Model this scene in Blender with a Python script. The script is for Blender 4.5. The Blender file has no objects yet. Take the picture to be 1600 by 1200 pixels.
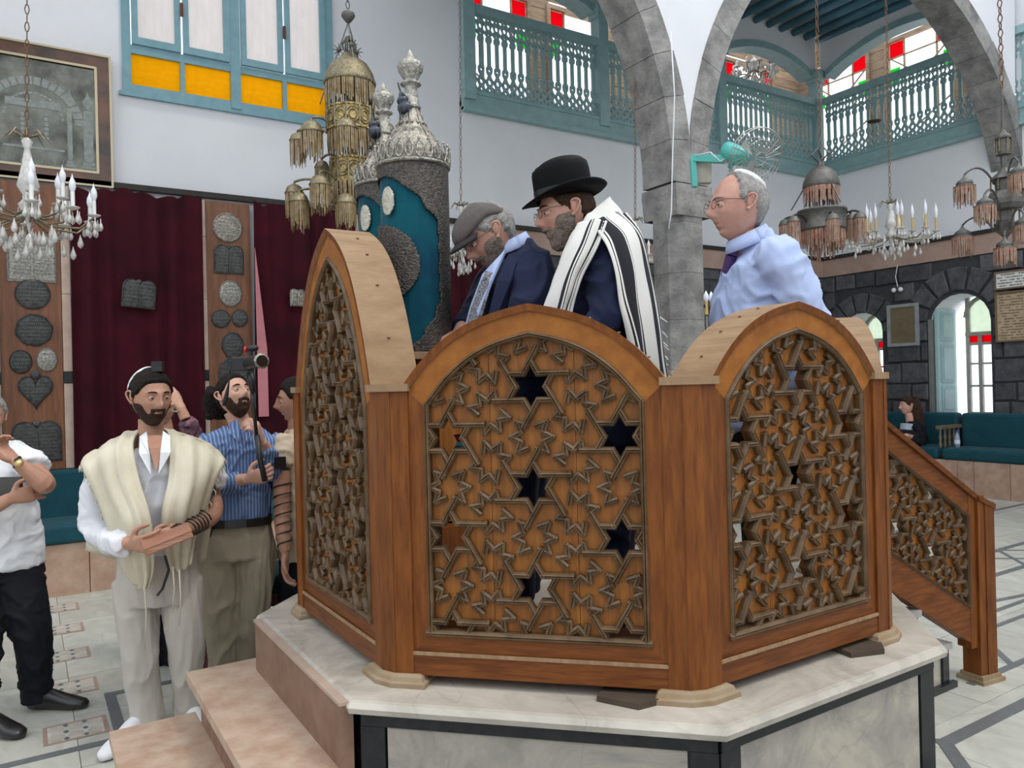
import bpy, bmesh, math, random
from math import sin, cos, pi, radians, sqrt, atan2
from mathutils import Vector, Matrix, noise
from mathutils.geometry import delaunay_2d_cdt
random.seed(7)
SC = bpy.context.scene
COL = SC.collection
V = Vector
# ---------------------------------------------------------------- camera, sky, sun, exposure
YAW = radians(32.3); ROLL = .025; EYE = 1.55; F = 1200.0
FW = V((sin(YAW), cos(YAW), 0)); RT = V((cos(YAW), -sin(YAW), 0)); UP = V((0, 0, 1))
cd = bpy.data.cameras.new('camera'); cam = bpy.data.objects.new('camera', cd); COL.objects.link(cam)
cr = RT*cos(ROLL) - UP*sin(ROLL); cu = RT*sin(ROLL) + UP*cos(ROLL)
cam.matrix_world = Matrix(((cr.x, cu.x, -FW.x, 0), (cr.y, cu.y, -FW.y, 0), (cr.z, cu.z, -FW.z, EYE), (0, 0, 0, 1)))
cd.sensor_width = 36; cd.lens = 27; cd.clip_start = .05; cd.clip_end = 200
SC.camera = cam
SC.view_settings.view_transform = 'Standard'; SC.view_settings.look = 'None'
SC.view_settings.exposure = 0.0; SC.view_settings.gamma = 1
try: SC.view_settings.use_curve_mapping = False
except Exception: pass
w = bpy.data.worlds.new('sky'); SC.world = w; w.use_nodes = True
bg = w.node_tree.nodes['Background']; bg.inputs[0].default_value = (.90, .95, 1.0, 1); bg.inputs[1].default_value = 1.75
sd = bpy.data.lights.new('sun', 'SUN'); sd.energy = .9; sd.angle = radians(12); sd.color = (1, .93, .82)
sun = bpy.data.objects.new('sun', sd); COL.objects.link(sun)
sun.rotation_euler = V((.10, -.42, -1)).to_track_quat('-Z', 'Y').to_euler()
sun.rotation_euler = V((-.25, .45, -1)).to_track_quat('-Z', 'Y').to_euler()

def at(px, py, d):
    dx, dy = px-800, py-600
    a = dx*cos(ROLL) - dy*sin(ROLL); b = dx*sin(ROLL) + dy*cos(ROLL)
    p = RT*(a/F*d) + FW*d - UP*(b/F*d)
    return V((p.x, p.y, EYE+p.z))

# ---------------------------------------------------------------- materials
MT = {}
def mat(name, col, rough=.6, metal=0., var=0., vscale=8., col2=None, bump=0., bscale=60., kind='noise', spec=.5, stretch=None, trans=0., sheen=0., rnd=0., dist=.002, coat=0.):
    if name in MT: return MT[name]
    if rough >= .6 and metal == 0: spec = .18; sheen *= .3
    m = bpy.data.materials.new(name); m.use_nodes = True; nt = m.node_tree; N = nt.nodes; L = nt.links
    b = N['Principled BSDF']
    b.inputs['Roughness'].default_value = rough; b.inputs['Metallic'].default_value = metal
    b.inputs['Specular IOR Level'].default_value = spec
    if trans: b.inputs['Transmission Weight'].default_value = trans
    if sheen: b.inputs['Sheen Weight'].default_value = sheen
    if coat: b.inputs['Coat Weight'].default_value = coat; b.inputs['Coat Roughness'].default_value = .15
    tc = N.new('ShaderNodeTexCoord'); mp = N.new('ShaderNodeMapping'); L.new(tc.outputs['Object'], mp.inputs[0])
    if stretch: mp.inputs['Scale'].default_value = stretch
    c1 = V(col[:3]); c2 = V(col2[:3]) if col2 else c1*(1-var)
    if kind == 'wave':
        t = N.new('ShaderNodeTexWave'); t.inputs['Scale'].default_value = vscale; t.inputs['Distortion'].default_value = 6; t.inputs['Detail'].default_value = 3; t.inputs['Detail Scale'].default_value = 1.5
        fac = t.outputs['Fac']
    elif kind == 'voronoi':
        t = N.new('ShaderNodeTexVoronoi'); t.inputs['Scale'].default_value = vscale; fac = t.outputs['Distance']
    else:
        t = N.new('ShaderNodeTexNoise'); t.inputs['Scale'].default_value = vscale; t.inputs['Detail'].default_value = 6; t.inputs['Roughness'].default_value = .62
        if kind == 'marble': t.inputs['Distortion'].default_value = 2.2
        fac = t.outputs['Fac']
    L.new(mp.outputs[0], t.inputs['Vector'])
    r = N.new('ShaderNodeValToRGB'); L.new(fac, r.inputs[0])
    e = r.color_ramp.elements
    e[0].position = .35 if kind != 'wave' else .1; e[1].position = .65 if kind != 'wave' else .9
    e[0].color = (*c2, 1); e[1].color = (*c1, 1)
    out = r.outputs[0]
    if kind == 'marble':
        n2 = N.new('ShaderNodeTexNoise'); n2.inputs['Scale'].default_value = vscale*.7; n2.inputs['Detail'].default_value = 8; n2.inputs['Distortion'].default_value = 1.2
        L.new(mp.outputs[0], n2.inputs['Vector'])
        r2 = N.new('ShaderNodeValToRGB'); L.new(n2.outputs['Fac'], r2.inputs[0])
        q = r2.color_ramp.elements; q[0].position = .485; q[1].position = .5; q[0].color = (0, 0, 0, 1); q[1].color = (1, 1, 1, 1)
        x = r2.color_ramp.elements.new(.515); x.color = (0, 0, 0, 1)
        mx = N.new('ShaderNodeMixRGB'); mx.blend_type = 'MULTIPLY'; L.new(out, mx.inputs[1]); mx.inputs[2].default_value = (.62, .62, .62, 1)
        mlt = N.new('ShaderNodeMath'); mlt.operation = 'MULTIPLY'; L.new(r2.outputs[0], mlt.inputs[0]); mlt.inputs[1].default_value = .32; L.new(mlt.outputs[0], mx.inputs[0]); out = mx.outputs[0]
    if rnd:
        oi = N.new('ShaderNodeObjectInfo'); mr = N.new('ShaderNodeMapRange'); L.new(oi.outputs['Random'], mr.inputs[0])
        mr.inputs[3].default_value = 1-rnd; mr.inputs[4].default_value = 1+rnd*.5
        hs = N.new('ShaderNodeHueSaturation'); L.new(out, hs.inputs['Color']); L.new(mr.outputs[0], hs.inputs['Value']); out = hs.outputs[0]
    L.new(out, b.inputs['Base Color'])
    if bump:
        n = N.new('ShaderNodeTexNoise'); n.inputs['Scale'].default_value = bscale; n.inputs['Detail'].default_value = 4
        L.new(mp.outputs[0], n.inputs['Vector'])
        bp = N.new('ShaderNodeBump'); bp.inputs['Strength'].default_value = bump; bp.inputs['Distance'].default_value = dist*3
        L.new(n.outputs['Fac'], bp.inputs['Height']); L.new(bp.outputs[0], b.inputs['Normal'])
    MT[name] = m; return m

PLASTER = mat('white_plaster', (.80, .81, .84), .85, var=.06, vscale=1.3, bump=.25, bscale=14)
BASALT = mat('basalt', (.125, .125, .135), .85, var=.45, vscale=9, bump=.7, bscale=30, rnd=.35)
FLOORB = mat('floor_joint', (.36, .36, .33), .8, var=.3)
MORTAR = mat('dark_mortar', (.07, .07, .075), .9, var=.3, vscale=10, bump=.5)
GREYST = mat('grey_stone', (.38, .37, .35), .85, col2=(.19, .185, .18), vscale=5, bump=.8, bscale=28, rnd=.16, dist=.004)
JOINT = mat('stone_joint', (.45, .44, .42), .9, var=.2)
PINKST = mat('pink_limestone', (.56, .40, .30), .5, col2=(.44, .27, .19), vscale=6, bump=.15, rnd=.12)
PINKBAND = mat('pink_band', (.47, .33, .27), .7, var=.2, vscale=4)
TEAL = mat('teal_paint', (.30, .47, .48), .45, var=.18, vscale=9, bump=.1)
TEAL2 = mat('blue_beam_paint', (.07, .21, .29), .45, var=.3, vscale=5)
OLDWOOD = mat('old_plank', (.52, .40, .29), .8, col2=(.33, .23, .15), vscale=5, stretch=(1, 1, 9), bump=.4, rnd=.2)
WOODF = mat('walnut_frame', (.245, .078, .013), .45, col2=(.135, .038, .007), vscale=7, stretch=(7, 7, .9), bump=.12, rnd=.16, spec=.3)
WOODH = mat('walnut_rail', (.225, .070, .013), .45, col2=(.115, .032, .007), vscale=5, stretch=(1.2, 9, 12), bump=.12, rnd=.10, spec=.3)
BOARD = mat('honey_board', (.38, .135, .014), .5, col2=(.23, .072, .008), vscale=8, stretch=(8, 8, .8), bump=.1)
MOULD = mat('worn_moulding', (.165, .100, .050), .42, col2=(.075, .042, .018), vscale=14, bump=.2, spec=.45)
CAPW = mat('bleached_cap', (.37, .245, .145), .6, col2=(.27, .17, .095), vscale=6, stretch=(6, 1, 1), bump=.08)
FEETW = mat('dusty_foot', (.36, .28, .19), .7, col2=(.30, .21, .12), vscale=12)
MARBLE = mat('white_marble', (.60, .55, .48), .25, col2=(.42, .385, .33), vscale=2.5, kind='marble')
MARBLEG = mat('grey_marble', (.52, .47, .39), .22, col2=(.32, .30, .27), vscale=2.6, kind='marble', rnd=.06)
BLACKM = mat('black_marble', (.022, .024, .028), .2, var=.4, vscale=20)
TILE = mat('floor_marble', (.56, .56, .50), .42, col2=(.43, .43, .38), vscale=1.7, kind='marble', rnd=.10)
STRIPM = mat('grey_inlay', (.16, .17, .18), .35, var=.2, vscale=12)
STEPST = mat('pink_step_stone', (.55, .42, .32), .45, col2=(.43, .28, .20), vscale=11, bump=.1)
STEPSD = mat('brown_step_side', (.29, .175, .12), .5, col2=(.20, .11, .07), vscale=8, bump=.1)
VELVET = mat('burgundy_velvet', (.062, .002, .010), .8, col2=(.030, .001, .005), vscale=3, sheen=.25, spec=.2)
LININGP = mat('pink_lining', (.65, .25, .27), .8, var=.2, vscale=3)
PILW = mat('pilaster_wood', (.28, .11, .045), .45, col2=(.15, .055, .025), vscale=4, stretch=(6, 6, .6), bump=.08, rnd=.1)
STONEST = mat('beige_strip', (.66, .50, .40), .5, col2=(.55, .38, .29), vscale=10, bump=.1, rnd=.1)
TARN = mat('tarnished_silver', (.13, .13, .125), .5, metal=.55, col2=(.055, .055, .055), vscale=35, bump=.8, bscale=110, dist=.003, rnd=.2)
BRIGHTS = mat('bright_silver', (.50, .48, .42), .4, metal=.7, col2=(.22, .21, .19), vscale=60, bump=.8, bscale=90, dist=.003)
DULLS = mat('dull_dome_silver', (.50, .46, .39), .38, metal=.75, col2=(.22, .20, .17), vscale=40, bump=.9, bscale=70, dist=.004)
DARKS = mat('dark_case_silver', (.13, .115, .10), .42, metal=.65, col2=(.05, .045, .04), vscale=70, bump=.7, bscale=130, dist=.004)
TURQ = mat('turquoise_velvet', (.0, .10, .13), .75, col2=(.0, .045, .085), vscale=4, sheen=.3)
GLASSY = mat('amber_glass', (.85, .52, .03), .25, var=.12, vscale=5, bump=.2)
IRON = mat('dark_iron', (.05, .045, .04), .55, metal=.6, var=.3)
ROPE = mat('rope_brown', (.22, .13, .08), .8, var=.3, vscale=60)
BRASSD = mat('aged_brass', (.34, .29, .18), .42, metal=.75, col2=(.17, .14, .09), vscale=40, bump=.6, bscale=90, dist=.003)
BRASSG = mat('pierced_brass', (.62, .48, .20), .35, metal=.8, col2=(.16, .11, .04), vscale=45, bump=.8, bscale=80, dist=.004)
BEADS = mat('amber_beads', (.36, .26, .13), .45, col2=(.18, .12, .05), vscale=30)
BEADP = mat('rosy_beads', (.42, .26, .18), .45, col2=(.24, .14, .10), vscale=30)
PEWTER = mat('pewter', (.16, .155, .14), .5, metal=.6, col2=(.11, .105, .10), vscale=30, bump=.5)
ORANGE = mat('orange_glass', (.60, .12, .05), .4, var=.3)
CRYST = mat('crystal', (.70, .68, .64), .1, var=.3, vscale=30, spec=.9, coat=.6)
CANDLE = mat('white_candle', (.86, .86, .84), .4, var=.05)
BULB = mat('bulb_glass', (.84, .86, .92), .15, var=.08)
GOLDC = mat('gold_sleeve', (.66, .46, .16), .4, metal=.5, var=.2)
TEALV = mat('teal_upholstery', (.012, .075, .098), .7, col2=(.008, .055, .075), vscale=6, sheen=.2, bump=.1)
SKIN = mat('skin_light', (.66, .39, .29), .5, col2=(.58, .31, .22), vscale=14, bump=.06, bscale=160)
SKINR = mat('skin_ruddy', (.58, .33, .25), .5, col2=(.50, .24, .18), vscale=14, bump=.06, bscale=160)
SKIND = mat('skin_tan', (.50, .27, .18), .5, col2=(.42, .21, .14), vscale=14, bump=.06, bscale=160)
LIP = mat('lip', (.48, .18, .15), .45)
WHITEC = mat('white_cotton', (.80, .81, .84), .8, var=.05, vscale=4)
BLACKC = mat('black_cloth', (.012, .013, .018), .8, var=.3, vscale=6)
NAVY = mat('navy_suit', (.013, .020, .058), .7, var=.3, vscale=5, sheen=.2, bump=.1, bscale=300)
HAIRD = mat('dark_hair', (.02, .014, .011), .6, var=.5, vscale=90, bump=.9, bscale=180, dist=.004)
HAIRB = mat('brown_hair', (.075, .038, .024), .6, var=.5, vscale=90, bump=.9, bscale=180, dist=.004)
HAIRG = mat('grey_hair', (.46, .44, .42), .7, col2=(.26, .25, .24), vscale=60, bump=.9, bscale=170, dist=.004)
BEARDG = mat('grey_beard', (.36, .30, .26), .8, col2=(.22, .16, .13), vscale=70, bump=1., bscale=170, dist=.005)
LEATHER = mat('black_leather', (.015, .014, .014), .35, var=.2, coat=.2)
EYEW = mat('eye_white', (.75, .72, .70), .2); EYED = mat('eye_dark', (.03, .02, .015), .15)
GLASSM = mat('spectacle_wire', (.12, .10, .09), .35, metal=.8)

def strand_mat(name, ca, cb, scale, axis='X', uv=False, duty=.5, rough=.8, soft=.05):
    m = bpy.data.materials.new(name); m.use_nodes = True; N = m.node_tree.nodes; L = m.node_tree.links
    b = N['Principled BSDF']; b.inputs['Roughness'].default_value = rough
    tc = N.new('ShaderNodeTexCoord'); sx = N.new('ShaderNodeSeparateXYZ'); L.new(tc.outputs['UV' if uv else 'Object'], sx.inputs[0])
    m1 = N.new('ShaderNodeMath'); m1.operation = 'MULTIPLY'; L.new(sx.outputs[axis], m1.inputs[0]); m1.inputs[1].default_value = scale
    fr = N.new('ShaderNodeMath'); fr.operation = 'FRACT'; L.new(m1.outputs[0], fr.inputs[0])
    r = N.new('ShaderNodeValToRGB'); L.new(fr.outputs[0], r.inputs[0]); e = r.color_ramp.elements
    e[0].position = duty; e[0].color = (*ca, 1); e[1].position = min(.999, duty+soft); e[1].color = (*cb, 1)
    L.new(r.outputs[0], b.inputs['Base Color']); return m
def glass_mat(name, col, tr=.6, rough=.4):
    m = bpy.data.materials.new(name); m.use_nodes = True; N = m.node_tree.nodes; L = m.node_tree.links
    N.remove(N['Principled BSDF']); o = N['Material Output']
    t = N.new('ShaderNodeBsdfTranslucent'); d = N.new('ShaderNodeBsdfDiffuse'); g = N.new('ShaderNodeBsdfTransparent')
    nz = N.new('ShaderNodeTexNoise'); nz.inputs['Scale'].default_value = 6; rp = N.new('ShaderNodeValToRGB'); L.new(nz.outputs['Fac'], rp.inputs[0])
    rp.color_ramp.elements[0].position = .3; rp.color_ramp.elements[1].position = .7
    rp.color_ramp.elements[0].color = (*[c*.85 for c in col], 1); rp.color_ramp.elements[1].color = (*col, 1)
    for x in (t, d): L.new(rp.outputs[0], x.inputs[0])
    g.inputs[0].default_value = (*col, 1)
    a = N.new('ShaderNodeMixShader'); a.inputs[0].default_value = .35; L.new(t.outputs[0], a.inputs[1]); L.new(d.outputs[0], a.inputs[2])
    q = N.new('ShaderNodeMixShader'); q.inputs[0].default_value = tr; L.new(a.outputs[0], q.inputs[1]); L.new(g.outputs[0], q.inputs[2]); L.new(q.outputs[0], o.inputs[0])
    MT[name] = m; return m
FROST = glass_mat('frosted_glass', (.80, .76, .74), .45)
AMBERG = glass_mat('amber_window_glass', (.90, .56, .02), .40)
REDG = glass_mat('red_glass', (.85, .02, .05), .5)
GREENG = glass_mat('green_glass', (.05, .75, .08), .5)
CLEARG = glass_mat('clear_pane', (.97, .97, 1.0), .92)
BEADG = glass_mat('bead_fringe', (.62, .50, .34), .1)

# ---------------------------------------------------------------- mesh and object helpers
FR = {}
def tag(o, label=None, cat=None, group=None, kind=None):
    if label: o['label'] = label
    if cat: o['category'] = cat
    if group: o['group'] = group
    if kind: o['kind'] = kind
    return o
def thing(name, loc=(0, 0, 0), rz=0., label=None, cat=None, group=None, kind=None):
    o = bpy.data.objects.new(name, None); COL.objects.link(o); o.empty_display_size = .1
    o.location = loc; o.rotation_euler = (0, 0, rz)
    FR[o.name] = Matrix.Translation(V(loc)) @ Matrix.Rotation(rz, 4, 'Z')
    return tag(o, label, cat, group, kind)
def frame(a, b, up=None):
    d = (b-a)
    if d.length < 1e-9: d = V((0, 0, 1))
    d.normalize(); r = V(up) if up else (V((0, 0, 1)) if abs(d.z) < .95 else V((1, 0, 0)))
    x = r.cross(d)
    if x.length < 1e-6: x = V((1, 0, 0)).cross(d)
    x.normalize(); return x, d.cross(x).normalized(), d
class MB:
    def __init__(s): s.v = []; s.f = []; s.uv = None; s.mi = []
    def add(s, vs, fs, mi=0):
        n = len(s.v); s.v += [V(p) for p in vs]; s.f += [[i+n for i in f] for f in fs]; s.mi += [mi]*len(fs); return s
    def box(s, x0, x1, y0, y1, z0, z1, M=None, mi=0, bev=0.):
        e = (len(s.f)//6 % 7)*.00025; x0 -= e; x1 += e; y0 -= e; y1 += e; z0 -= e; z1 += e
        vs = [V((x, y, z)) for z in (z0, z1) for y in (y0, y1) for x in (x0, x1)]
        if M: vs = [M @ p for p in vs]
        return s.add(vs, [(0, 2, 3, 1), (4, 5, 7, 6), (0, 1, 5, 4), (2, 6, 7, 3), (0, 4, 6, 2), (1, 3, 7, 5)], mi)
    def bar(s, a, b, w, h, up=(0, 0, 1), mi=0):
        a = V(a); b = V(b); x, y, d = frame(a, b, up)
        vs = [p+x*(sx*w/2)+y*(sy*h/2) for p in (a, b) for sy in (-1, 1) for sx in (-1, 1)]
        return s.add(vs, [(0, 2, 3, 1), (4, 5, 7, 6), (0, 1, 5, 4), (2, 6, 7, 3), (0, 4, 6, 2), (1, 3, 7, 5)], mi)
    def tube(s, pts, r, n=8, cap=True, ry=None, up=None, mi=0, closed=False):
        pts = [V(p) for p in pts]; m = len(pts)
        rr = r if isinstance(r, (list, tuple)) else [r]*m
        r2 = ry if isinstance(ry, (list, tuple)) else ([ry]*m if ry else rr)
        vs = []; px = None
        for i, p in enumerate(pts):
            a = pts[max(0, i-1)] if not closed else pts[i-1]; b = pts[min(m-1, i+1)] if not closed else pts[(i+1) % m]
            x, y, d = frame(a, b, up)
            if px is not None and not up:
                x = (px - d*px.dot(d))
                if x.length < 1e-6: x = frame(a, b)[0]
                x.normalize(); y = d.cross(x).normalized()
            px = x
            vs += [p + x*(rr[i]*cos(2*pi*k/n)) + y*(r2[i]*sin(2*pi*k/n)) for k in range(n)]
        fs = [(i*n+k, i*n+(k+1) % n, (i+1)*n+(k+1) % n, (i+1)*n+k) for i in range(m-1) for k in range(n)]
        if closed: fs += [((m-1)*n+k, (m-1)*n+(k+1) % n, (k+1) % n, k) for k in range(n)]
        elif cap: fs += [tuple(range(n-1, -1, -1)), tuple((m-1)*n+k for k in range(n))]
        return s.add(vs, fs, mi)
    def lathe(s, prof, n=16, c=(0, 0, 0), M=None, mi=0, rot=0., arc=1.):
        c = V(c); vs = []
        for r, z in prof:
            for k in range(n):
                a = 2*pi*k/n*arc+rot; p = V((max(r, 1e-4)*cos(a), max(r, 1e-4)*sin(a), z))
                vs.append((M @ p if M else p)+c)
        m = len(prof)
        return s.add(vs, [(i*n+k, i*n+(k+1) % n, (i+1)*n+(k+1) % n, (i+1)*n+k) for i in range(m-1) for k in range(n)], mi)
    def ball(s, c, r, n=8, m=6, sc=(1, 1, 1), M=None, mi=0):
        prof = [(sin(pi*i/m), -cos(pi*i/m)) for i in range(m+1)]
        S = Matrix.Diagonal((r*sc[0], r*sc[1], r*sc[2], 1))
        return s.lathe(prof, n, c, (M @ S) if M else S, mi)
    def prism(s, poly, z0, z1, M=None, mi=0):
        n = len(poly); vs = [V((p[0], p[1], z)) for z in (z0, z1) for p in poly]
        if M: vs = [M @ p for p in vs]
        return s.add(vs, [tuple(range(n-1, -1, -1)), tuple(range(n, 2*n))]+[(i, (i+1) % n, (i+1) % n+n, i+n) for i in range(n)], mi)
    def holed(s, outer, holes, z0, z1, M=None, mi=0):
        vs = []; es = []
        for lp in [outer]+holes:
            b = len(vs); vs += [V(p) for p in lp]; es += [(b+i, b+(i+1) % len(lp)) for i in range(len(lp))]
        r = delaunay_2d_cdt(vs, es, [], 0, 1e-6); pv = [p for p in r[0]]
        def ins(p, lp):
            c = False; j = len(lp)-1
            for i in range(len(lp)):
                if (lp[i][1] > p.y) != (lp[j][1] > p.y) and p.x < (lp[j][0]-lp[i][0])*(p.y-lp[i][1])/(lp[j][1]-lp[i][1])+lp[i][0]: c = not c
                j = i
            return c
        fs = []
        for f in r[2]:
            c = (pv[f[0]]+pv[f[1]]+pv[f[2]])/3
            if ins(c, outer) and not any(ins(c, h) for h in holes): fs.append(tuple(f))
        n = len(pv); cnt = {}
        for f in fs:
            for i in range(3):
                e = (f[i], f[(i+1) % 3]); cnt[e] = 1
        side = [(b, a, a+n, b+n) for (a, b) in cnt if (b, a) not in cnt]
        V3 = [V((p.x, p.y, z)) for z in (z0, z1) for p in pv]
        if M: V3 = [M @ p for p in V3]
        return s.add(V3, [f[::-1] for f in fs]+[tuple(i+n for i in f) for f in fs]+side, mi)
    def grid(s, G, mi=0, closed=False):
        m = len(G); n = len(G[0]); vs = [p for row in G for p in row]
        fs = [(i*n+j, i*n+j+1, (i+1)*n+j+1, (i+1)*n+j) for i in range(m-1) for j in range(n-1)]
        if closed: fs += [(i*n+n-1, i*n, (i+1)*n, (i+1)*n+n-1) for i in range(m-1)]
        return s.add(vs, fs, mi)
    def mesh(s, name, mats, smooth=False):
        me = bpy.data.meshes.new(name); me.from_pydata([tuple(p) for p in s.v], [], s.f)
        for m in (mats if isinstance(mats, (list, tuple)) else [mats]): me.materials.append(m)
        if any(s.mi): me.polygons.foreach_set('material_index', s.mi)
        if smooth: me.polygons.foreach_set('use_smooth', [True]*len(me.polygons))
        me.update(); return me
    def build(s, name, mats, parent=None, smooth=False, world=False, **kw):
        if world and parent is not None:
            p = parent
            while p.name not in FR: p = p.parent
            inv = FR[p.name].inverted(); s.v = [inv @ q for q in s.v]
        me = s.mesh(name, mats, smooth)
        o = bpy.data.objects.new(name, me); COL.objects.link(o)
        if parent is not None: o.parent = parent
        if kw: tag(o, **kw)
        return o
def inst(name, me, parent, loc, rot=(0, 0, 0), sc=(1, 1, 1)):
    o = bpy.data.objects.new(name, me); COL.objects.link(o); o.parent = parent; o.location = loc; o.rotation_euler = rot; o.scale = sc; return o
def kids(o): return [c for c in bpy.data.objects if c.parent == o]
CH = {}
def copy_tree(o, parent=None, cache=None):
    if cache is None:
        cache = {}
        for c in bpy.data.objects:
            if c.parent: cache.setdefault(c.parent.name, []).append(c)
    c = o.copy(); COL.objects.link(c)
    if parent: c.parent = parent
    for k in cache.get(o.name, []): copy_tree(k, c, cache)
    return c
def smooth_by_angle(o): pass
def catmull(P, n):
    out = []
    for i in range(len(P)-1):
        a = P[max(0, i-1)]; b = P[i]; c = P[i+1]; d = P[min(len(P)-1, i+2)]
        for k in range(n):
            t = k/n; out.append(.5*((2*b)+(c-a)*t+(2*a-5*b+4*c-d)*t*t+(3*b-a-3*c+d)*t**3))
    out.append(P[-1]*1.0); return out
def fuse(o, vox=.008, sm=4, wrinkle=0., wsc=9., stretch=(1, 1, 1)):
    md = o.modifiers.new('r', 'REMESH'); md.mode = 'VOXEL'; md.voxel_size = vox
    if sm: s2 = o.modifiers.new('s', 'SMOOTH'); s2.factor = .5; s2.iterations = sm
    global SC2
    if 'SC2' not in globals(): SC2 = bpy.data.scenes.new('work')
    par = o.parent; o.parent = None; COL.objects.unlink(o); SC2.collection.objects.link(o)
    with bpy.context.temp_override(scene=SC2, view_layer=SC2.view_layers[0]):
        dg = bpy.context.evaluated_depsgraph_get(); dg.update()
    me = bpy.data.meshes.new_from_object(o.evaluated_get(dg)); o.modifiers.clear()
    SC2.collection.objects.unlink(o); COL.objects.link(o); o.parent = par
    old = o.data; mats = list(old.materials); o.data = me; me.name = old.name; bpy.data.meshes.remove(old)
    me.materials.clear()
    for m in mats: me.materials.append(m)
    if wrinkle:
        N_ = len(me.vertices); co = [0.]*(3*N_); no = [0.]*(3*N_)
        me.vertices.foreach_get('co', co); me.vertices.foreach_get('normal', no)
        for i in range(N_):
            p = V((co[3*i]*wsc*stretch[0], co[3*i+1]*wsc*stretch[1], co[3*i+2]*wsc*stretch[2]))
            q = p+noise.noise_vector(p*.7)*.9
            k = noise.noise(q); k2 = noise.noise(q*2.1+V((3, 1, 7)))
            h = wrinkle*(1.1*(1-min(1, 2.6*abs(k)))**1.6+.5*(1-min(1, 3*abs(k2)))-.45)
            for c_ in range(3): co[3*i+c_] += no[3*i+c_]*h
        me.vertices.foreach_set('co', co)
    me.polygons.foreach_set('use_smooth', [True]*len(me.polygons)); me.update()
    return o
# ================================================================ SETTING
W1Y = 7.6; W2X = 10.65; LEDGE = 3.38; BAL = 4.80; BALT = 5.88
MX = Matrix.Identity(4)
def Mwall1(v0):  # polygon (u, z) extruded away from the room (+Y)
    return Matrix(((1, 0, 0, 0), (0, 0, 1, v0), (0, 1, 0, 0), (0, 0, 0, 1)))
def Mwall2(u0):  # polygon (v, z) extruded +X
    return Matrix(((0, 0, 1, u0), (1, 0, 0, 0), (0, 1, 0, 0), (0, 0, 0, 1)))
# walls outside the picture that close the hall; the nave is open to the light above them
MB().box(-7.3, -7.0, -6, 8, 0, 5.2).build('wall_left', PLASTER, kind='structure'); MB().box(-7.3, 11, -6.3, -6, 0, 5.2).build('wall_front', PLASTER, kind='structure')
# floor
fl = MB().box(-7, 11.2, -5, 8.2, -.15, -.012).build('floor', FLOORB, kind='structure')
T = .6
tm = MB().prism([(-.2985, -.2985), (.2985, -.2985), (.2985, .2985), (-.2985, .2985)], -.02, 0).mesh('tile', TILE)
def vis(u, v, z=0, pad=40):
    X = u*cos(YAW)-v*sin(YAW); Y = u*sin(YAW)+v*cos(YAW)
    if Y < .6: return False
    a = F*X/Y; b = -F*(z-EYE)/Y; x = 800+a*cos(ROLL)+b*sin(ROLL); y = 600-a*sin(ROLL)+b*cos(ROLL)
    return -pad < x < 1600+pad and -pad < y < 1200+pad
for i in range(-8, 19):
    for j in range(-4, 13):
        u = .46+T*i; v = .38+T*j
        if u > W2X or v > W1Y+.2: continue
        if vis(u, v, 0, 130) and abs(u-2.055)+abs(v-2.689) > .9 and not (abs(u-2.055) < .85 and abs(v-2.689) < .85):
            inst('tile', tm, fl, (u, v, random.uniform(-.0008, .0006)))
big = MB()
for (a, b, c, d) in ((-7, 11.2, -5, -1.4), (-7, -1.6, -1.4, 8.2)): big.box(a, b, c, d, -.02, -.001)
big.build('outer_paving', TILE, fl)
STN = [0]
def strip(pts, w=.045):
    for a, b in zip(pts, pts[1:]):
        STN[0] = (STN[0]+1) % 9
        a = V((*a, 0)); b = V((*b, 0)); d = (b-a).normalized(); a = a-d*w/2; b = b+d*w/2; n = V((-d.y, d.x, 0))*w/2
        MB().prism([(a-n)[:2], (b-n)[:2], (b+n)[:2], (a+n)[:2]][::1], .0008, .0030+.00022*STN[0]).build('inlay_strip', STRIPM, fl)
strip([(-2.4, 3.88), (.33, 3.88), (.33, 4.48), (.75, 4.47)], .05); strip([(.62, 4.02), (.98, 3.98), (.98, 4.5)], .03); strip([(.95, 5.1), (.8, 5.5)], .03)
strip([(6.6, 1.77), (3.22, 1.77), (3.0, 1.55), (3.0, -.5)], .06)
strip([(6.6, 2.03), (3.95, 2.03)], .04); strip([(4.36, 2.03), (4.9, 2.55), (6.2, 2.56)], .035)
strip([(4.9, 2.4), (9.6, 2.42)], .03); strip([(5.3, 2.7), (5.9, 2.6)], .04)
strip([(5.9, 3.0), (9.8, 3.0)], .05); strip([(6.6, 3.4), (9.8, 3.42)], .05)
for k in range(7): strip([(6.2+.5*k, 3.0), (6.6+.5*k, 3.4), (7.1+.5*k, 3.0)], .03)
strip([(2.0, 4.2), (5.5, 4.2)], .05); strip([(3.4, 3.6), (4.6, 3.6)], .04)
strip([(7, 4.4), (9.8, 4.4)], .05)
PINKIN = mat('pink_inlay', (.42, .29, .24), .35, var=.2)
def mosaic(u, v, w=.20, d=.28):
    e = MB().box(u-w/2, u+w/2, v-d/2, v+d/2, .0008, .0026).build('mosaic_inlay', PINKIN, fl)
    MB().box(u-w/2+.018, u+w/2-.018, v-d/2+.018, v+d/2-.018, .0026, .0031).build('mosaic_ground', TILE, e)
    m = MB()
    for i in range(3):
        for j in range(2):
            cx = u-w*.3+w*.3*i; cy = v-d*.22+d*.44*j
            m.prism([(cx+.036*cos(pi/3*k), cy+.05*sin(pi/3*k)) for k in range(6)], .0031, .0038)
    m.build('mosaic_star', MARBLE, e)
    m = MB()
    for i in range(2):
        for j in range(3): m.prism([(u-w*.15+w*.3*i+a, v-d*.36+d*.36*j+b) for a, b in ((-.014, 0), (0, -.02), (.014, 0), (0, .02))], .0031, .0041)
    m.build('mosaic_star', STRIPM, e)
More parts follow.
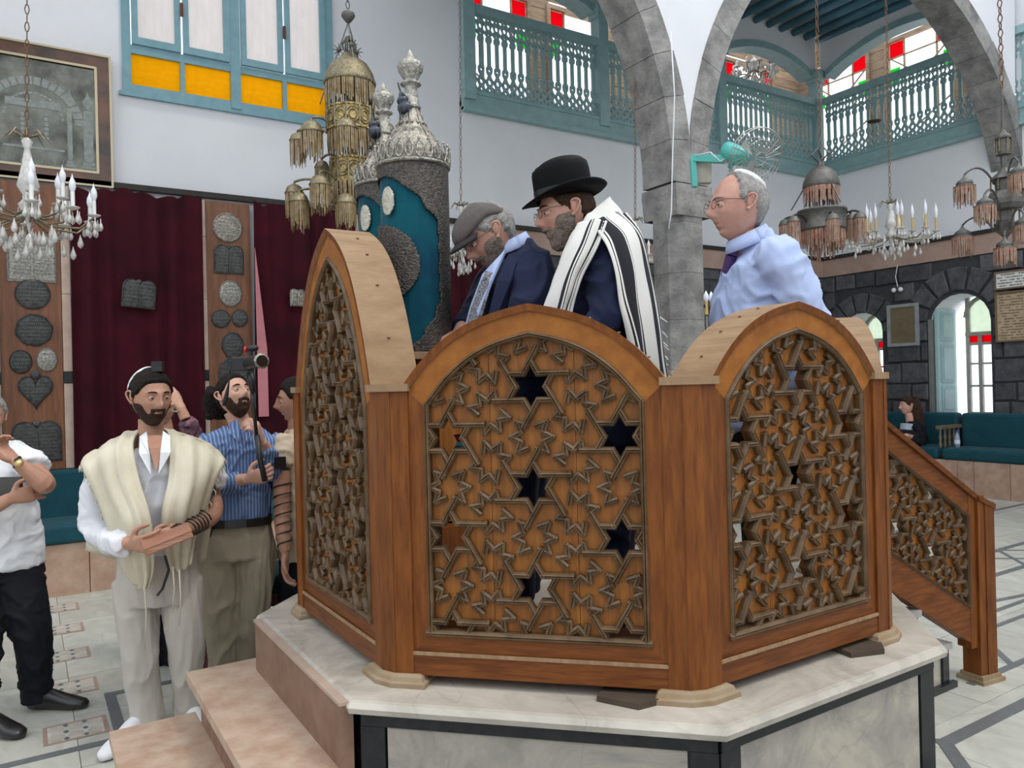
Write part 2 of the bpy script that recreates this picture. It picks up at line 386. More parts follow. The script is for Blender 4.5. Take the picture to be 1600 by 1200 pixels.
for j in range(5): mosaic(.16, 6.5-.6*j, .26, .22)
for (u, v) in ((.86, 5.95), (.9, 5.35), (.92, 5.6), (1.5, 4.9), (1.5, 4.5), (4.3, 3.3), (4.9, 3.5), (4.2, 2.75), (4.6, 3.0)): mosaic(u, v)

# walls: masonry openings as holes
def arch_poly(x0, x1, z0, z1, n=10):   # round-headed opening
    r = (x1-x0)/2; c = (x0+x1)/2
    h = min(r, .38)
    return [(x0, z0), (x1, z0)]+[(c+r*cos(pi*k/n), z1-h+h*sin(pi*k/n)) for k in range(n+1)]
wb = MB()
wb.holed([(-7, 0), (4.235, 0), (4.235, 9.4), (-7, 9.4)], [[(.80, 4.28), (2.70, 4.28), (2.70, 6.5), (.80, 6.5)]], 0, .35, Mwall1(W1Y))
wb.box(4.235, 11.3, W1Y, W1Y+.35, LEDGE, BAL-.02); wb.box(4.235, 11.3, W1Y+.02, W1Y+.35, 0, LEDGE)
wall_back = wb.build('wall_back', PLASTER, kind='structure')
wr = MB()
WA = arch_poly(5.12, 5.92, .95, 2.62); WBB = arch_poly(6.62, 7.26, .95, 2.52)
wr.box(W2X, W2X+.35, -5, W1Y, LEDGE, BAL-.02)
wr.holed([(-5, 0), (W1Y, 0), (W1Y, LEDGE), (-5, LEDGE)], [WA, WBB], .025, .62, Mwall2(W2X))
wr.box(W2X, W2X+.35, -5, 4.75, BAL-.02, 9.4)
wall_right = wr.build('wall_right', [PLASTER], kind='structure')
# dark mortar bed with basalt blocks on the lower right wall
def band(name, m, u0, u1, z0, z1, t, side, kind='structure'):
    o = MB()
    if side == 1: o.box(u0, u1, W1Y-t, W1Y+.01, z0, z1)
    else: o.box(W2X-t, W2X+.01, u0, u1, z0, z1)
    return o.build(name, m, kind=kind)
band('trim_1', PINKBAND, -5, W1Y, 3.10, 3.36, .03, 2); band('trim_2', PINKBAND, 4.25, W2X, 3.10, 3.36, .03, 1)
band('trim_3', IRON, -5, W1Y, 3.36, 3.41, .06, 2); band('trim_4', IRON, -7, W2X, 3.36, 3.41, .06, 1)
MB().holed([(-5, 0), (W1Y, 0), (W1Y, 3.1), (-5, 3.1)], [WA, WBB], -.004, .03, Mwall2(W2X)).build('mortar_bed', MORTAR, wall_right)
def stone(parent, poly, side, t):
    c = V((sum(p[0] for p in poly)/len(poly), sum(p[1] for p in poly)/len(poly)))
    n = len(poly); big = [V(p) for p in poly]; sm = [p+(c-p).normalized()*min(.022, (c-p).length*.3) for p in big]
    vs = [V((p.x, p.y, 0)) for p in big]+[V((p.x, p.y, -t*.6)) for p in big]+[V((p.x, p.y, -t)) for p in sm]
    M = (Mwall1(W1Y) if side == 1 else Mwall2(W2X)); vs = [M @ p for p in vs]
    fs = [(i, (i+1) % n, n+(i+1) % n, n+i) for i in range(n)]+[(n+i, n+(i+1) % n, 2*n+(i+1) % n, 2*n+i) for i in range(n)]+[tuple(2*n+i for i in range(n))]
    MB().add(vs, fs).build('stone', BASALT, parent)
ARC = [((5.12+5.92)/2, .40, 2.24, .34), ((6.62+7.26)/2, .32, 2.14, .32)]
for (c, r, zs, rw) in ARC:
    for k in range(7):
        a0 = pi*k/7+.03; a1 = pi*(k+1)/7-.03; hz = .95
        poly = [(c+(r+.03)*cos(a), zs+.03+(r*.98)*sin(a)) for a in (a0, (a0+a1)/2, a1)]+[(c+(r+rw)*cos(a), zs+(r+rw)*sin(a)) for a in (a1, (a0+a1)/2, a0)]
        stone(wall_right, poly, 2, .045)
random.seed(3)
z = 0.0; row = 0
while z < 3.05:
    h = [.30, .26, .33, .28, .24, .31, .27, .29, .30, .27, .30][row % 11]; h = min(h, 3.09-z)
    x = 4.0 - random.uniform(0, .3)
    while x < W1Y:
        wd = random.uniform(.28, .62); x1 = min(x+wd, W1Y)
        zc = z+h/2; xc = (x+x1)/2
        ok = True; xs0, xs1 = x, x1
        for (c, r, zs, rw) in ARC:
            if zc > zs-.1:
                if math.hypot(xc-c, zc-zs) < r+rw+.02: ok = False
                elif math.hypot(max(min(c, x1), x)-c, max(min(zs, z+h), z)-zs) < r+rw+.01:
                    # trim toward the outside
                    dd = sqrt(max(0, (r+rw+.02)**2-(zc-zs)**2)) if abs(zc-zs) < r+rw+.02 else 0
                    if dd:
                        if xc > c: xs0 = max(xs0, c+dd)
                        else: xs1 = min(xs1, c-dd)
            elif zc > .9:
                if x < c+r and x1 > c-r:
                    if xc > c: xs0 = max(xs0, c+r+.02)
                    else: xs1 = min(xs1, c-r-.02)
        if ok and xs1-xs0 > .07 and z > .3:
            j = lambda: random.uniform(-.012, .012)
            stone(wall_right, [(xs0+.012+j()*.5, z+.012+j()), (xs1-.012, z+.012+j()), (xs1-.012+j()*.5, z+h-.012+j()), (xs0+.012, z+h-.012+j())], 2, random.uniform(.025, .05))
        x = x1
    z += h; row += 1
MB().box(4.3, W2X, W1Y-.012, W1Y+.03, 0, 3.1).build('mortar_bed', MORTAR, wall_back)
z = 1.2; row = 0
while z < 3.05:
    h = min([.28, .31, .25, .30][row % 4], 3.09-z); x = 4.4+random.uniform(0, .3)
    while x < W2X-.03:
        x1 = min(x+random.uniform(.28, .5), W2X)
        stone(wall_back, [(x+.012, z+.012), (x1-.012, z+.012), (x1-.012, z+h-.012), (x+.012, z+h-.012)], 1, random.uniform(.025, .045)); x = x1
    z += h; row += 1

# right-wall windows (recessed, with reveals)
def right_window(name, v0, v1, z1, shutter):
    W = MB(); x = W2X+.5
    W.box(x, x+.05, v0, v0+.05, .95, z1-.0); W.box(x, x+.05, v1-.05, v1, .95, z1); c = (v0+v1)/2
    W.box(x, x+.05, v0, v1, .95, 1.0); W.box(x-.01, x+.05, v0, v1, 2.06, 2.11)
    W.box(x, x+.05, c+.07, c+.115, 1.0, 2.06); W.box(x+.01, x+.04, v0, v1, 1.93, 1.965)
    for zz in (1.35, 1.66): W.box(x+.01, x+.04, v0, v1, zz, zz+.025)
    h = min((v1-v0)/2, .38)
    pts = [(c+(v1-v0)/2*cos(pi*k/10), z1-h+h*sin(pi*k/10)) for k in range(11)]
    for a, b in zip(pts, pts[1:]): W.bar(V((x+.02, a[0], a[1])), V((x+.02, b[0], b[1])), .05, .05, (1, 0, 0))
    wo = W.build(name, mat('cream_window_paint', (.50, .47, .42), .6, var=.2), kind='structure')
    for (a, b, lo, hi) in ((v0, v1, 2.11, z1-.01),):
        MB().prism([(v0+.04, 2.1), (v1-.04, 2.1)]+[(p[0], p[1]-.02) for p in pts], .022, .026, Mwall2(x)).build('pane', glass_mat('leafy_pane', (.80, .86, .74), .6), wo)
    for zz0, zz1 in ((1.0, 1.35), (1.375, 1.66), (1.685, 1.93), (1.965, 2.06)):
        for a, b in ((v0+.05, c+.07), (c+.115, v1-.05)):
            o = MB().box(x+.022, x+.026, a, b, zz0, zz1).build('pane', REDG if (zz0 > 1.95 and b > c) else CLEARG, wo)
    return wo
right_window('window_1', 5.14, 5.70, 2.60, True)
right_window('window_2', 6.64, 7.24, 2.50, False)
# pale blue shutter folded in the reveal and stone jambs
sh = thing('window_shutter', (W2X+.04, 5.86, .95), 0, 'pale blue panelled wooden shutter folded open beside the tall right-hand window', 'shutter')
mm = MB().box(0, .48, -.02, .02, 0, 1.5); mm.build('shutter_leaf', mat('pale_blue_paint', (.42, .60, .60), .5, var=.12), sh)
for z0, z1 in ((.05, .42), (.47, 1.0), (1.05, 1.45)):
    MB().box(.07, .40, -.035, -.018, z0, z1).build('shutter_panel', mat('blue_panel_paint', (.33, .50, .52), .5, var=.12), sh)
    MB().box(.12, .35, -.042, -.034, z0+.05, z1-.05).build('shutter_panel', mat('pale_blue_paint', (.5, .7, .7)), sh)
sh2 = MB().box(W2X-.03, W2X+.06, 5.895, 5.935, .95, 2.3).build('trim_5', mat('grey_jamb', (.22, .22, .21), .7, var=.2), kind='structure')
MB().box(W2X+.0, W2X+.62, 5.03, 5.96, .90, .95).build('trim_6', mat('stone_sill', (.40, .38, .34), .7, var=.2), kind='structure')

# ---- upper window in back wall (blue frame)
wf = MB(); x0, x1, z0, z1 = .78, 2.72, 4.24, 6.5; y = W1Y-.035
def wbox(a, b, c, d, t=.05, o=0.): wf.box(a, b, y-o, y-o+t, c, d)
wbox(x0, x1, z0, z0+.07); wbox(x0, x0+.07, z0, z1); wbox(x1-.08, x1, z0, z1); wbox(x0, x1, z1-.07, z1); wbox(x0-.03, x1+.03, z0-.035, z0, .04, .0)
c = (x0+x1)/2; wbox(c-.045, c+.045, z0, z1, .06, .01)
for a, b in ((x0+.07, c-.045), (c+.045, x1-.08)):
    wbox(a, b, 4.59, 4.66); m_ = (a+b)/2; wbox(m_-.02, m_+.02, z0+.07, 4.59)
BLUEF = mat('blue_window_paint', (.20, .38, .44), .45, var=.15, vscale=9, bump=.1)
w3 = wf.build('window_3', BLUEF, kind='structure')
for a, b in ((x0+.07, c-.045), (c+.045, x1-.08)):
    m_ = (a+b)/2
    for p, q in ((a, m_), (m_, b)):
        MB().box(p+.0, q-.0, y+.02, y+.028, z0+.06, 4.6).build('amber_pane', AMBERG, w3)
        s = MB(); s.box(p+.01, p+.06, y-.02, y+.02, 4.67, 6.4); s.box(q-.06, q-.01, y-.02, y+.02, 4.67, 6.4); s.box(p+.01, q-.01, y-.02, y+.02, 4.67, 4.735); s.box(p+.01, q-.01, y-.02, y+.02, 6.33, 6.4)
        so = s.build('casement', BLUEF, w3)
        MB().box(p+.05, q-.05, y, y+.008, 4.72, 6.35).build('pane', FROST, so)
    MB().box(m_-.012, m_+.012, y-.045, y-.02, 5.0, 5.12).build('latch', mat('rust_latch', (.16, .05, .03), .6), w3)

# ---- gallery behind the balustrades
gal = MB(); gal.box(4.2, W2X+1.7, W1Y, W1Y+1.6, BAL-.10, BAL+.0); gal.box(W2X, W2X+1.7, 4.7, W1Y+.2, BAL-.10, BAL)
gal.build('gallery_floor', mat('red_gallery_floor', (.16, .02, .035), .8, var=.3), kind='structure')
GW = []
def plank_wall(name, a0, a1, wins, side):
    pb = thing(name, (0, 0, 0), 0, kind='structure')
    y0 = W1Y+1.5 if side == 1 else W2X+1.55
    zt = 7.95; z = BAL; n = 0
    while z < zt:
        h = .145; segs = [(a0, a1)]
        for (p, q, lo, hi) in wins:
            if z+h > lo+.02 and z < hi-.02:
                ns = []
                for s0, s1 in segs:
                    if p > s0: ns.append((s0, min(s1, p)))
                    if q < s1: ns.append((max(s0, q), s1))
                segs = [t for t in ns if t[1]-t[0] > .03]
        for s0, s1 in segs:
            m = MB()
            if side == 1: m.box(s0, s1, y0+random.uniform(0, .008), y0+.03, z+.004, z+h-.004)
            else: m.box(y0+random.uniform(0, .008), y0+.03, s0, s1, z+.004, z+h-.004)
            m.build('plank', OLDWOOD, pb)
        z += h
    for (p, q, lo, hi) in wins:
        m = MB()
        def bb(a, b, c, d, t=.04):
            if side == 1: m.box(a, b, y0-t, y0+.04, c, d)
            else: m.box(y0-t, y0+.04, a, b, c, d)
        bb(p-.06, p, lo-.06, hi+.06); bb(q, q+.06, lo-.06, hi+.06); bb(p-.06, q+.06, hi, hi+.06); bb(p-.06, q+.06, lo-.06, lo)
        zz = hi-.32; c = (p+q)/2
        P = lambda a, b: V((a, y0+.0, b)) if side == 1 else V((y0+.0, a, b))
        up = (0, 1, 0) if side == 1 else (1, 0, 0)
        k = .26
        m.bar(P(p+k, lo), P(p+k, hi), .025, .025, up); m.bar(P(q-k, lo), P(q-k, hi), .025, .025, up)
        m.bar(P(p, hi-k), P(q, hi-k), .02, .025, up)
        m.bar(P(p, hi-k*.9), P(p+k*1.2, hi-k*1.9), .02, .02, up); m.bar(P(q, hi-k*.9), P(q-k*1.2, hi-k*1.9), .02, .02, up); m.bar(P(p, lo+.9), P(q, lo+.3), .02, .02, up)
        fo = m.build('window_frame', OLDWOOD, pb)
        for (a, b, c_, d, g) in ((p, p+k, hi-k, hi, REDG), (q-k, q, hi-k, hi, REDG), (p, p+k*.7, hi-k*2.6, hi-k*1.6, GREENG), (q-k*.7, q, hi-k*2.6, hi-k*1.6, GREENG)):
            g2 = MB()
            if side == 1: g2.box(a+.01, b-.01, y0+.015, y0+.02, c_+.01, d-.01)
            else: g2.box(y0+.015, y0+.02, a+.01, b-.01, c_+.01, d-.01)
            g2.build('coloured_pane', g, fo)
    return pb
plank_wall('wall_gallery_back', 4.2, W2X+1.6, [(5.15, 6.15, 5.0, 7.0), (6.55, 7.6, 5.0, 7.0), (8.25, 9.4, 5.0, 7.0), (10.2, 11.4, 5.0, 7.0)], 1)
plank_wall('wall_gallery_right', 4.2, W1Y+1.6, [(4.9, 5.8, 5.0, 7.02), (6.3, 7.35, 5.0, 7.02), (7.75, 8.75, 5.0, 7.02)], 2)
MB().box(4.13, 4.235, W1Y+.36, W1Y+1.6, BAL, 7.9).build('wall_gallery_left', PLASTER, kind='structure')

# fretwork balustrade: boards sawn to a scroll outline, each its own part
def fret_poly():
    H = BALT-BAL-.16; w = .052
    L = [(0, .030), (.03, .046), (.06, .052), (.10, .030), (.13, .046), (.17, .052), (.20, .030), (.23, .018), (.26, .036), (.29, .040), (.32, .040), (.34, .022), (.60, .022), (.62, .040), (.66, .040), (.68, .026), (.70, .048), (.73, .052), (.76, .030), (.80, .046), (.84, .052), (.87, .03), (.90, .05), (H, .052)]
    right = [(x, z) for z, x in L]; return right+[(-x, z) for z, x in L[::-1]]
def circ(cx, cz, rx, rz, n=8): return [(cx+rx*cos(2*pi*k/n), cz+rz*sin(2*pi*k/n)) for k in range(n)]
fm1 = MB().holed(fret_poly(), [circ(0, .15, .022, .028), circ(0, .06, .014, .018), circ(0, .285, .016, .016), circ(0, .785, .022, .028), circ(0, .70, .012, .012), circ(0, .865, .014, .012)], 0, .022, Mwall1(0)).mesh('fret_board', TEAL)
def balustrade(name, side, a0, a1, label, posts):
    loc = ((a0+a1)/2, W1Y, BAL) if side == 1 else (W2X, (a0+a1)/2, BAL)
    t = thing(name, loc, 0 if side == 1 else pi/2, label, 'balustrade'); hw = (a1-a0)/2
    sg = -1 if side == 1 else 1
    def bx(nm, p, q, r, s_, lo, hi, m=TEAL): return MB().box(p, q, min(sg*r, sg*s_), max(sg*r, sg*s_), lo, hi).build(nm, m, t)
    bx('top_rail', -hw, hw, -.03, .07, BALT-BAL-.10, BALT-BAL-.0); bx('base_board', -hw, hw, -.02, .05, -.14, .10); bx('moulding', -hw, hw, -.02, .08, -.16, -.11); bx('moulding', -hw, hw, .04, .065, .05, .075)
    n = int((a1-a0)/.108)
    for i in range(n): inst('fret_board', fm1, t, (-hw+(i+.5)*(2*hw/n), -.01, .09))
    for p in posts:
        q = p-(a0+a1)/2
        bx('post', q-.075, q+.075, -.07, .085, -.02, 1.52); bx('capital', q-.12, q+.12, -.1, .13, 1.40, 1.52); bx('capital', q-.10, q+.10, -.09, .11, 1.34, 1.40)
    return t
balustrade('gallery_balustrade', 1, 4.22, W2X, 'teal fretwork gallery balustrade along the back wall above the hat-wearing man', (4.30, 6.25, 8.4, 10.58))
balustrade('gallery_balustrade', 2, 4.6, W1Y-.12, 'teal fretwork gallery balustrade on the right wall beneath the blue beams', (5.0,))
# arches over gallery bays: white spandrel with teal trim
def bay(side, a0, a1, zc, zs=6.30):
    c = (a0+a1)/2; hw = (a1-a0)/2-.1; n = 14
    arc = [(c-hw+2*hw*k/n, zs+(zc-zs)*sin(pi*k/n)**.8) for k in range(n+1)]
    M = Mwall1(W1Y) if side == 1 else Mwall2(W2X)
    MB().prism([(a0, 7.4), (a0, zs-.02)]+arc+[(a1, zs-.02), (a1, 7.4)], .0, .2, M).build('trim_7', PLASTER, kind='structure')
    m = MB(); g = [[M @ V((x, z-.09, -.03)) for x, z in arc], [M @ V((x, z+.012, -.03)) for x, z in arc], [M @ V((x, z+.012, .22)) for x, z in arc], [M @ V((x, z-.09, .22)) for x, z in arc], [M @ V((x, z-.09, -.03)) for x, z in arc]]
    m.grid(g).build('trim_8', TEAL, kind='structure')
bay(1, 4.25, 6.25, 6.50); bay(1, 6.25, 8.4, 6.50); bay(1, 8.4, 10.6, 6.54); bay(2, 5.0, 7.55, 6.60)
# aisle ceiling with painted log beams
ce = MB().box(3.0, W2X+.4, 4.75, W1Y+.3, 6.92, 7.0).build('ceiling', mat('pale_ceiling', (.45, .50, .48), .8, var=.15), kind='structure')
for k in range(26):
    u = 3.4+.29*k
    if u > W2X: break
    MB().tube([(u, W1Y-.01, 6.83), (u, 6.9, 6.83), (u, 6.88, 6.83), (u, 6.3, 6.83), (u, 5.0, 6.83)], [.055, .06, .075, .078, .08], 10).build('log_beam', TEAL2, ce, smooth=True)
# ---------------------------------------------------------------- stone arcade
AV0, AV1 = 4.70, 5.07; ZS = 3.22; RR = 2.88
ar = thing('arcade_wall', (0, 0, 0), 0, kind='structure')
C1, C2 = 4.62-RR, 5.06+RR-.02
def archpts(c, r, a0=0, a1=pi, n=28): return [(c+r*cos(a0+(a1-a0)*k/n), ZS+r*sin(a0+(a1-a0)*k/n)) for k in range(n+1)]
RO = RR+.235
# plaster spandrels
c0 = 4.84
import_left = [p for p in archpts(C1, RO-.03) ]; right = [p for p in archpts(C2, RO-.03)]
poly = [(W2X+.05, 9.4), (C1-RO, 9.4), (C1-RO, ZS)]
poly += [p for p in import_left[::-1]]
poly = [(-1.6, 9.4)]+[(-1.6, ZS)]+[p for p in archpts(C1, RO-.03)[::-1] if p[0] < c0-.005]+[p for p in archpts(C2, RO-.03)[::-1] if c0+.005 < p[0] < W2X]+[(W2X+.05, 9.4)]
MB().prism(poly[::-1], .012, AV1-AV0-.012, Mwall1(AV0)).build('plaster_spandrel', PLASTER, ar)
def voussoirs(c, r0, r1, a0, a1, n, lim):
    for k in range(n):
        b0 = a0+(a1-a0)*k/n+.0008; b1 = a0+(a1-a0)*(k+1)/n-.0008; jj = random.uniform(-.008, .008)
        q = [b0+(b1-b0)*t/3 for t in range(4)]
        poly = [(c+r0*cos(b), ZS+r0*sin(b)) for b in q]+[(c+(r1+jj)*cos(b), ZS+(r1+jj)*sin(b)) for b in q[::-1]]
        poly = [(lim(x), z) for x, z in poly]
        MB().prism(poly, random.uniform(-.004, .002), AV1-AV0+random.uniform(-.002, .004), Mwall1(AV0)).build('voussoir', GREYST, ar)
voussoirs(C1, RR, RO, 0, pi, 26, lambda x: min(x, 4.838))
voussoirs(C2, RR, RO, 0, pi, 26, lambda x: min(max(x, 4.842), W2X+.3))
colm = thing('stone_column', (4.84, 4.885, 0), 0, kind='structure')
z = 0; k = 0; hs = [.42, .40, .44, .38, .42, .40, .43]
while z < ZS-.26:
    h = min(hs[k % 7], ZS-.26-z); w_ = .205+random.uniform(-.004, .004)
    MB().prism([(w_, -.09), (w_, .09), (.10, .195), (-.10, .195), (-w_, .09), (-w_, -.09), (-.10, -.195), (.10, -.195)], z+.001, z+h-.001).build('column_drum', GREYST, colm); z += h; k += 1
m = MB(); m.prism([(.215, -.19), (.215, .19), (-.215, .19), (-.215, -.19)], ZS-.26, ZS-.01)
MB().lathe([(.285, -.02), (.292, .04), (.297, .12), (.305, .18), (.30, .245)], 4, (0, 0, ZS-.26), rot=pi/4).build('capital', GREYST, colm)
# left column of the first arch, out of view
# ================================================================ THE PLATFORM (octagonal, marble) AND ITS WOODEN SCREENS
OC = V((2.055, 2.689, 0)); SIDE = .939; AP = 1.134; SLAB = .636
def octo(ap, z0, z1, skip=None):
    R = ap/cos(pi/8); return [(OC.x+R*cos(radians(22.5+45*k)), OC.y+R*sin(radians(22.5+45*k))) for k in range(8)]
plat = thing('octagonal_platform', (OC.x, OC.y, 0), 0, 'octagonal marble-clad platform with black corner bands under the wooden screens', 'platform')
m = MB(); P = octo(1.275, 0, 0)
prof = [(1.275-.02, SLAB-.045), (1.28, SLAB-.035), (1.285, SLAB-.018), (1.275, SLAB-.003), (1.262, SLAB)]
vs = [V((*octo(a, 0, 0)[k], z)) for a, z in prof for k in range(8)]
m.add(vs, [(i*8+k, i*8+(k+1) % 8, (i+1)*8+(k+1) % 8, (i+1)*8+k) for i in range(4) for k in range(8)]+[tuple(range(32, 40)), tuple(range(7, -1, -1))])
m.build('marble_slab', MARBLE, plat, world=True)
m = MB(); m.prism(octo(1.225, 0, 0), 0, SLAB-.046); m.build('core', BLACKM, plat, world=True)
for k in range(8):
    a = radians(45*k); n = V((cos(a), sin(a), 0)); t = V((-n.y, n.x, 0)); M = Matrix(((t.x, n.x, 0, OC.x), (t.y, n.y, 0, OC.y), (0, 0, 1, 0), (0, 0, 0, 1)))
    hw = .50
    if k == 4:
        MB().box(-hw, hw, 1.20, 1.232, 0, SLAB-.05, M).build('side_panel', BLACKM, plat, world=True)
    else:
        MB().box(-.43, .43, 1.20, 1.238, .02, SLAB-.085, M).build('marble_panel', MARBLEG, plat, world=True)
        MB().box(-.51, .51, 1.20, 1.246, SLAB-.083, SLAB-.047, M).build('black_band', BLACKM, plat, world=True)
        for s in (-1, 1): MB().box(s*.436, s*.512, 1.20, 1.244, 0, SLAB-.085, M).build('black_corner_strip', BLACKM, plat, world=True)
# near steps (left): pink stone treads
st = thing('left_steps', (OC.x-1.5, OC.y-.02, 0), 0, 'pink stone steps with brown sides climbing the left of the platform', 'steps')
def sbox(nm, x0, x1, y0, y1, z0, z1, mt, bev=.0): return MB().box(x0, x1, y0, y1, z0, z1).build(nm, mt, st, world=True)
X = OC.x; Yc = OC.y
sbox('riser_block', X-1.30, X-1.262, Yc-.515, Yc+.48, .43, SLAB-.012, STEPSD); sbox('riser_cap', X-1.305, X-1.258, Yc-.518, Yc+.482, SLAB-.014, SLAB-.004, mat('dusty_edge', (.50, .38, .30), .5, var=.2))
sbox('step_block', X-1.49, X-1.25, Yc-.505, Yc+.60, 0, .395, STEPSD); sbox('tread', X-1.54, X-1.262, Yc-.52, Yc+.62, .395, .43, STEPST)
sbox('step_block', X-1.77, X-1.47, Yc-.46, Yc+.70, 0, .185, STEPSD); sbox('tread', X-1.81, X-1.49, Yc-.48, Yc+.73, .185, .222, STEPST)
# far steps (right)
st = thing('right_steps', (OC.x+1.5, OC.y, 0), 0, 'grey marble steps with black edges on the right, beside the sloping stair screen', 'steps')
for (x1, zt, y0) in ((1.50, .43, -.62), (1.76, .225, -.62)):
    sbox('marble_block', X+1.24, X+x1-.01, Yc+y0+.01, Yc+.55, 0, zt-.03, MARBLEG)
    sbox('tread', X+1.24, X+x1+.01, Yc+y0-.015, Yc+.57, zt-.03, zt, mat('grey_tread', (.42, .41, .39), .3, var=.2))
    sbox('black_edge_strip', X+x1-.055, X+x1-.003, Yc+y0-.003, Yc+y0+.05, 0, zt-.031, BLACKM)
sbox('black_edge_strip', X+1.24, X+1.80, Yc-.64, Yc-.615, 0, .03, BLACKM)

# ---- lattice pattern
LA = .300; RT6 = .076; SEAMS = [-.13, .13]
def voids(cx, x0, x1, z0, z1, phase):
    out = []
    j = -4
    for i in range(-6, 7):
        x = cx+i*LA*.866
        for j in range(-6, 9):
            z = phase+j*LA+(LA/2 if i % 2 else 0)
            if x0-.1 < x < x1+.1 and z0-.12 < z < z1+.12: out.append((x, z))
    return out
def hexagram(c, R): return [(c[0]+(R if k % 2 == 0 else R*.577)*sin(pi*k/6), c[1]+(R if k % 2 == 0 else R*.577)*cos(pi*k/6)) for k in range(12)]
def insidef(poly):
    def ins(x, z):
        c = False; j = len(poly)-1
        for i in range(len(poly)):
            if (poly[i][1] > z) != (poly[j][1] > z) and x < (poly[j][0]-poly[i][0])*(z-poly[i][1])/(poly[j][1]-poly[i][1])+poly[i][0]: c = not c
            j = i
        return c
    return ins
def seg_clip(a, b, ins, n=14):
    t0 = None; out = []
    for k in range(n+1):
        t = k/n; x = a[0]+(b[0]-a[0])*t; z = a[1]+(b[1]-a[1])*t
        if ins(x, z):
            if t0 is None: t0 = t
            t1 = t
        elif t0 is not None:
            out.append((t0, t1)); t0 = None
    if t0 is not None: out.append((t0, 1))
    return [((a[0]+(b[0]-a[0])*p, a[1]+(b[1]-a[1])*p), (a[0]+(b[0]-a[0])*q, a[1]+(b[1]-a[1])*q)) for p, q in out if q-p > .12]
def ridge(mb, a, b, w, y0, y1, ym):   # moulded strip: a double-sloped bar, deep body under it
    d = V((b[0]-a[0], b[1]-a[1])); L = d.length
    if L < 1e-5: return
    d /= L; n = V((-d.y, d.x)); a = V(a)-d*w*.3; b = V(b)+d*w*.3
    prof = [(-w/2, y1), (-w/2, ym), (-w*.28, y0+.002), (-w*.12, y0), (0, y0+.005), (w*.12, y0), (w*.28, y0+.002), (w/2, ym), (w/2, y1)]
    vs = []
    for p in (a, b):
        for o, y in prof: vs.append(V((p.x+n.x*o, y, p.y+n.y*o)))
    m = len(prof); mb.add(vs, [(i, i+1, m+i+1, m+i) for i in range(m-1)]+[tuple(range(m-1, -1, -1)), tuple(range(m, 2*m))])
def lattice(parent, outline, hs, shear=0.):
    """outline: polygon of the opening; hs: void centres"""
    ins = insidef(outline); yb = -.005
    sh = lambda p: (p[0], p[1])
    holes = []
    cx = sum(p[0] for p in outline)/len(outline); cz = sum(p[1] for p in outline)/len(outline)
    b = MB(); vs = []; es = []
    # board with star holes, holes clipped against the outline by triangle test
    loops = [outline]+[hexagram(h, RT6) for h in hs]
    for lp in loops:
        k = len(vs); vs += [V(p) for p in lp]; es += [(k+i, k+(i+1) % len(lp)) for i in range(len(lp))]
    xs = [p[0] for p in outline]; zs = [p[1] for p in outline]; seams = [q for q in SEAMS if min(xs)+.03 < q < max(xs)-.03]
    for q in seams:
        k = len(vs); vs += [V((q, min(zs)-.05)), V((q, max(zs)+.05))]; es.append((k, k+1))
    r = delaunay_2d_cdt(vs, es, [], 0, 1e-6); pv = r[0]; hi = [insidef(l) for l in loops[1:]]
    fs = []
    for f in r[2]:
        c = (pv[f[0]]+pv[f[1]]+pv[f[2]])/3
        if ins(c.x, c.y) and not any(h(c.x, c.y) for h in hi): fs.append(tuple(f))
    n = len(pv); groups = {}
    for f in fs:
        x = (pv[f[0]].x+pv[f[1]].x+pv[f[2]].x)/3; groups.setdefault(sum(x > q for q in seams), []).append(f)
    for gk, gf in groups.items():
        b = MB(); ed = {}; us = sorted({i for f in gf for i in f}); ix = {v: i for i, v in enumerate(us)}; n = len(us)
        for f in gf:
            for i in range(3): ed[(ix[f[i]], ix[f[(i+1) % 3]])] = 1
        side = [(q, p, p+n, q+n) for (p, q) in ed if (q, p) not in ed]
        def X_(p):
            for q in seams:
                if abs(p.x-q) < 1e-4: return p.x+(.0008 if gk and q == seams[gk-1] else -.0008)
            return p.x
        F_ = [tuple(ix[i] for i in f) for f in gf]
        b.add([V((X_(pv[i]), -.004, pv[i].y)) for i in us]+[V((X_(pv[i]), .022, pv[i].y)) for i in us], F_+[tuple(i+n for i in f[::-1]) for f in F_]+side)
        b.build('star_pierced_plank', BOARD, parent)
    bars = []
    y0, y1, ym = -.027, .0, -.019
    cnt = 0
    for h in hs:
        m = MB(); st = hexagram(h, RT6*1.04)
        for k in range(1, 12, 2):   # inner corners: a long arm past the tip, a short arm to the tip
            c = V(st[k]); t0 = V(st[k-1]); t1 = V(st[(k+1) % 12])
            e1 = c+(t1-c)*1.95; e0 = c+(t0-c)*.80
            for (p, q) in ((c, e1), (c, e0)):
                for (u, v_) in seg_clip(p, q, ins): ridge(m, u, v_, .0195, y0-.004, y1, ym)
        if m.v: m.build('hexagram_moulding', MOULD, parent)
    done = set()
    for h in hs:
        for k in range(6):
            a = radians(30+60*k) if False else radians(90+60*k)
            # neighbours at distance LA in directions 90+60k
            c = (h[0]+cos(a)*LA/2, h[1]+sin(a)*LA/2); key = (round(c[0], 3), round(c[1], 3))
            if key in done: continue
            done.add(key)
            m = MB(); Ro, Ri = .063, .037; ax = a-pi/2
            for q in range(8):
                if q in (0, 4): continue
                t = ax+pi/2+q*pi/4
                tip = (c[0]+Ro*cos(t), c[1]+Ro*sin(t))
                for s in (-1, 1):
                    i = (c[0]+Ri*cos(t+s*pi/8), c[1]+Ri*sin(t+s*pi/8))
                    for (u, v_) in seg_clip(i, tip, ins, 8): ridge(m, u, v_, .0175, y0+.003, y1, ym)
            if m.v: m.build('small_star_moulding', MOULD, parent)
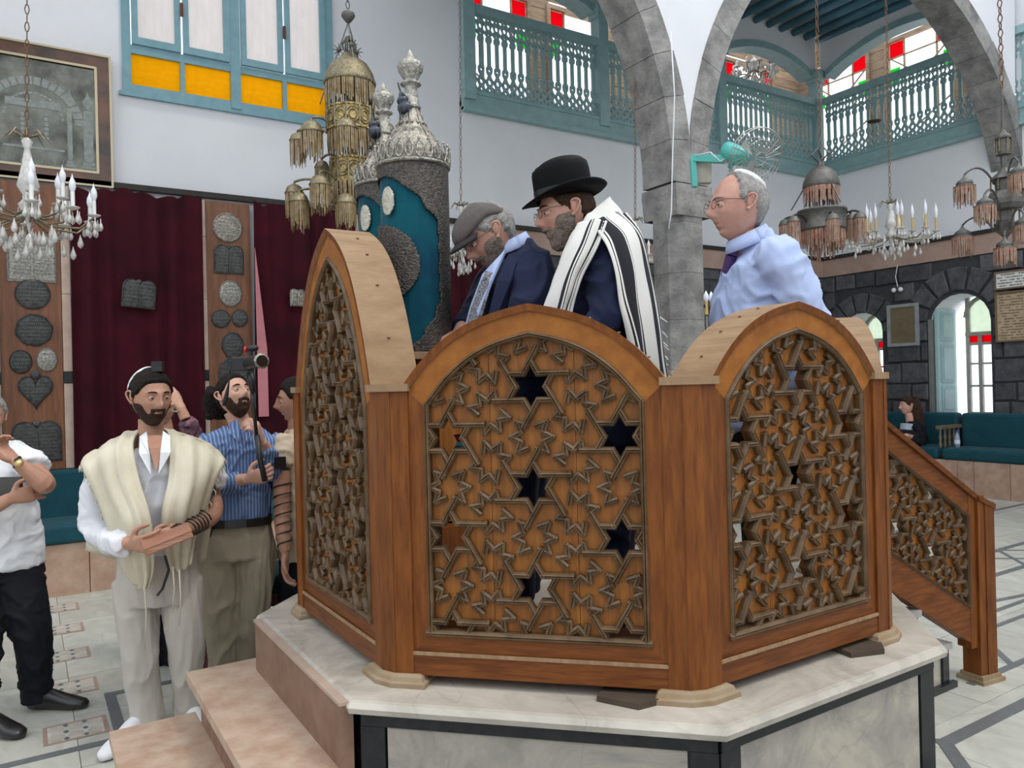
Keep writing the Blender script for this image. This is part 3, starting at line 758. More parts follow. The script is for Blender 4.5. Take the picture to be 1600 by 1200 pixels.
def parch(hw, zs, rise, n=14):  # pointed arch outline from left spring to right spring
    P = []
    for k in range(n+1):
        t = k/n; P.append((-hw+hw*t, zs+rise*(1-(.33*(1-t)+.67*(1-t)**3))))
    return P+[(-x, z) for x, z in P[-2::-1]]
def screen(rise, irise, zsp=.90, isp=.855, base=.09, tot=.765, label=''):
    t = thing('arched_screen', (0, 0, 0), 0, label, 'screen')
    hw = tot/2; ow = hw-.049; D = .05
    out = parch(hw-.0, zsp, rise); inn = parch(ow, isp, irise)
    # face frame in pieces: two stiles, sill, two arch halves
    Mf = Matrix(((1, 0, 0, 0), (0, 0, 1, 0), (0, 1, 0, 0), (0, 0, 0, 1)))
    zb, zi = .10, .155
    for s in (-1, 1):
        MB().prism([(s*hw, zb), (s*ow, zi), (s*ow, isp), (s*hw, zsp)][::s], -.026, D, Mf).build('stile', WOODF, t)
        n = len(out)//2; o = [p for p in out[:n+1]]; i_ = [p for p in inn[:n+1]]
        m = MB()
        for a in range(n):
            q = [(s*-1*o[a][0]*-1*-1, o[a][1]), (s*-1*o[a+1][0]*-1*-1, o[a+1][1]), (s*-1*i_[a+1][0]*-1*-1, i_[a+1][1]), (s*-1*i_[a][0]*-1*-1, i_[a][1])]
            m.prism(q[::s], -.026, D, Mf)
        m.build('arch_frame', mat('amber_frame', (.37, .135, .022), .45, col2=(.25, .080, .012), vscale=5, stretch=(3, 3, 3), bump=.1, spec=.3), t)
        # moulding round the opening
        m = MB()
        pts = [(s*ow*-1*-1, zi)]+[(s*-1*p[0]*-1*-1, p[1]) for p in i_]
        for a, b in zip(pts, pts[1:]):
            a2 = (a[0]*.975, a[1]-(.006 if a[1] > isp else -.0)); b2 = (b[0]*.975, b[1]-(.006 if b[1] > isp else 0))
            ridge(m, a2, b2, .017, -.036, .0, -.028)
        m.build('opening_moulding', MOULD, t)
    MB().prism([(-hw, zb), (hw, zb), (ow, zi), (-ow, zi)], -.026, D, Mf).build('sill', WOODH, t)
    m = MB(); ridge(m, (-ow, zi+.004), (ow, zi+.004), .022, -.036, 0, -.026); m.build('opening_moulding', MOULD, t)
    MB().box(-hw, hw, -.032, .055, .032, zb-.003).build('bottom_board', WOODH, t)
    MB().box(-hw, hw, -.036, -.03, zb-.006, zb+.004).build('bead', CAPW, t)
    # backing frame (the screens are double, with an inner leaf)
    MB().holed([(-hw, .02), (hw, .02)]+[(p[0], p[1]) for p in out[::-1]], [[(-ow+.0, zi), (ow, zi)]+[p for p in inn[::-1]]], D, .125, Mf).build('back_frame', WOODF, t)
    # cap following the arch
    for s in (-1, 1):
        n = len(out)//2; o = [(s*-1*p[0]*-1*-1, p[1]) for p in out[:n+1]]
        g = []
        for k, p in enumerate(o):
            a = V(o[max(0, k-1)]); b = V(o[min(n, k+1)]); d = (b-a).normalized(); nn = V((-d.y, d.x))
            if nn.y < 0: nn = -nn
            if k == n: nn = V((0, 1)); 
            q = V(p)+nn*.021; p = V(p)
            g.append([V((p.x, -.034, p.y)), V((q.x, -.038, q.y)), V((q.x, .132, q.y)), V((p.x, .132, p.y)), V((p.x, -.034, p.y))])
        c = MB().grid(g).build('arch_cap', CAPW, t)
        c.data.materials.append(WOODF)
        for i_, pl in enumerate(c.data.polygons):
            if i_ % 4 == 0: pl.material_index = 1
        for k in (2, 5, 8, 11):
            m = MB(); p = o[k]; a = V(o[k-1]); b = V(o[k+1]); d = (b-a).normalized(); nn = V((-d.y, d.x))
            if nn.y < 0: nn = -nn
            q = V(p)+nn*.023; m.ball(V((q.x, .05, q.y)), .006, 7, 4, (1, 1, .6))
            m.build('cap_screw', mat('wood_plug', (.22, .14, .09), .6), t)
    inset = [(-ow+.012, zi+.012), (ow-.012, zi+.012)]+[(p[0]*.965, p[1]-.008) for p in inn[::-1]]
    hs = voids(0, -ow, ow, zi, isp+irise, .904 if rise < .4 else 1.19)
    lattice(t, inset, hs)
    return t
def side_pose(k, ap=AP-.035):
    a = radians(45*k); n = V((cos(a), sin(a), 0)); p = OC+n*ap+V((0, 0, SLAB))
    return p, a+pi/2      # local -Y faces outward
SL = {5: 'pointed-arch wooden screen with star lattice standing left of the front, facing us across the middle', 6: ''}
front = screen(.230, .212, label='front wooden screen with star lattice in the middle of the picture')
def place(o, k):
    p, rz = side_pose(k); o.location = p; o.rotation_euler = (0, 0, rz); return o
place(front, 5)
tall = screen(.57, .53, label='tall narrow-looking pointed wooden screen at the left of the platform')
place(tall, 4)
for k, lb in ((6, 'right wooden screen with star lattice in front of the man in the light blue shirt'), (7, 'wooden screen seen almost edge-on at far right, its bleached cap in sunlight'), (3, 'rear left wooden screen behind the tall pointed one'), (2, 'rear wooden screen behind the velvet scroll cases'), (1, 'rear right wooden screen behind the two men in dark suits')):
    c = copy_tree(front); c['label'] = lb; place(c, k)
for o in bpy.data.objects:
    if o.name.startswith('arched_screen') and o.type == 'EMPTY': o['group'] = 'star-lattice screens around the platform'
# ---- corner posts
def corner_post(k, label):
    a = radians(22.5+45*k); R = AP/cos(pi/8); t = thing('corner_post', (OC.x+R*cos(a), OC.y+R*sin(a), SLAB), a, label, 'post', 'corner posts between the screens')
    # local +X outward; faces at +-22.5 deg
    def loc(along, off, s):   # along the side from the corner, off inward from the face
        b = s*radians(22.5); n = V((cos(b), sin(b))); tt = V((-n.y, n.x))*s
        return V((0, 0))+tt*along-n*off
    for s in (-1, 1):
        p = [loc(.028, .0, s), loc(.088, .0, s), loc(.088, .13, s), loc(.028, .13, s)]
        MB().prism([q[:] for q in p][::-s], .02, .90).build('post_board', WOODF, t)
    A = [loc(.030, -.003, -1), loc(.030, -.003, 1)]; B_ = [loc(.03, .10, -1), loc(.03, .10, 1)]
    MB().prism([A[0], A[1], B_[1], B_[0]], .02, .90).build('corner_board', WOODF, t)
    o = [loc(.094, -.012, -1), loc(.03, -.012, -1), loc(.03, -.012, 1), loc(.094, -.012, 1), loc(.094, .14, 1), loc(.03, .15, 1), loc(.03, .15, -1), loc(.094, .14, -1)]
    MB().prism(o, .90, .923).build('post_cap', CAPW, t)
    def ring(e): return [loc(.102+e, -e, -1), loc(.022, -e, -1), loc(.022, -e, 1), loc(.102+e, -e, 1), loc(.102+e, .15, 1), loc(.102+e, .15, -1)]
    m = MB(); g = [[V((*p, z)) for p in ring(e)] for e, z in ((.030, -.0), (.030, .014), (.020, .018), (.016, .03), (.006, .036))]
    m.grid(g, closed=True); m.add([V((*p, .036)) for p in ring(.006)], [tuple(range(6))]); m.build('foot', FEETW, t)
    return t
corner_post(4, 'corner post between the tall left screen and the front screen'); corner_post(5, 'corner post between the front screen and the right screen')
corner_post(6, 'corner post at the right end of the right screen'); corner_post(3, 'far left corner post at the outer edge of the tall screen')
corner_post(7, 'corner post hidden behind the right screen where the stairs begin'); corner_post(2, 'rear corner post behind the velvet scroll cases')
corner_post(1, 'rear corner post behind the man in the dark hat'); corner_post(0, 'rear corner post behind the man in the light blue shirt')
# small blocks that prop the screens up off the slab
for k in (5, 6):
    p, rz = side_pose(k, AP-.02); M = Matrix.Translation(p) @ Matrix.Rotation(rz, 4, 'Z')
    tag(MB().prism([(.18, -.05), (.30, -.09), (.36, -.04), (.36, .05), (.2, .05)], 0.0, .017, M).build('prop_block', mat('dark_block', (.10, .075, .055), .7, var=.3)), 'dark wooden block wedged beneath the %s screen' % ('front' if k == 5 else 'right'), 'block')
# ---- sloping stair screen
ss = thing('stair_screen', (3.19, 2.09, 0), 0, 'sloping wooden stair screen with star lattice and newel post on the right', 'screen')
ang = atan2(2.04-2.14, 4.0-3.19); M = Matrix.Translation((3.19, 2.14, 0)) @ Matrix.Rotation(ang, 4, 'Z'); LN = .80
Mf = M @ Matrix(((1, 0, 0, 0), (0, 0, 1, 0), (0, 1, 0, 0), (0, 0, 0, 1)))
zt = lambda x: 1.42-.63*x; zb = lambda x: .66-.60*x
def para(x0, x1, a, b, w, h): return [(x0, b(x0)), (x1, b(x1)), (x1, a(x1)), (x0, a(x0))]
def sp(nm, poly, y0, y1, mt): return MB().prism(poly, y0, y1, Mf).build(nm, mt, ss, world=True)
ti = lambda x: zt(x)-.10; bi = lambda x: zb(x)+.17
sp('top_frame', [(0, ti(0)), (LN, ti(LN)), (LN, zt(LN)), (0, zt(0))], -.03, .04, WOODH)
sp('bottom_frame', [(0, zb(0)), (LN, zb(LN)), (LN, bi(LN)), (0, bi(0))], -.03, .04, WOODH)
sp('stile', [(0, zb(0)), (.05, zb(.05)), (.05, zt(.05)), (0, zt(0))], -.032, .042, WOODF); sp('stile', [(LN-.05, zb(LN)), (LN, zb(LN)), (LN, zt(LN)), (LN-.05, zt(LN-.05))], -.032, .042, WOODF)
m = MB(); g = [[Mf @ V((x, z, y)) for (z, y) in ((zt(x), -.045), (zt(x)+.025, -.05), (zt(x)+.025, .06), (zt(x), .05), (zt(x), -.045))] for x in (0, LN-.0, LN+.0)]
m.grid(g); m.build('handrail', WOODH, ss, world=True)
# lattice in the stair screen
sub = bpy.data.objects.new('lattice_leaf', None)
out = [(.055, bi(.055)+.01), (LN-.055, bi(LN-.055)+.01), (LN-.055, ti(LN-.055)-.01), (.055, ti(.055)-.01)]
before = set(bpy.data.objects)
tmp = thing('tmp'); 
hs = [(x, z) for (x, z) in [(.26-.0, .83), (.51, .62), (.26, 1.115), (.51, .905), (.01, 1.04), (.76, .44), (.76, .72), (.01, 1.3), (.51, .34), (.26, .55)]]
hs2 = [(.02+i*LA*.866*.93, 1.06-.165*i+j*LA*.93) for i in range(-1, 5) for j in (-2, -1, 0, 1)]
SEAMS = [.26, .52]; _s = LA, RT6; LA *= .93; RT6 *= .9
hs2 = [(.26+i*LA*.866, .83+(LA/2 if i % 2 else 0)+j*LA) for i in range(-2, 4) for j in range(-4, 4)]
oi = insidef([(-.1, bi(-.1)-.12), (LN+.1, bi(LN+.1)-.12), (LN+.1, ti(LN+.1)+.12), (-.1, ti(-.1)+.12)])
lattice(tmp, out, [h for h in hs2 if oi(*h)])
LA, RT6 = _s
inv = FR[ss.name].inverted() @ M
for o in list(bpy.data.objects):
    if o.parent == tmp:
        o.parent = ss; o.data.transform(inv)
bpy.data.objects.remove(tmp)
m = MB()
q = [(.055, bi(.055)+.008), (LN-.055, bi(LN-.055)+.008), (LN-.055, ti(LN-.055)-.008), (.055, ti(.055)-.008)]
for a, b in zip(q, q[1:]+q[:1]): ridge(m, a, b, .016, -.04, 0, -.03)
m.v = [M @ p for p in m.v]; m.build('opening_moulding', MOULD, ss, world=True)
nx = LN
MB().box(nx, nx+.05, -.045, .05, .04, zt(nx)+.02, M).build('newel', WOODF, ss, world=True)
MB().box(nx+.05, nx+.12, -.05, .055, .04, zt(nx)-.02, M).build('newel', WOODF, ss, world=True)
MB().add([M @ V(p) for p in [(nx, -.055, zt(nx)), (nx+.125, -.055, zt(nx)-.055), (nx+.125, .06, zt(nx)-.055), (nx, .06, zt(nx)), (nx, -.055, zt(nx)+.025), (nx+.13, -.055, zt(nx)-.03), (nx+.13, .06, zt(nx)-.03), (nx, .06, zt(nx)+.025)]], [(0, 3, 2, 1), (4, 5, 6, 7), (0, 1, 5, 4), (1, 2, 6, 5), (2, 3, 7, 6), (3, 0, 4, 7)]).build('newel_cap', WOODH, ss, world=True)
MB().box(nx-.02, nx+.15, -.07, .075, .0, .02, M).build('newel_foot', FEETW, ss, world=True); MB().box(nx-.008, nx+.135, -.058, .063, .02, .04, M).build('newel_foot', FEETW, ss, world=True)
# ---- reading desk
dk = thing('reading_desk', (1.32, 2.75, SLAB), 0, 'wooden reading desk with burgundy cloth holding the velvet scroll cases', 'desk')
def db(nm, x0, x1, y0, y1, z0, z1, mt): return MB().box(x0, x1, y0, y1, z0, z1).build(nm, mt, dk, world=True)
DT = at(655, 546, 2.80).z; DT = 1.675
DX0, DX1, DY0, DY1 = 1.12, 1.48, 2.42, 3.05
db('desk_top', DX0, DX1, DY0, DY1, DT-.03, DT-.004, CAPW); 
for (x, y) in ((DX0+.04, DY0+.04), (DX1-.1, DY0+.04), (DX0+.04, DY1-.1), (DX1-.1, DY1-.1)): db('leg', x, x+.06, y, y+.06, SLAB, DT-.03, PILW)
db('apron', DX0+.05, DX1-.05, DY0+.05, DY0+.075, DT-.17, DT-.03, PILW); db('apron', DX0+.05, DX0+.075, DY0+.05, DY1-.05, DT-.17, DT-.03, PILW)
db('shelf', DX0+.06, DX1-.06, DY0+.06, DY1-.06, SLAB+.45, SLAB+.475, PILW)
cl = MB(); g = []
for i in range(13):
    x = DX0-.03+(DX1-DX0-.15)*i/12
    g.append([V((x, DY0+.12+.02*sin(i*1.3), DT+.004)), V((x, DY1+.02, DT+.004))])
    
cl.grid(g); g2 = [[V((DX0-.012-.008*sin(j*.9), DY0+.12+(DY1-DY0-.1)*j/20, DT+.006-(.22*k/4 if k else 0))) for k in range(5)] for j in range(21)]
cl.grid(g2)
tag(cl.build('table_cloth', VELVET, smooth=True), 'burgundy velvet cloth laid over the reading desk', 'cloth')
fr = MB()
for k in range(9):
    p = at(632+1.5*k, 552, 2.72); fr.tube([p, p+V((0, 0, -.05)), p+V((.004*sin(k), 0, -.095))], .0022, 4)
p = at(638, 549, 2.72); fr.ball(p, .012, 6, 4)
tag(fr.build('cloth_tassel', mat('grey_tassel', (.36, .28, .26), .8, var=.3)), 'grey tassel hanging from the corner of the desk cloth', 'tassel')
pp = MB().box(1.32, 1.46, 2.45, 2.62, DT-.003, DT+.006).build('open_papers', WHITEC); tag(pp, 'pale sheet lying on the reading desk under the flat-capped man\'s hand', 'paper')
# ---- scroll cases
def tik(px, py, d, R, zb, Hb, yaw, label, tilt=0.):
    p = at(px, py, d); p.z = zb
    t = thing('scroll_case', p, yaw, label, 'scroll case', 'silver-domed scroll cases on the desk')
    n = 20
    b = MB(); b.lathe([(R*.995, 0), (R, .005), (R, Hb-.0)], n); b.build('velvet_body', TURQ, t, smooth=False)
    # silver sheets: bands + corner spandrels as thin raised shell pieces
    def shell(poly_ins, nm, mt, off=.006, res=(64, 60)):
        vs = []; fs = []; idx = {}
        def vid(i, j):
            k = (i, j)
            if k not in idx:
                a = 2*pi*(i % res[0])/res[0]; z = Hb*j/res[1]
                an = n; seg = 2*pi/an; aa = (a % seg)-seg/2; r = (R+off)*cos(seg/2)/cos(aa) if False else (R+off)
                idx[k] = len(vs); vs.append(V((r*cos(a), r*sin(a), z)))
            return idx[k]
        for i in range(res[0]):
            for j in range(res[1]):
                a = 2*pi*(i+.5)/res[0]; z = (j+.5)/res[1]
                if poly_ins(a, z): fs.append((vid(i, j), vid(i+1, j), vid(i+1, j+1), vid(i, j+1)))
        if not fs: return
        m = MB(); m.add(vs, fs)
        o = m.build(nm, mt, t, smooth=True); sm = o.modifiers.new('t', 'SOLIDIFY'); sm.thickness = .006; sm.offset = -.2
        return o
    # each half of the case: window of velvet centred at a=pi/2*k, silver around
    ac = atan2(-p.y, -p.x)-yaw
    def dl(a): return math.degrees((a-ac+radians(68)+pi) % (2*pi)-pi)     # degrees from the window centre
    LIM = [(0, 48), (.04, 62), (.09, 78), (.13, 84), (.18, 96), (.26, 108), (.30, 110), (.66, 110), (.70, 106), (.76, 88), (.82, 74), (.86, 58), (.90, 42), (.93, 20), (.935, 0), (1, 0)]
    def lim(z):
        for (z0, l0), (z1, l1) in zip(LIM, LIM[1:]):
            if z <= z1: return l0+(l1-l0)*(z-z0)/max(1e-6, z1-z0)
        return 0
    shell(lambda a, z: abs(dl(a))+2*sin(z*60) > lim(z), 'silver_frame', DARKS, .006, (150, 120))
    shell(lambda a, z: (dl(a)/76)**2+((z-.465)/.215)**2 < 1, 'silver_medallion', DARKS, .010, (150, 120))
    shell(lambda a, z: ((dl(a)-24)/13)**2+((z-.80)/.075)**2 < 1, 'silver_disc', mat('pale_disc', (.60, .57, .48), .4, metal=.6, var=.3, vscale=60, bump=.8), .010, (240, 150))
    # crown ring with oval openings
    c = MB(); c.lathe([(R+.006, Hb), (R+.016, Hb+.003), (R+.018, Hb+.012), (R+.006, Hb+.014)], 32)
    for k in range(24):
        a = 2*pi*k/24; ctr = V(((R+.013)*cos(a), (R+.013)*sin(a), Hb+.045)); tt = V((-sin(a), cos(a), 0)); nn = V((cos(a), sin(a), 0))
        c.tube([ctr+tt*(.0150*cos(q))+V((0, 0, .031*sin(q)))+nn*.002 for q in [2*pi*i/10 for i in range(10)]], .0042, 5, closed=True)
        c.ball(ctr+V((0, 0, .038)), .007, 6, 4)
    c.build('crown_ring', BRIGHTS, t, smooth=True)
    dm = MB(); Rr = R*.93
    prof = [(Rr, Hb+.0), (Rr*1.0, Hb+.05), (Rr*.97, Hb+.075), (Rr*.86, Hb+.105), (Rr*.68, Hb+.135), (Rr*.50, Hb+.165), (Rr*.37, Hb+.195), (Rr*.29, Hb+.225), (Rr*.25, Hb+.245)]
    dm.lathe(prof, 28); dm.build('onion_dome', DULLS, t, smooth=True)
    rb = MB()
    for k in range(8): rb.tube([V(((r+.002)*cos(pi/4*k+.2), (r+.002)*sin(pi/4*k+.2), z)) for r, z in prof[1:]], .0026, 4)
    for k in range(16):
        a = pi/8*k
        for (rr, zz, s) in ((prof[3][0], prof[3][1], .018), (prof[4][0], prof[4][1]+.005, .015), (prof[5][0], prof[5][1]+.012, .011)):
            ct = V((rr*cos(a), rr*sin(a), zz))
            for q in (-1, 0, 1): rb.tube([ct+V((0, 0, -s*.6)), ct+V((-sin(a), cos(a), 0))*(q*s*.7)+V((-.4*s*cos(a), -.4*s*sin(a), s*.6))], [.0035, .0012], 4)
    rb.build('dome_relief', DULLS, t, smooth=True)
    f = MB(); z = Hb+.24; q = Rr*.25
    f.lathe([(q*1.15, z), (q*1.3, z+.006), (q*1.1, z+.014), (q*.95, z+.05), (q*.82, z+.082), (q*.8, z+.088), (q*1.35, z+.096), (q*1.35, z+.101), (q*.85, z+.108), (q*.95, z+.118), (q*1.6, z+.150), (q*1.72, z+.168), (q*1.5, z+.183), (q*.95, z+.190), (q*1.0, z+.196), (q*.6, z+.201), (q*.45, z+.215), (q*.1, z+.235), (0, z+.238)], 18)
    f.build('finial', BRIGHTS, t, smooth=True)
    return t
tik(652, 545, 3.02, .1305, DT+.002, .722, radians(0), 'larger turquoise velvet scroll case with silver dome standing nearest the capped man')
tik(609, 545, 3.42, .122, DT+.002, .755, radians(0), 'scroll case with silver dome half hidden behind the larger one')
def rimmon(px0, py0, px1, py1, d, label):   # a long-stemmed silver finial: bulb near the top, bells on chains
    a = at(px0, py0, d); b = at(px1, py1, d); t = thing('scroll_finial', a, 0, label, 'finial', 'dark silver finials'); ax = (b-a); L = ax.length; dd = ax.normalized()
    x, y, dd = frame(a, b); M = Matrix(((x.x, y.x, dd.x, 0), (x.y, y.y, dd.y, 0), (x.z, y.z, dd.z, 0), (0, 0, 0, 1)))
    mt = mat('black_silver', (.10, .11, .13), .3, metal=.8, var=.5, vscale=50, bump=.4)
    MB().lathe([(.001, 0), (.011, .002), (.010, .06), (.007, .09), (.014, L*.38), (.028, L*.45), (.031, L*.52), (.028, L*.58), (.018, L*.60), (.024, L*.62), (.025, L*.67), (.019, L*.71), (.013, L*.73), (.010, L*.78), (.004, L*.82), (.003, L*.98), (0, L)], 12, M=M).build('stem', mt, t, smooth=True)
    m = MB()
    for k in range(5):
        p = M @ V((.028*cos(k*1.256), .028*sin(k*1.256), L*.5)); m.tube([p, p+V((.0, 0, -.045))], .0016, 4); m.lathe([(.003, 0), (.007, -.012), (.009, -.02)], 7, p+V((0, 0, -.045)))
    m.build('bells', mt, t, smooth=True)
rimmon(646, 212, 621, 128, 3.0, 'dark silver finial leaning left above the large dome')
rimmon(592, 246, 580, 168, 3.4, 'dark silver finial in front of the brass hanging lamp')
# ================================================================ THINGS ON THE BACK WALL
WY = 7.56
def pilaster(u0, u1, label, strips):
    t = thing('wood_pilaster', ((u0+u1)/2, W1Y, .9), 0, label, 'pilaster', 'wooden pilasters carrying silver plaques')
    MB().box(u0, u1, WY-.02, W1Y-.002, .93, 3.33).build('wood_board', PILW, t, world=True)
    for (a, b) in strips:
        z = .93; k = 0
        while z < 3.32:
            z1 = min(z+(.72, .10, .66, .58, .5)[k % 5], 3.33)
            MB().box(a, b, WY-.03, W1Y-.002, z+.002, z1-.002).build('stone_strip', (BLACKM if k % 5 == 1 else STONEST), t, world=True); z = z1; k += 1
    return t
pilaster(-.17, .265, 'left wooden pilaster with plaques below the crystal chandelier', [(.27, .335), (-.24, -.175)])
pilaster(1.44, 1.84, 'wooden pilaster with plaques above the man with the camera pole', [(1.365, 1.435)])
pilaster(2.98, 3.38, 'wooden pilaster half hidden behind the fringed brass lamp and scroll cases', [(2.90, 2.975), (3.385, 3.45)])
def curtain(u0, u1, z0, z1, label, nf, depth=.05, gather=0., lean=0., hem=0):
    g = []; nx = nf*10; nz = 22; random.seed(int(u0*10)+50); ph = random.random()*6
    for j in range(nz+1):
        t = j/nz; z = z1-(z1-z0)*t; row = []
        for i in range(nx+1):
            s = i/nx; a = nf*2*pi*s
            u = u0+(u1-u0)*s+.03*sin(a*.5+ph)*t+lean*t*s
            dy = depth*(.45+.55*t)*sin(a+.7*sin(a*.37+ph)+t*.7)*(.55+.45*sin(a*.23+ph*2))
            top = z1+.035*(abs(sin(a*.5+ph)))*(1 if j == 0 else 0)-.02*sin(a*.31)
            row.append(V((u, WY-.085+dy, top if j == 0 else z)))
        g.append(row)
    return tag(MB().grid(g).build('curtain', VELVET, smooth=True), label, 'curtain', 'burgundy velvet curtains along the back wall')
curtain(.345, 1.40, .93, 3.30, 'burgundy curtain with a tablet plaque, hanging behind the shawled man', 6)
curtain(1.86, 2.88, .93, 3.33, 'burgundy curtain between the camera pole and the tall wooden screen', 6, .06)
curtain(-1.6, -.20, .93, 3.28, 'burgundy curtain at the far left edge of the picture', 6)
curtain(3.47, 4.42, .93, 3.0, 'burgundy curtain seen between the scroll case and the capped man', 5)
lg = [[V((1.86+.05*k+(.10*k/2)*(1-j/10)*0+.02*j/10*k, WY-.15, 3.1-2.1*j/10)) for k in range(3)] for j in range(11)]
tag(MB().grid([[V((1.855+.0*k+(.045*k)*min(1, j/6), WY-.12-.01*k, 2.9-1.6*j/10)) for k in range(3)] for j in range(11)]).build('curtain_lining', LININGP, smooth=True), 'pink lining turned out along the edge of a burgundy curtain', 'lining')
# plaques
def plaque(u, z, w, h, shape, label, mt=TARN, y=WY-.02, tiltdeg=0, n=28):
    t = thing('silver_plaque', (u, y, z), 0, label, 'plaque', 'engraved silver plaques')
    if shape == 'round': P = [(w/2*cos(2*pi*k/n), h/2*sin(2*pi*k/n)) for k in range(n)]
    elif shape == 'lobed': P = [(w/2*cos(2*pi*k/n)*(1+.03*sin(8*2*pi*k/n)), h/2*sin(2*pi*k/n)*(1+.03*sin(8*2*pi*k/n))) for k in range(n)]
    elif shape == 'tablet':
        r = w/4; P = [(-w/2, -h/2), (w/2, -h/2), (w/2, h/2-r)]+[(w/4+r*cos(pi*k/8), h/2-r+r*sin(pi*k/8)) for k in range(1, 8)]+[(0, h/2-r*.55)]+[(-w/4+r*cos(pi*k/8), h/2-r+r*sin(pi*k/8)) for k in range(1, 8)]+[(-w/2, h/2-r)]
    elif shape == 'heart':
        P = []
        for k in range(32):
            a = 2*pi*k/32; x = 16*sin(a)**3; q = 13*cos(a)-5*cos(2*a)-2*cos(3*a)-cos(4*a); P.append((x/34*w, (q+2)/30*h))
        P = P[::-1]
    M = Matrix(((1, 0, 0, 0), (0, 0, 1, 0), (0, 1, 0, 0), (0, 0, 0, 1))) @ Matrix.Rotation(radians(tiltdeg), 4, 'Z')
    m = MB(); k = len(P); cc = V((sum(p[0] for p in P)/k, sum(p[1] for p in P)/k))
    rings = [(1, -.0), (1, -.012), (.93, -.020), (.90, -.014), (.6, -.022), (.25, -.026)]
    vs = [M @ V((cc.x+(p[0]-cc.x)*s, cc.y+(p[1]-cc.y)*s, d)) for s, d in rings for p in P]
    fs = [(i*k+j, i*k+(j+1) % k, (i+1)*k+(j+1) % k, (i+1)*k+j) for i in range(len(rings)-1) for j in range(k)]+[tuple((len(rings)-1)*k+j for j in range(k))]
    m.add(vs, fs).build('plate', mt, t)
    ins = insidef([(cc.x+(p[0]-cc.x)*.82, cc.y+(p[1]-cc.y)*.82) for p in P])
    # engraved lines of writing as raised strokes
    g = MB(); random.seed(int((u+z)*100)); nl = max(4, int(h/.032))
    for r in range(nl):
        zz = -h*.40+h*.8*r/(nl-1) if nl > 1 else 0; x = -w*.42
        while x < w*.42:
            l = random.uniform(.006, .013)
            if ins(x, zz) and ins(x+l, zz) and (shape != 'tablet' or abs(x) > w*.03):
                q = random.random()
                a = V((x, zz, -.026)); b = V((x+l, zz+(0 if q < .5 else .007), -.026))
                g.bar(M @ a, M @ b, .0032, .005, (0, 1, 0))
                if q > .4: g.bar(M @ V((x+l*.5, zz-.004, -.026)), M @ V((x+l*.5, zz+.006, -.026)), .0032, .005, (0, 1, 0))
            x += l+random.uniform(.003, .008)
    if g.v: g.build('engraved_lines', MT['line_silver'], t, kind='stuff')
    if shape == 'heart': MB().ball((0, -.015, h*.50), w*.14, 12, 6, (1, .25, 1)).build('finial_knob', mt, t, smooth=True)
    if shape == 'tablet':
        MB().box(-.006, .006, -.034, -.01, -h*.45, h*.22).build('centre_rib', mt, t)
        MB().ball((0, -.012, h*.5-.02), w*.09, 10, 6, (1, .3, .8)).build('crest', mt, t, smooth=True)
    return t
mat('line_silver', (.30, .29, .27), .45, metal=.6, var=.3)
PL = [(.06, 2.70, .35, .40, 'tablet', 'bright silver book-shaped plaque just below the crystal chandelier', BRIGHTS), (.06, 2.40, .26, .26, 'round', 'round silver plaque on the left pilaster beneath the book-shaped one', TARN),
 (.065, 2.10, .27, .27, 'lobed', 'lobed round silver plaque third from the top of the left pilaster', TARN), (-.035, 1.835, .165, .20, 'round', 'small plain oval plaque left of the engraved oval one', TARN),
 (.15, 1.85, .155, .20, 'round', 'small bright engraved oval plaque on the left pilaster', BRIGHTS), (.065, 1.58, .27, .30, 'heart', 'heart-shaped silver plaque on the left pilaster', TARN),
 (.065, 1.17, .36, .34, 'tablet', 'large twin-tablet plaque at the foot of the left pilaster', TARN)]
for p in PL: plaque(*p)
plaque(.85, 2.42, .27, .25, 'tablet', 'silver tablet plaque pinned to the middle of the burgundy curtain', TARN, WY-.15, -5)
for p in [(1.635, 3.09, .27, .28, 'round', 'round silver plaque at the top of the pilaster right of the curtain', DULLS), (1.64, 2.79, .27, .27, 'tablet', 'tablet plaque below the top round one on the right pilaster', TARN),
 (1.645, 2.47, .21, .25, 'round', 'pale oval plaque in the middle of the right pilaster', BRIGHTS), (1.555, 2.23, .17, .17, 'round', 'left of two small round plaques side by side', TARN), (1.725, 2.24, .15, .17, 'round', 'right of two small round plaques side by side', TARN),
 (1.655, 1.98, .20, .25, 'lobed', 'tall engraved plaque just above the video camera', TARN), (1.68, 1.72, .32, .32, 'lobed', 'large plaque mostly hidden behind the video camera', TARN)]: plaque(*p)
plaque(2.24, 2.44, .15, .17, 'tablet', 'small pale plaque on the curtain at the left edge of the tall screen', DULLS, WY-.16)
# engraved mirror
mr = thing('engraved_mirror', (.0, W1Y, 3.35), 0, 'large engraved mirror in a dark wooden frame at top left', 'mirror')
u0, u1, z0, z1 = -1.3, .68, 3.36, 4.50
MB().holed([(u0, z0), (u1, z0), (u1, z1), (u0, z1)], [[(u0+.12, z0+.12), (u1-.12, z0+.12), (u1-.12, z1-.12), (u0+.12, z1-.12)]], -.05, 0, Mwall1(W1Y-.01)).build('frame', mat('mirror_frame_wood', (.17, .065, .028), .3, col2=(.035, .018, .012), vscale=4, kind='noise', coat=.2), mr, world=True)
MB().box(u0+.11, u1-.11, W1Y-.045, W1Y-.035, z0+.11, z1-.11).build('mirror_glass', mat('old_mirror', (.16, .165, .14), .12, metal=.8, col2=(.045, .045, .04), vscale=4), mr, world=True)
m = MB()
for (a, b, c, d) in ((u0+.11, u1-.11, z0+.105, z0+.125), (u0+.11, u1-.11, z1-.125, z1-.105), (u1-.125, u1-.105, z0+.11, z1-.11)): m.box(a, b, W1Y-.066, W1Y-.055, c, d)
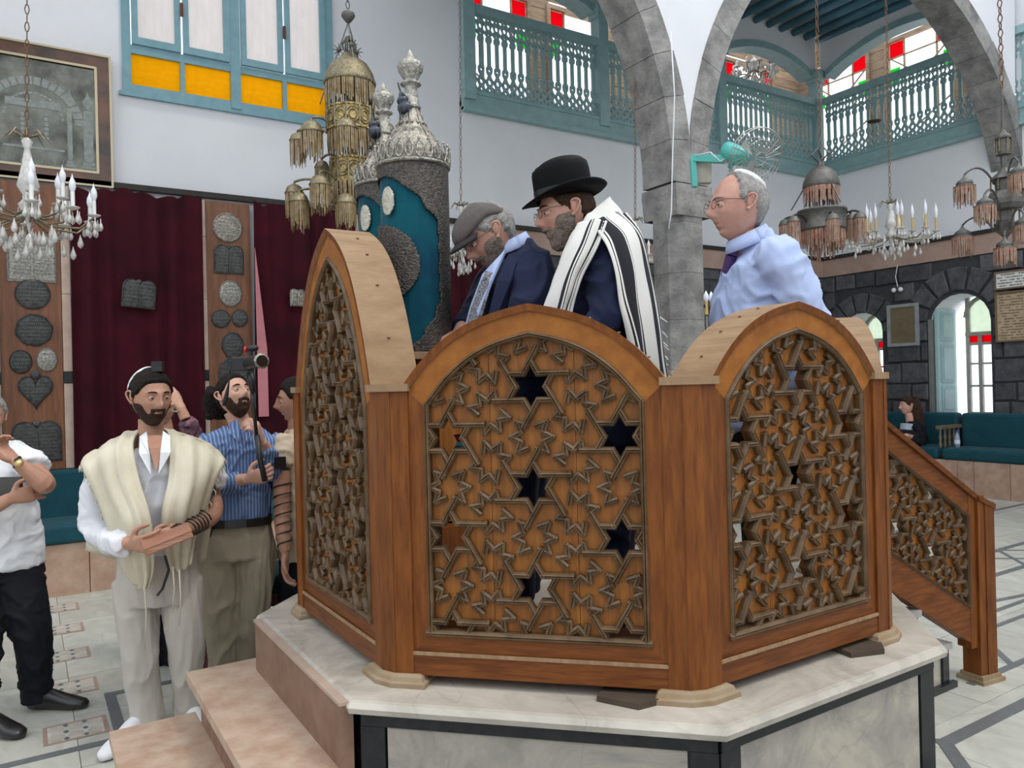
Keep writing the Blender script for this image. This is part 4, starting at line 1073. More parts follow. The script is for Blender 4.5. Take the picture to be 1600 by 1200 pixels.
for (a, b, c, d) in ((u1-.012, u1+.004, z0, z1), (u0, u1, z0-.006, z0+.008), (u0, u1, z1-.008, z1+.006)): m.box(a, b, W1Y-.068, W1Y-.05, c, d)
m.build('gilt_fillet', mat('gilt_fillet_metal', (.5, .42, .28), .35, metal=.5), mr, world=True)
ET = mat('etched_glass', (.34, .37, .35), .7, var=.3, vscale=30); e = MB(); yy = W1Y-.047
def arcstrip(cx, cz, r0, r1, a0, a1, n=18):
    for k in range(n):
        b0 = a0+(a1-a0)*(k+.08)/n; b1 = a0+(a1-a0)*(k+.92)/n
        e.add([V((cx+r*cos(b), yy, cz+r*sin(b))) for r, b in ((r0, b0), (r1, b0), (r1, b1), (r0, b1))], [(0, 1, 2, 3)])
arcstrip(.10, 3.86, .30, .37, 0, pi); arcstrip(.10, 3.88, .20, .22, 0, pi)
for cx in (-.36, .50, -.20, .36):
    w_ = .035 if cx in (-.36, .50) else .018
    e.box(cx-w_, cx+w_, yy-.001, yy, 3.58, 4.0)
    for k in range(3): e.box(cx-w_-.02+.012*k, cx+w_+.02-.012*k, yy-.001, yy, 3.50+.03*k, 3.525+.03*k)
    e.lathe([(.001, -.05), (.035, -.02), (.04, .01), (.02, .04), (.008, .07), (.0, .10)], 10, (cx, yy, 4.07), Matrix.Diagonal((1, .02, 1, 1)))
e.box(-.1, .3, yy-.001, yy, 3.97, 4.03); e.box(-.12, .32, yy-.001, yy, 3.62, 3.64)
for k in range(12): e.ball((.02+.17*(k % 2)*1., yy, 3.7+.02*k), .018, 8, 4, (1, .02, 1))
for k in range(9): e.tube([V((-.10+.05*k, yy, 3.50)), V((-.09+.05*k, yy, 3.55)), V((-.075+.05*k, yy, 3.52))], .004, 4)
e.build('etched_ornament', ET, mr, world=True, kind='stuff')

# ================================================================ BENCHES
def bench1():
    t = thing('wall_bench', (1, 7.2, 0), 0, 'teal upholstered bench on pink stone along the back wall behind the shawled man', 'bench')
    u = -3.0
    k = 0
    while u < 4.6:
        w_ = (.42, .30, .36, .45, .33)[k % 5]
        MB().box(u+.003, u+w_-.003, 6.88, 6.96, 0, .40).build('stone_slab', PINKST, t, world=True); u += w_; k += 1
    MB().box(-3, 4.6, 6.95, 7.4, 0, .40).build('bench_core', STEPSD, t, world=True)
    for a, b in ((-3, -.9), (-.9, 1.2), (1.22, 3.3), (3.32, 4.6)):
        c = MB().box(a+.004, b-.004, 6.84, 7.38, .405, .55).build('seat_cushion', TEALV, t, world=True); bv = c.modifiers.new('b', 'BEVEL'); bv.width = .03; bv.segments = 3
        c = MB().box(a+.004, b-.004, 7.36, 7.47, .50, .93).build('back_cushion', TEALV, t, world=True); bv = c.modifiers.new('b', 'BEVEL'); bv.width = .03; bv.segments = 3
bench1()
t = thing('wall_bench', (10.3, 3, 0), 0, 'long teal upholstered bench on pink stone along the right wall', 'bench')
v = -1.0; k = 0
while v < 7.0:
    w_ = (.42, .20, .55, .45, .25)[k % 5]; MB().box(9.95, 10.03, v+.003, v+w_-.003, 0, .44).build('stone_slab', PINKST, t, world=True); v += w_; k += 1
MB().box(10.02, 10.5, -1, 7.0, 0, .44).build('bench_core', STEPSD, t, world=True)
for a, b in ((-1.0, 5.42), (5.46, 7.0)):
    for nm, x0, x1, z0, z1 in (('seat_cushion', 9.92, 10.46, .445, .59), ('back_cushion', 10.42, 10.58, .56, 1.02)):
        c = MB().box(x0, x1, a+.004, b-.004, z0, z1).build(nm, TEALV, t, world=True); bv = c.modifiers.new('b', 'BEVEL'); bv.width = .04; bv.segments = 3
ARMW = mat('armrest_wood', (.22, .15, .09), .4, var=.3)
am = thing('bench_armrest', (10.2, 5.44, .59), 0, 'turned-baluster armrest between the seated woman and the water bottle', 'armrest')
MB().box(9.93, 10.45, 5.41, 5.48, .83, .87).build('arm_rail', ARMW, am, world=True)
for k in range(5): MB().lathe([(.014, 0), (.022, .04), (.012, .08), (.02, .13), (.012, .18), (.018, .24)], 8, (9.97+.11*k, 5.445, .59)).build('baluster', ARMW, am, smooth=True, world=True)
bt = thing('water_bottle', (10.1, 5.30, .59), 0, 'small clear water bottle with blue cap on the teal bench', 'bottle')
MB().lathe([(.0, 0), (.033, .0), (.033, .06), (.030, .09), (.033, .13), (.012, .18), (.012, .20)], 12).build('bottle_body', mat('bottle_plastic', (.55, .68, .85), .15, trans=.5), bt, smooth=True)
MB().lathe([(.034, .05), (.034, .10)], 12).build('bottle_label', mat('bottle_label', (.7, .78, .9), .6), bt); MB().lathe([(.014, .195), (.014, .22), (0, .222)], 10).build('cap', mat('blue_cap', (.02, .08, .6), .4), bt)
# ================================================================ PICTURES ON THE RIGHT WALL
def picture(v0, v1, z0, z1, label, paper, fw, fm):
    t = thing('framed_document', (W2X-.06, (v0+v1)/2, z0), 0, label, 'picture')
    MB().holed([(v0, z0), (v1, z0), (v1, z1), (v0, z1)], [[(v0+fw, z0+fw), (v1-fw, z0+fw), (v1-fw, z1-fw), (v0+fw, z1-fw)]], -.085, -.05, Mwall2(W2X)).build('frame', fm, t, world=True)
    MB().box(W2X-.07, W2X-.055, v0+fw*.8, v1-fw*.8, z0+fw*.8, z1-fw*.8).build('sheet', paper, t, world=True)
    g = MB(); random.seed(int(v0*100)); nl = int((z1-z0-2*fw)/.035)
    for r in range(nl):
        zz = z0+fw+.02+r*.035; v = v0+fw+.03
        while v < v1-fw-.04:
            l = random.uniform(.01, .035)
            if random.random() < .85: g.box(W2X-.0722, W2X-.070, v, v+l, zz, zz+.012)
            v += l+.009
    g.build('writing', mat('faded_ink', (.22, .15, .08), .7), t, world=True, kind='stuff')
    return t
picture(6.04, 6.50, 1.95, 2.55, 'grey-framed engraved gold document between the two right-hand windows', mat('dark_gilt_sheet', (.20, .17, .10), .5, var=.3), .045, mat('grey_frame', (.34, .36, .36), .4, var=.2))
picture(4.3, 5.03, 2.60, 2.83, 'thin-framed white notice above the brown document at the right edge', mat('white_notice', (.72, .74, .74), .6), .02, ARMW)
picture(4.3, 5.03, 1.93, 2.57, 'large brown document in a thin wooden frame at the right edge', mat('brown_parchment', (.52, .40, .27), .7, var=.2), .022, ARMW)
lt = thing('wall_spotlight', (W2X-.06, 6.33, 2.72), 0, 'pair of small white globe lights on a cord on the basalt wall', 'light')
MB().tube([(W2X-.06, 6.33, 3.12), (W2X-.07, 6.36, 2.95), (W2X-.07, 6.33, 2.80)], .006, 5).build('cord', WHITEC, lt, world=True)
for d in (-.05, .05): MB().ball((W2X-.09, 6.33+d, 2.76), .035, 10, 7).build('globe', BULB, lt, smooth=True, world=True)

# ================================================================ HANGING LAMPS
def rope(nm, top, bot, r, mt, t, links=True):
    m = MB(); L = (top-bot).length
    if links:
        n = int(L/.05)
        for k in range(n):
            a = bot+(top-bot)*(k/n); b = bot+(top-bot)*((k+1.15)/n); c = (a+b)/2; d = (b-a).normalized(); x, y, dd = frame(a, b); s = x if k % 2 else y
            h = (b-a).length/2
            m.tube([c+s*(r*1.6*cos(q))+d*(h*sin(q)) for q in [2*pi*i/6 for i in range(6)]], r*.5, 3, closed=True)
    else: m.tube([top, bot], r, 6)
    return m.build(nm, mt, t, world=True, kind='stuff' if links else None)
def fringe(t, c, R, L, mt, nm='bead_fringe', n=46, jag=.25, seed=1):
    random.seed(seed); m = MB()
    for k in range(n):
        a = 2*pi*(k+random.uniform(-.3, .3))/n; l = L*(1-jag*random.random()-jag*.5*(1+sin(a*5))*.5); w_ = .7*pi*R/n*1.25
        x = c+V((R*cos(a), R*sin(a), 0)); tt = V((-sin(a), cos(a), 0))*w_
        m.add([x-tt, x+tt, x+tt*.7+V((0, 0, -l)), x-tt*.7+V((0, 0, -l*.97)), x+V((R*.03*cos(a), R*.03*sin(a), -l*.5))], [(0, 1, 4), (1, 2, 4), (2, 3, 4), (3, 0, 4)])
    return m.build(nm, mt, t, world=True, kind='stuff')
def bell(t, c, R, L, metal, beads, orange=True, seed=1, onion=False):
    """shade whose rim is at c; returns nothing. Parts: shade, rim, fringe, bulb"""
    pr = [(R*1.06, -.01*R/.1), (R*1.1, .0), (R*1.04, .012*R/.1), (R*.98, .2*R), (R*.92, .45*R), (R*.72, .75*R), (R*.38, .95*R), (R*.12, 1.05*R), (R*.10, 1.25*R), (0, 1.3*R)]
    if onion: pr = [(R*1.3, -.05*R), (R*1.34, 0), (R*1.28, .08*R), (R*.9, .12*R), (R*.98, .3*R), (R*1.0, .5*R), (R*.85, .75*R), (R*.5, .95*R), (R*.22, 1.2*R), (R*.12, 1.55*R), (0, 1.6*R)]
    MB().lathe(pr, 16, c).build('lamp_shade', metal, t, smooth=True, world=True)
    R2 = R*1.28 if onion else R
    if orange: MB().lathe([(R2*.97, 0), (R2*.97, -.45*R)], 14, c).build('glass_band', ORANGE, t, smooth=True, world=True)
    fringe(t, c, R2*1.0, L, beads, seed=seed, n=34)
    MB().ball(c+V((0, 0, -.25*R)), R*.42, 8, 6, (1, 1, 1.5)).build('bulb', BULB, t, smooth=True, world=True)
def arm(t, a, b, h, r, mt):
    P = []
    for k in range(9):
        q = k/8; P.append(a+(b-a)*q+V((0, 0, h*sin(pi*q)**.8*(1-.25*q))))
    MB().tube(P, r, 6).build('lamp_arm', mt, t, smooth=True, world=True)
# --- the large brass lamp
D = 5.5; s = D/F
def A(x, y): return at(x, y, D)
top = A(549, -60); ax = A(549, 230)
bl = thing('brass_lamp', A(549, 345), 0, 'large tiered brass hanging lamp with amber fringes in front of the amber window', 'chandelier')
C = lambda y: V((ax.x, ax.y, A(549, y).z))
rope('chain', C(-900), C(14), .009, PEWTER, bl)
MB().lathe([(.03, .03), (.045, .02), (.05, 0), (.03, -.03), (.012, -.05)], 12, C(25)).build('suspension_cup', PEWTER, bl, smooth=True, world=True)
Rd = 39*s
for k in range(3):
    a = 2*pi*k/3+.4; p = C(160)+V((Rd*1.25*cos(a), Rd*1.25*sin(a), 0)); q = C(35)
    m = MB(); n = 30
    for i in range(n):
        u_ = q+(p-q)*(i/n); v_ = q+(p-q)*((i+1)/n); m.bar(u_, v_, .008 if i % 2 else .005, .005 if i % 2 else .008)
    m.build('suspension_chain', PEWTER, bl, world=True)
    st_ = q+(p-q)*.33
    m = MB()
    for i in range(8): m.bar(st_, st_+V((.045*cos(pi/4*i)*RT.x, .045*cos(pi/4*i)*RT.y, .045*sin(pi/4*i))), .008, .004)
    m.ball(st_, .02, 8, 5); m.build('star_boss', PEWTER, bl, world=True)
m = MB()
for i in range(14): 
    a = i*2.4; m.tube([C(88)+V((.02*cos(a), .02*sin(a), 0)), C(70)+V((.05*cos(a+.5), .05*sin(a+.5), 0)), C(58)+V((.02*cos(a+1), .02*sin(a+1), 0))], .005, 4)
m.build('crown_scroll', PEWTER, bl, world=True)
MB().lathe([(Rd*1.02, -.012), (Rd*1.05, 0), (Rd*.99, .03), (Rd*.93, .07), (Rd*.74, .13), (Rd*.46, .17), (Rd*.34, .185), (Rd*.28, .21), (Rd*.1, .225), (0, .23)], 24, C(131)).build('domed_shade', BRASSD, bl, smooth=True, world=True)
fringe(bl, C(131), Rd*.98, 50*s, BEADS, n=70, jag=.3)
for (yt, yb, R) in ((172, 208, 37*s), (251, 290, 33*s)):
    m = MB(); m.lathe([(R*.98, 0), (R*1.04, 0), (R*1.04, -.012), (R, -.015), (R, -(yb-yt)*s+.015), (R*1.05, -(yb-yt)*s+.012), (R*1.05, -(yb-yt)*s), (R*.98, -(yb-yt)*s)], 12, C(yt)).build('pierced_drum', BRASSG, bl, world=True)
    g = MB()
    for k in range(12):
        a = 2*pi*(k)/12; g.bar(C(yt)+V((R*1.02*cos(a), R*1.02*sin(a), 0)), C(yb)+V((R*1.02*cos(a), R*1.02*sin(a), 0)), .012, .012)
        a += pi/12; ct = C((yt+yb)/2)+V((R*.985*cos(a), R*.985*sin(a), 0))
        for rr in (.028, .045): g.tube([ct+V((-sin(a)*rr*cos(q), cos(a)*rr*cos(q), rr*1.2*sin(q))) for q in [2*pi*i/10 for i in range(10)]], .004, 4, closed=True)
    g.build('drum_relief', BRASSD, bl, world=True)
fringe(bl, C(208), 36*s, 42*s, BEADS, n=60, seed=4); fringe(bl, C(290), 35*s, 38*s, BEADS, n=60, seed=5)
MB().lathe([(.02, 0), (.06, -.03), (.03, -.10), (.05, -.16), (.0, -.2)], 12, C(285)).build('lower_stem', BRASSD, bl, smooth=True, world=True)
MB().lathe([(.028, 0), (.028, .7)], 10, C(285)).build('central_stem', BRASSD, bl, smooth=True, world=True)
for (x, y, dd, w_, L) in ((487, 206, -.15, 17, 48), (541, 200, -.28, 16, 48), (465, 220, .05, 12, 46), (602, 206, -.1, 15, 46), (598, 208, .2, 15, 40),
                          (460, 302, .0, 14, 46), (500, 289, -.25, 16, 50), (468, 315, -.2, 14, 50), (540, 318, -.2, 16, 46), (573, 322, -.15, 14, 46), (503, 262, .1, 11, 40)):
    c = at(x, y, D+dd); k = (D+dd)/F
    c0_ = V((ax.x, ax.y, c.z-.02)); dirn = (V((c.x, c.y, 0))-V((ax.x, ax.y, 0)))
    st_ = c0_+dirn*.30
    arm(bl, st_, c+V((0, 0, w_*k*1.25)), .07, .009, BRASSD); bell(bl, c, w_*k, L*k, BRASSD, BEADS, False, seed=int(x))
# --- pewter drum lamp on the right
D = 6.4; s = D/F; ax = at(1284, 330, D); C = lambda y: V((ax.x, ax.y, at(1284, y, D).z))
dl = thing('drum_lamp', C(395), 0, 'pewter drum lamp with domed top, orange glass and rosy fringes', 'chandelier')
rope('chain', C(-1200), C(232), .008, ROPE, dl)
m = MB()
for i in range(16):
    a = i*2.1; m.tube([C(252)+V((.02*cos(a), .02*sin(a), 0)), C(243)+V((.08*cos(a+.5), .08*sin(a+.5), 0)), C(232)+V((.03*cos(a+1), .03*sin(a+1), 0))], .007, 4)
m.build('crown_scroll', PEWTER, dl, world=True)
for k in range(3):
    a = 2*pi*k/3+2.3; MB().tube([C(250), C(325)+V((.24*cos(a), .24*sin(a), 0))], .006, 5).build('suspension_chain', PEWTER, dl, world=True)
R = 27*s; MB().lathe([(R*1.0, -.01), (R*1.04, 0), (R*.97, .05), (R*.8, .11), (R*.5, .15), (R*.2, .17), (R*.15, .2), (R*.1, .22), (0, .225)], 20, C(292)).build('domed_shade', PEWTER, dl, smooth=True, world=True)
MB().lathe([(R*.96, 0), (R*.96, -.05)], 18, C(292)).build('glass_band', ORANGE, dl, smooth=True, world=True); fringe(dl, C(292), R*.98, 34*s, BEADP, n=44)
R = 36*s; m = MB(); m.lathe([(R*.9, 0), (R*1.03, 0), (R*1.03, -.015), (R, -.02), (R*.94, -.15), (R*.98, -.155), (R*.98, -.17), (R*.9, -.17)], 28, C(329)).build('drum', PEWTER, dl, smooth=True, world=True)
MB().lathe([(R*.88, 0), (R*.88, -.09)], 18, C(360)).build('glass_band', ORANGE, dl, smooth=True, world=True); fringe(dl, C(360), R*.92, 36*s, BEADP, n=60, seed=3); fringe(dl, C(360), R*.5, 52*s, BEADP, n=24, seed=8)
for (x, y, dd) in ((1227, 352, .1), (1240, 347, -.15), (1301, 343, -.3), (1343, 341, -.1), (1330, 343, .2)):
    c = at(x, y, D+dd); dirn = (V((c.x, c.y, 0))-V((ax.x, ax.y, 0))); st_ = V((ax.x, ax.y, c.z-.01))+dirn*.5
    arm(dl, st_, c+V((0, 0, .05)), .05, .009, IRON); bell(dl, c, 9.5*s, 42*s, PEWTER, BEADP, True, seed=int(x))
# --- lantern with onion shades at the right edge
D = 5.2; s = D/F; ax = at(1570, 330, D); C = lambda y: V((ax.x, ax.y, at(1570, y, D).z))
ln = thing('lantern_lamp', C(390), 0, 'grey lantern with onion-domed fringed shades at the right edge', 'chandelier')
rope('chain', C(-1300), C(140), .009, ROPE, ln)
for d in (-.03, .035): MB().tube([C(135), C(205)+V((d*1.6, d, 0))], .005, 5).build('suspension_chain', PEWTER, ln, world=True)
MB().lathe([(x*s, -y*s) for x, y in ((1, 0), (6, 8), (12, 14), (12, 17), (9, 18), (8, 40), (11, 42), (5, 44), (4, 62), (10, 70), (17, 76), (20, 80), (14, 82), (13, 98), (20, 100), (26, 112), (27, 120), (24, 128), (14, 131), (13, 146), (17, 150), (14, 160), (4, 170), (1, 178), (0, 180))], 8, C(200)).build('lantern_body', PEWTER, ln, world=True)
m = MB()
for (y0_, y1_, r) in ((218, 238, 11), (281, 298, 18), (331, 346, 19)):
    for k in range(6): a = pi/3*k; m.bar(C(y0_)+V((r*s*cos(a), r*s*sin(a), 0)), C(y1_)+V((r*s*cos(a), r*s*sin(a), 0)), .008, .008)
m.build('brass_bars', BRASSD, ln, world=True)
for (x, y, dd) in ((1507, 292, -.05), (1539, 322, -.3), (1504, 371, .1), (1592, 273, -.2), (1570, 388, -.3), (1600, 353, -.3), (1610, 300, .2)):
    c = at(x, y, D+dd); k = (D+dd)/F; dirn = (V((c.x, c.y, 0))-V((ax.x, ax.y, 0))); st_ = V((ax.x, ax.y, c.z+.02))+dirn*.25
    arm(ln, st_, c+V((0, 0, 12*k*1.55)), .09, .007, PEWTER); bell(ln, c, 12*k, 33*k, PEWTER, BEADP, True, seed=int(x), onion=True)
# --- crystal chandeliers
def crystal(D, cx, ytop, yring, ydrop, Rpx, n, label, gold=False, metal=BRASSD, rings=((1., 0),), ropex=None, roptop=-900, cand=(9, 40), seed=1, scale=1., body=True):
    s = D/F; ax = at(cx, yring, D); C = lambda y: V((ax.x, ax.y, at(cx, y, D).z)); random.seed(seed)
    t = thing('crystal_chandelier', C(ydrop), 0, label, 'chandelier')
    rope('chain', at(ropex or cx, roptop, D), C(ytop), .007, ROPE, t)
    R = Rpx*s; h = (ydrop-ytop)*s
    MB().lathe([(.012, 0), (.03, -.02*scale), (.015, -.06*scale), (.04*scale, -h*.35), (.055*scale, -h*.45), (.02, -h*.55), (.05*scale, -h*.62), (.02, -h*.75), (.0, -h*.9)], 12, C(ytop)).build('glass_stem', CRYST, t, smooth=True, world=True)
    m = MB()
    for k in range(8):
        a = pi/4*k; m.tube([C(ytop), C(ytop)+V((.07*scale*cos(a), .07*scale*sin(a), .03*scale)), C(ytop)+V((.11*scale*cos(a), .11*scale*sin(a), -.02*scale))], [.006, .005, .003], 4)
    m.build('crown_leaves', metal, t, world=True)
    drops = MB()
    for (f, dz) in rings:
        nn = max(3, int(n*f+.5))
        for k in range(nn):
            a = 2*pi*k/nn+dz*3+.35; e = C(yring)+V((R*f*cos(a), R*f*sin(a), dz))
            b = C(yring)+V((.03*cos(a), .03*sin(a), -.02+dz*.4))
            MB().tube([b, b+(e-b)*.35+V((0, 0, -.05*scale)), b+(e-b)*.75+V((0, 0, -.06*scale)), e+V((0, 0, -.005))], .006*max(.7, scale), 5).build('arm', metal, t, smooth=True, world=True)
            MB().lathe([(.005, -.01), (.028*scale, 0), (.034*scale, .008), (.012*scale, .012)], 10, e).build('drip_pan', CRYST, t, smooth=True, world=True)
            hc = cand[1]*s
            cw = MB().lathe([(.010*scale, 0), (.010*scale, hc*.45)], 8, e+V((0, 0, .01))).build('candle', GOLDC if gold else CANDLE, t, smooth=True, world=True)
            MB().lathe([(.009*scale, 0), (.017*scale, hc*.16), (.015*scale, hc*.30), (.004*scale, hc*.46), (.0, hc*.58)], 9, e+V((0, 0, .01+hc*.45))).build('bulb', BULB, cw, smooth=True, world=True)
            for q in range(5):
                b_ = a+q*1.256; p = e+V((.03*scale*cos(b_), .03*scale*sin(b_), -.01))
                drops.lathe([(.001, 0), (.004, -.01), (.003, -.02), (.012*scale, -.045*scale), (.010*scale, -.06*scale), (.001, -.07*scale)], 6, p)
    for k in range(int(26*scale)+8):
        a = random.uniform(0, 2*pi); f = random.uniform(.15, .9); z = -.02-random.uniform(0, .10)*scale-(1-f)*.08*scale
        drops.lathe([(.001, 0), (.004, -.012), (.016*scale, -.05*scale), (.012*scale, -.065*scale), (.001, -.075*scale)], 6, C(yring)+V((R*f*cos(a), R*f*sin(a), z)))
    drops.lathe([(.001, .03), (.02*scale, 0), (.024*scale, -.03*scale), (.001, -.08*scale)], 8, C(ydrop)+V((0, 0, .05)))
    drops.build('crystal_drops', CRYST, t, smooth=True, world=True, kind='stuff')
    return t
crystal(4.4, 45, 215, 335, 385, 92, 10, 'crystal chandelier with white candle bulbs at the left edge', rings=((1., 0), (.55, .09)), ropex=43, cand=(9, 50), scale=1.1)
crystal(7.4, 1392, 318, 368, 395, 62, 9, 'crystal candle chandelier with brass arms beside the pewter drum lamp', gold=True, ropex=1366, cand=(6, 42), scale=1.0, rings=((1., 0), (.5, .03)), seed=4)
crystal(7.0, 722, 322, 392, 425, 26, 6, 'small crystal chandelier between the scroll case and the flat cap', ropex=714, cand=(5, 20), scale=.9, seed=6)
crystal(6.6, 994, 345, 400, 425, 20, 5, 'small crystal chandelier hanging beside the stone column', ropex=990, cand=(5, 22), scale=.8, seed=7)
crystal(12.3, 1178, 80, 108, 124, 30, 10, 'golden crystal chandelier up in the gallery corner', ropex=1178, roptop=40, cand=(4, 10), scale=1.7, seed=8)
hd = at(1366, 189, 6.5); tag(MB().lathe([(.02, .01), (.055, .0), (.05, -.008), (.0, -.012)], 14, hd).build('canopy_disc', IRON, smooth=True), 'small dark disc threaded on the chain of the brass candle chandelier', 'fitting')
# --- fan on the column
fn = thing('wall_fan', (4.86, 4.62, 3.2), 0, 'turquoise wall fan with wire guard mounted on the stone column', 'fan')
FANT = mat('turquoise_enamel', (.10, .52, .46), .35, var=.1); WIRE = mat('fan_wire', (.40, .40, .37), .4, metal=.6)
p0 = at(1082, 247, 5.35); p1 = at(1085, 290, 5.35); p2 = at(1132, 249, 5.25)
m = MB(); m.bar(p0, p1+V((0, 0, -.01)), .035, .05, (FW.x, FW.y, 0)); m.bar(p0, p2, .05, .05, (0, 0, 1)); m.build('bracket', FANT, fn, world=True)
bx = MB(); q = at(1098, 271, 5.38); bx.box(-.055, .055, -.03, .03, -.07, .07, Matrix.Translation(q) @ Matrix.Rotation(-YAW, 4, 'Z')); bx.build('control_box', mat('beige_switch_box', (.48, .44, .38), .6, var=.2), fn, world=True)
a = at(1133, 232, 5.25); b = at(1163, 248, 5.1); MB().tube([a, a+(b-a)*.1, a+(b-a)*.5, a+(b-a)*.9, b], [.03, .055, .062, .058, .03], 16).build('motor', FANT, fn, smooth=True, world=True)
MB().bar(at(1140, 262, 5.2), at(1148, 250, 5.2), .02, .03).build('neck', FANT, fn, world=True)
c = at(1180, 246, 5.0); ax_ = (b-a).normalized(); ax_ = (ax_+FW*-.35).normalized(); x, y, dd = frame(V((0, 0, 0)), ax_)
g = MB(); Rg = .19
for (o_, r) in ((-.05, .05), (-.04, .12), (-.01, Rg), (.02, Rg), (.045, .12), (.055, .04)):
    g.tube([c+dd*o_+x*(r*cos(q))+y*(r*sin(q)) for q in [2*pi*i/24 for i in range(24)]], .004 if r == Rg else .0025, 4, closed=True)
for k in range(24):
    q = 2*pi*k/24; e = x*cos(q)+y*sin(q); g.tube([c+dd*-.05+e*.04, c+dd*-.035+e*.10, c+dd*-.01+e*Rg, c+dd*.02+e*Rg, c+dd*.045+e*.10, c+dd*.055+e*.04], .002, 3)
g.build('wire_guard', WIRE, fn, world=True)
for k in range(3):
    q = 2*pi*k/3+.4; m = MB(); rows = []
    for i in range(5):
        r = .03+.11*i/4; w_ = .5
        rows.append([c+dd*(-.01+.03*(j-1.5)/3)+(x*cos(q+w_*(j-1.5)/3)+y*sin(q+w_*(j-1.5)/3))*r for j in range(4)])
    m.grid(rows).build('fan_blade', mat('fan_blade_plastic', (.35, .38, .36), .3), fn, smooth=True, world=True)
MB().tube([at(1085, 243, 5.3), at(1110, 238, 5.2), at(1125, 252, 5.2), at(1140, 244, 5.2)], .005, 5).build('cable', WHITEC, fn, smooth=True, world=True)
m = MB(); m.tube([at(1048, 50, 5.42), at(1054, 150, 5.42), at(1051, 240, 5.42), at(1049, 330, 5.42), at(1045, 358, 5.42)], .005, 5)
tag(m.build('cable', WHITEC, smooth=True), 'thin white cable running down the stone column left of the fan', 'cable')
# --- candle stand lamps behind the light-shirted man
sg = thing('candelabrum', at(1113, 590, 5.4), 0, 'row of bulb candles on a dark metal stand right of the stone column', 'candelabrum')
for k, (x, y) in enumerate(((1103, 452), (1111, 453), (1120, 457), (1128, 462))):
    p = at(x, y+2, 5.4); cs = MB().lathe([(.014, 0), (.014, .09)], 8, p+V((0, 0, -.17))).build('candle_sleeve', GOLDC, sg, smooth=True, world=True)
    MB().lathe([(.010, 0), (.020, .02), (.016, .05), (.004, .075), (0, .08)], 8, p+V((0, 0, -.08))).build('bulb', BULB, cs, smooth=True, world=True)
    MB().tube([p+V((0, 0, -.17)), p+V((0, 0, -.35)), at(1113+2*k, 595, 5.4), at(1113, 700, 5.4)], .010, 6).build('branch', PEWTER, sg, smooth=True, world=True)
MB().bar(at(1100, 478, 5.4), at(1132, 486, 5.4), .02, .02).build('cross_bar', IRON, sg, world=True)
f0 = at(1113, 700, 5.4); MB().tube([f0, V((f0.x, f0.y, .0))], .02, 8).lathe([(.18, 0), (.18, .03), (.03, .05)], 12, V((f0.x, f0.y, 0))).build('stand', IRON, sg, world=True)
# --- wooden chair behind the camera man
ch = thing('wooden_chair', at(392, 960, 4.35).xy.to_3d(), 0, 'dark red wooden chair with teal seat behind the man with the camera pole', 'chair')
CW = mat('mahogany', (.12, .025, .018), .35, col2=(.07, .014, .010), vscale=9, stretch=(5, 5, 1))
cx, cy = ch.location.x, ch.location.y; M = Matrix.Translation((cx, cy, 0)) @ Matrix.Rotation(-YAW+.2, 4, 'Z')
c = MB().box(-.26, .27, -.22, .22, .44, .54, M).build('seat', TEALV, ch, world=True); bv = c.modifiers.new('b', 'BEVEL'); bv.width = .03; bv.segments = 3
MB().box(-.27, .28, -.23, .23, .38, .445, M).build('seat_frame', CW, ch, world=True)
for (a, b) in ((-.25, -.21), (.24, -.21), (-.25, .20), (.24, .20)):
    MB().box(a, a+.045, b, b+.045, 0, .98 if a > 0 else .40, M).build('leg', CW, ch, world=True)
for z in (.62, .78, .93): MB().box(.245, .275, -.20, .20, z, z+.06, M).build('back_slat', CW, ch, world=True)
MB().box(-.25, .27, -.21, -.19, .18, .21, M).build('stretcher', CW, ch, world=True)
p = at(322, 945, 4.0); tag(MB().box(-.03, .03, -.02, .02, 0, 1.0, Matrix.Translation((p.x, p.y, 0)) @ Matrix.Rotation(-YAW, 4, 'Z')).box(-.05, .05, -.2, .25, 0, .04, Matrix.Translation((p.x, p.y, 0)) @ Matrix.Rotation(-YAW, 4, 'Z')).build('wooden_stand', CW), 'narrow dark red wooden upright between the shawled man and the camera man', 'stand')
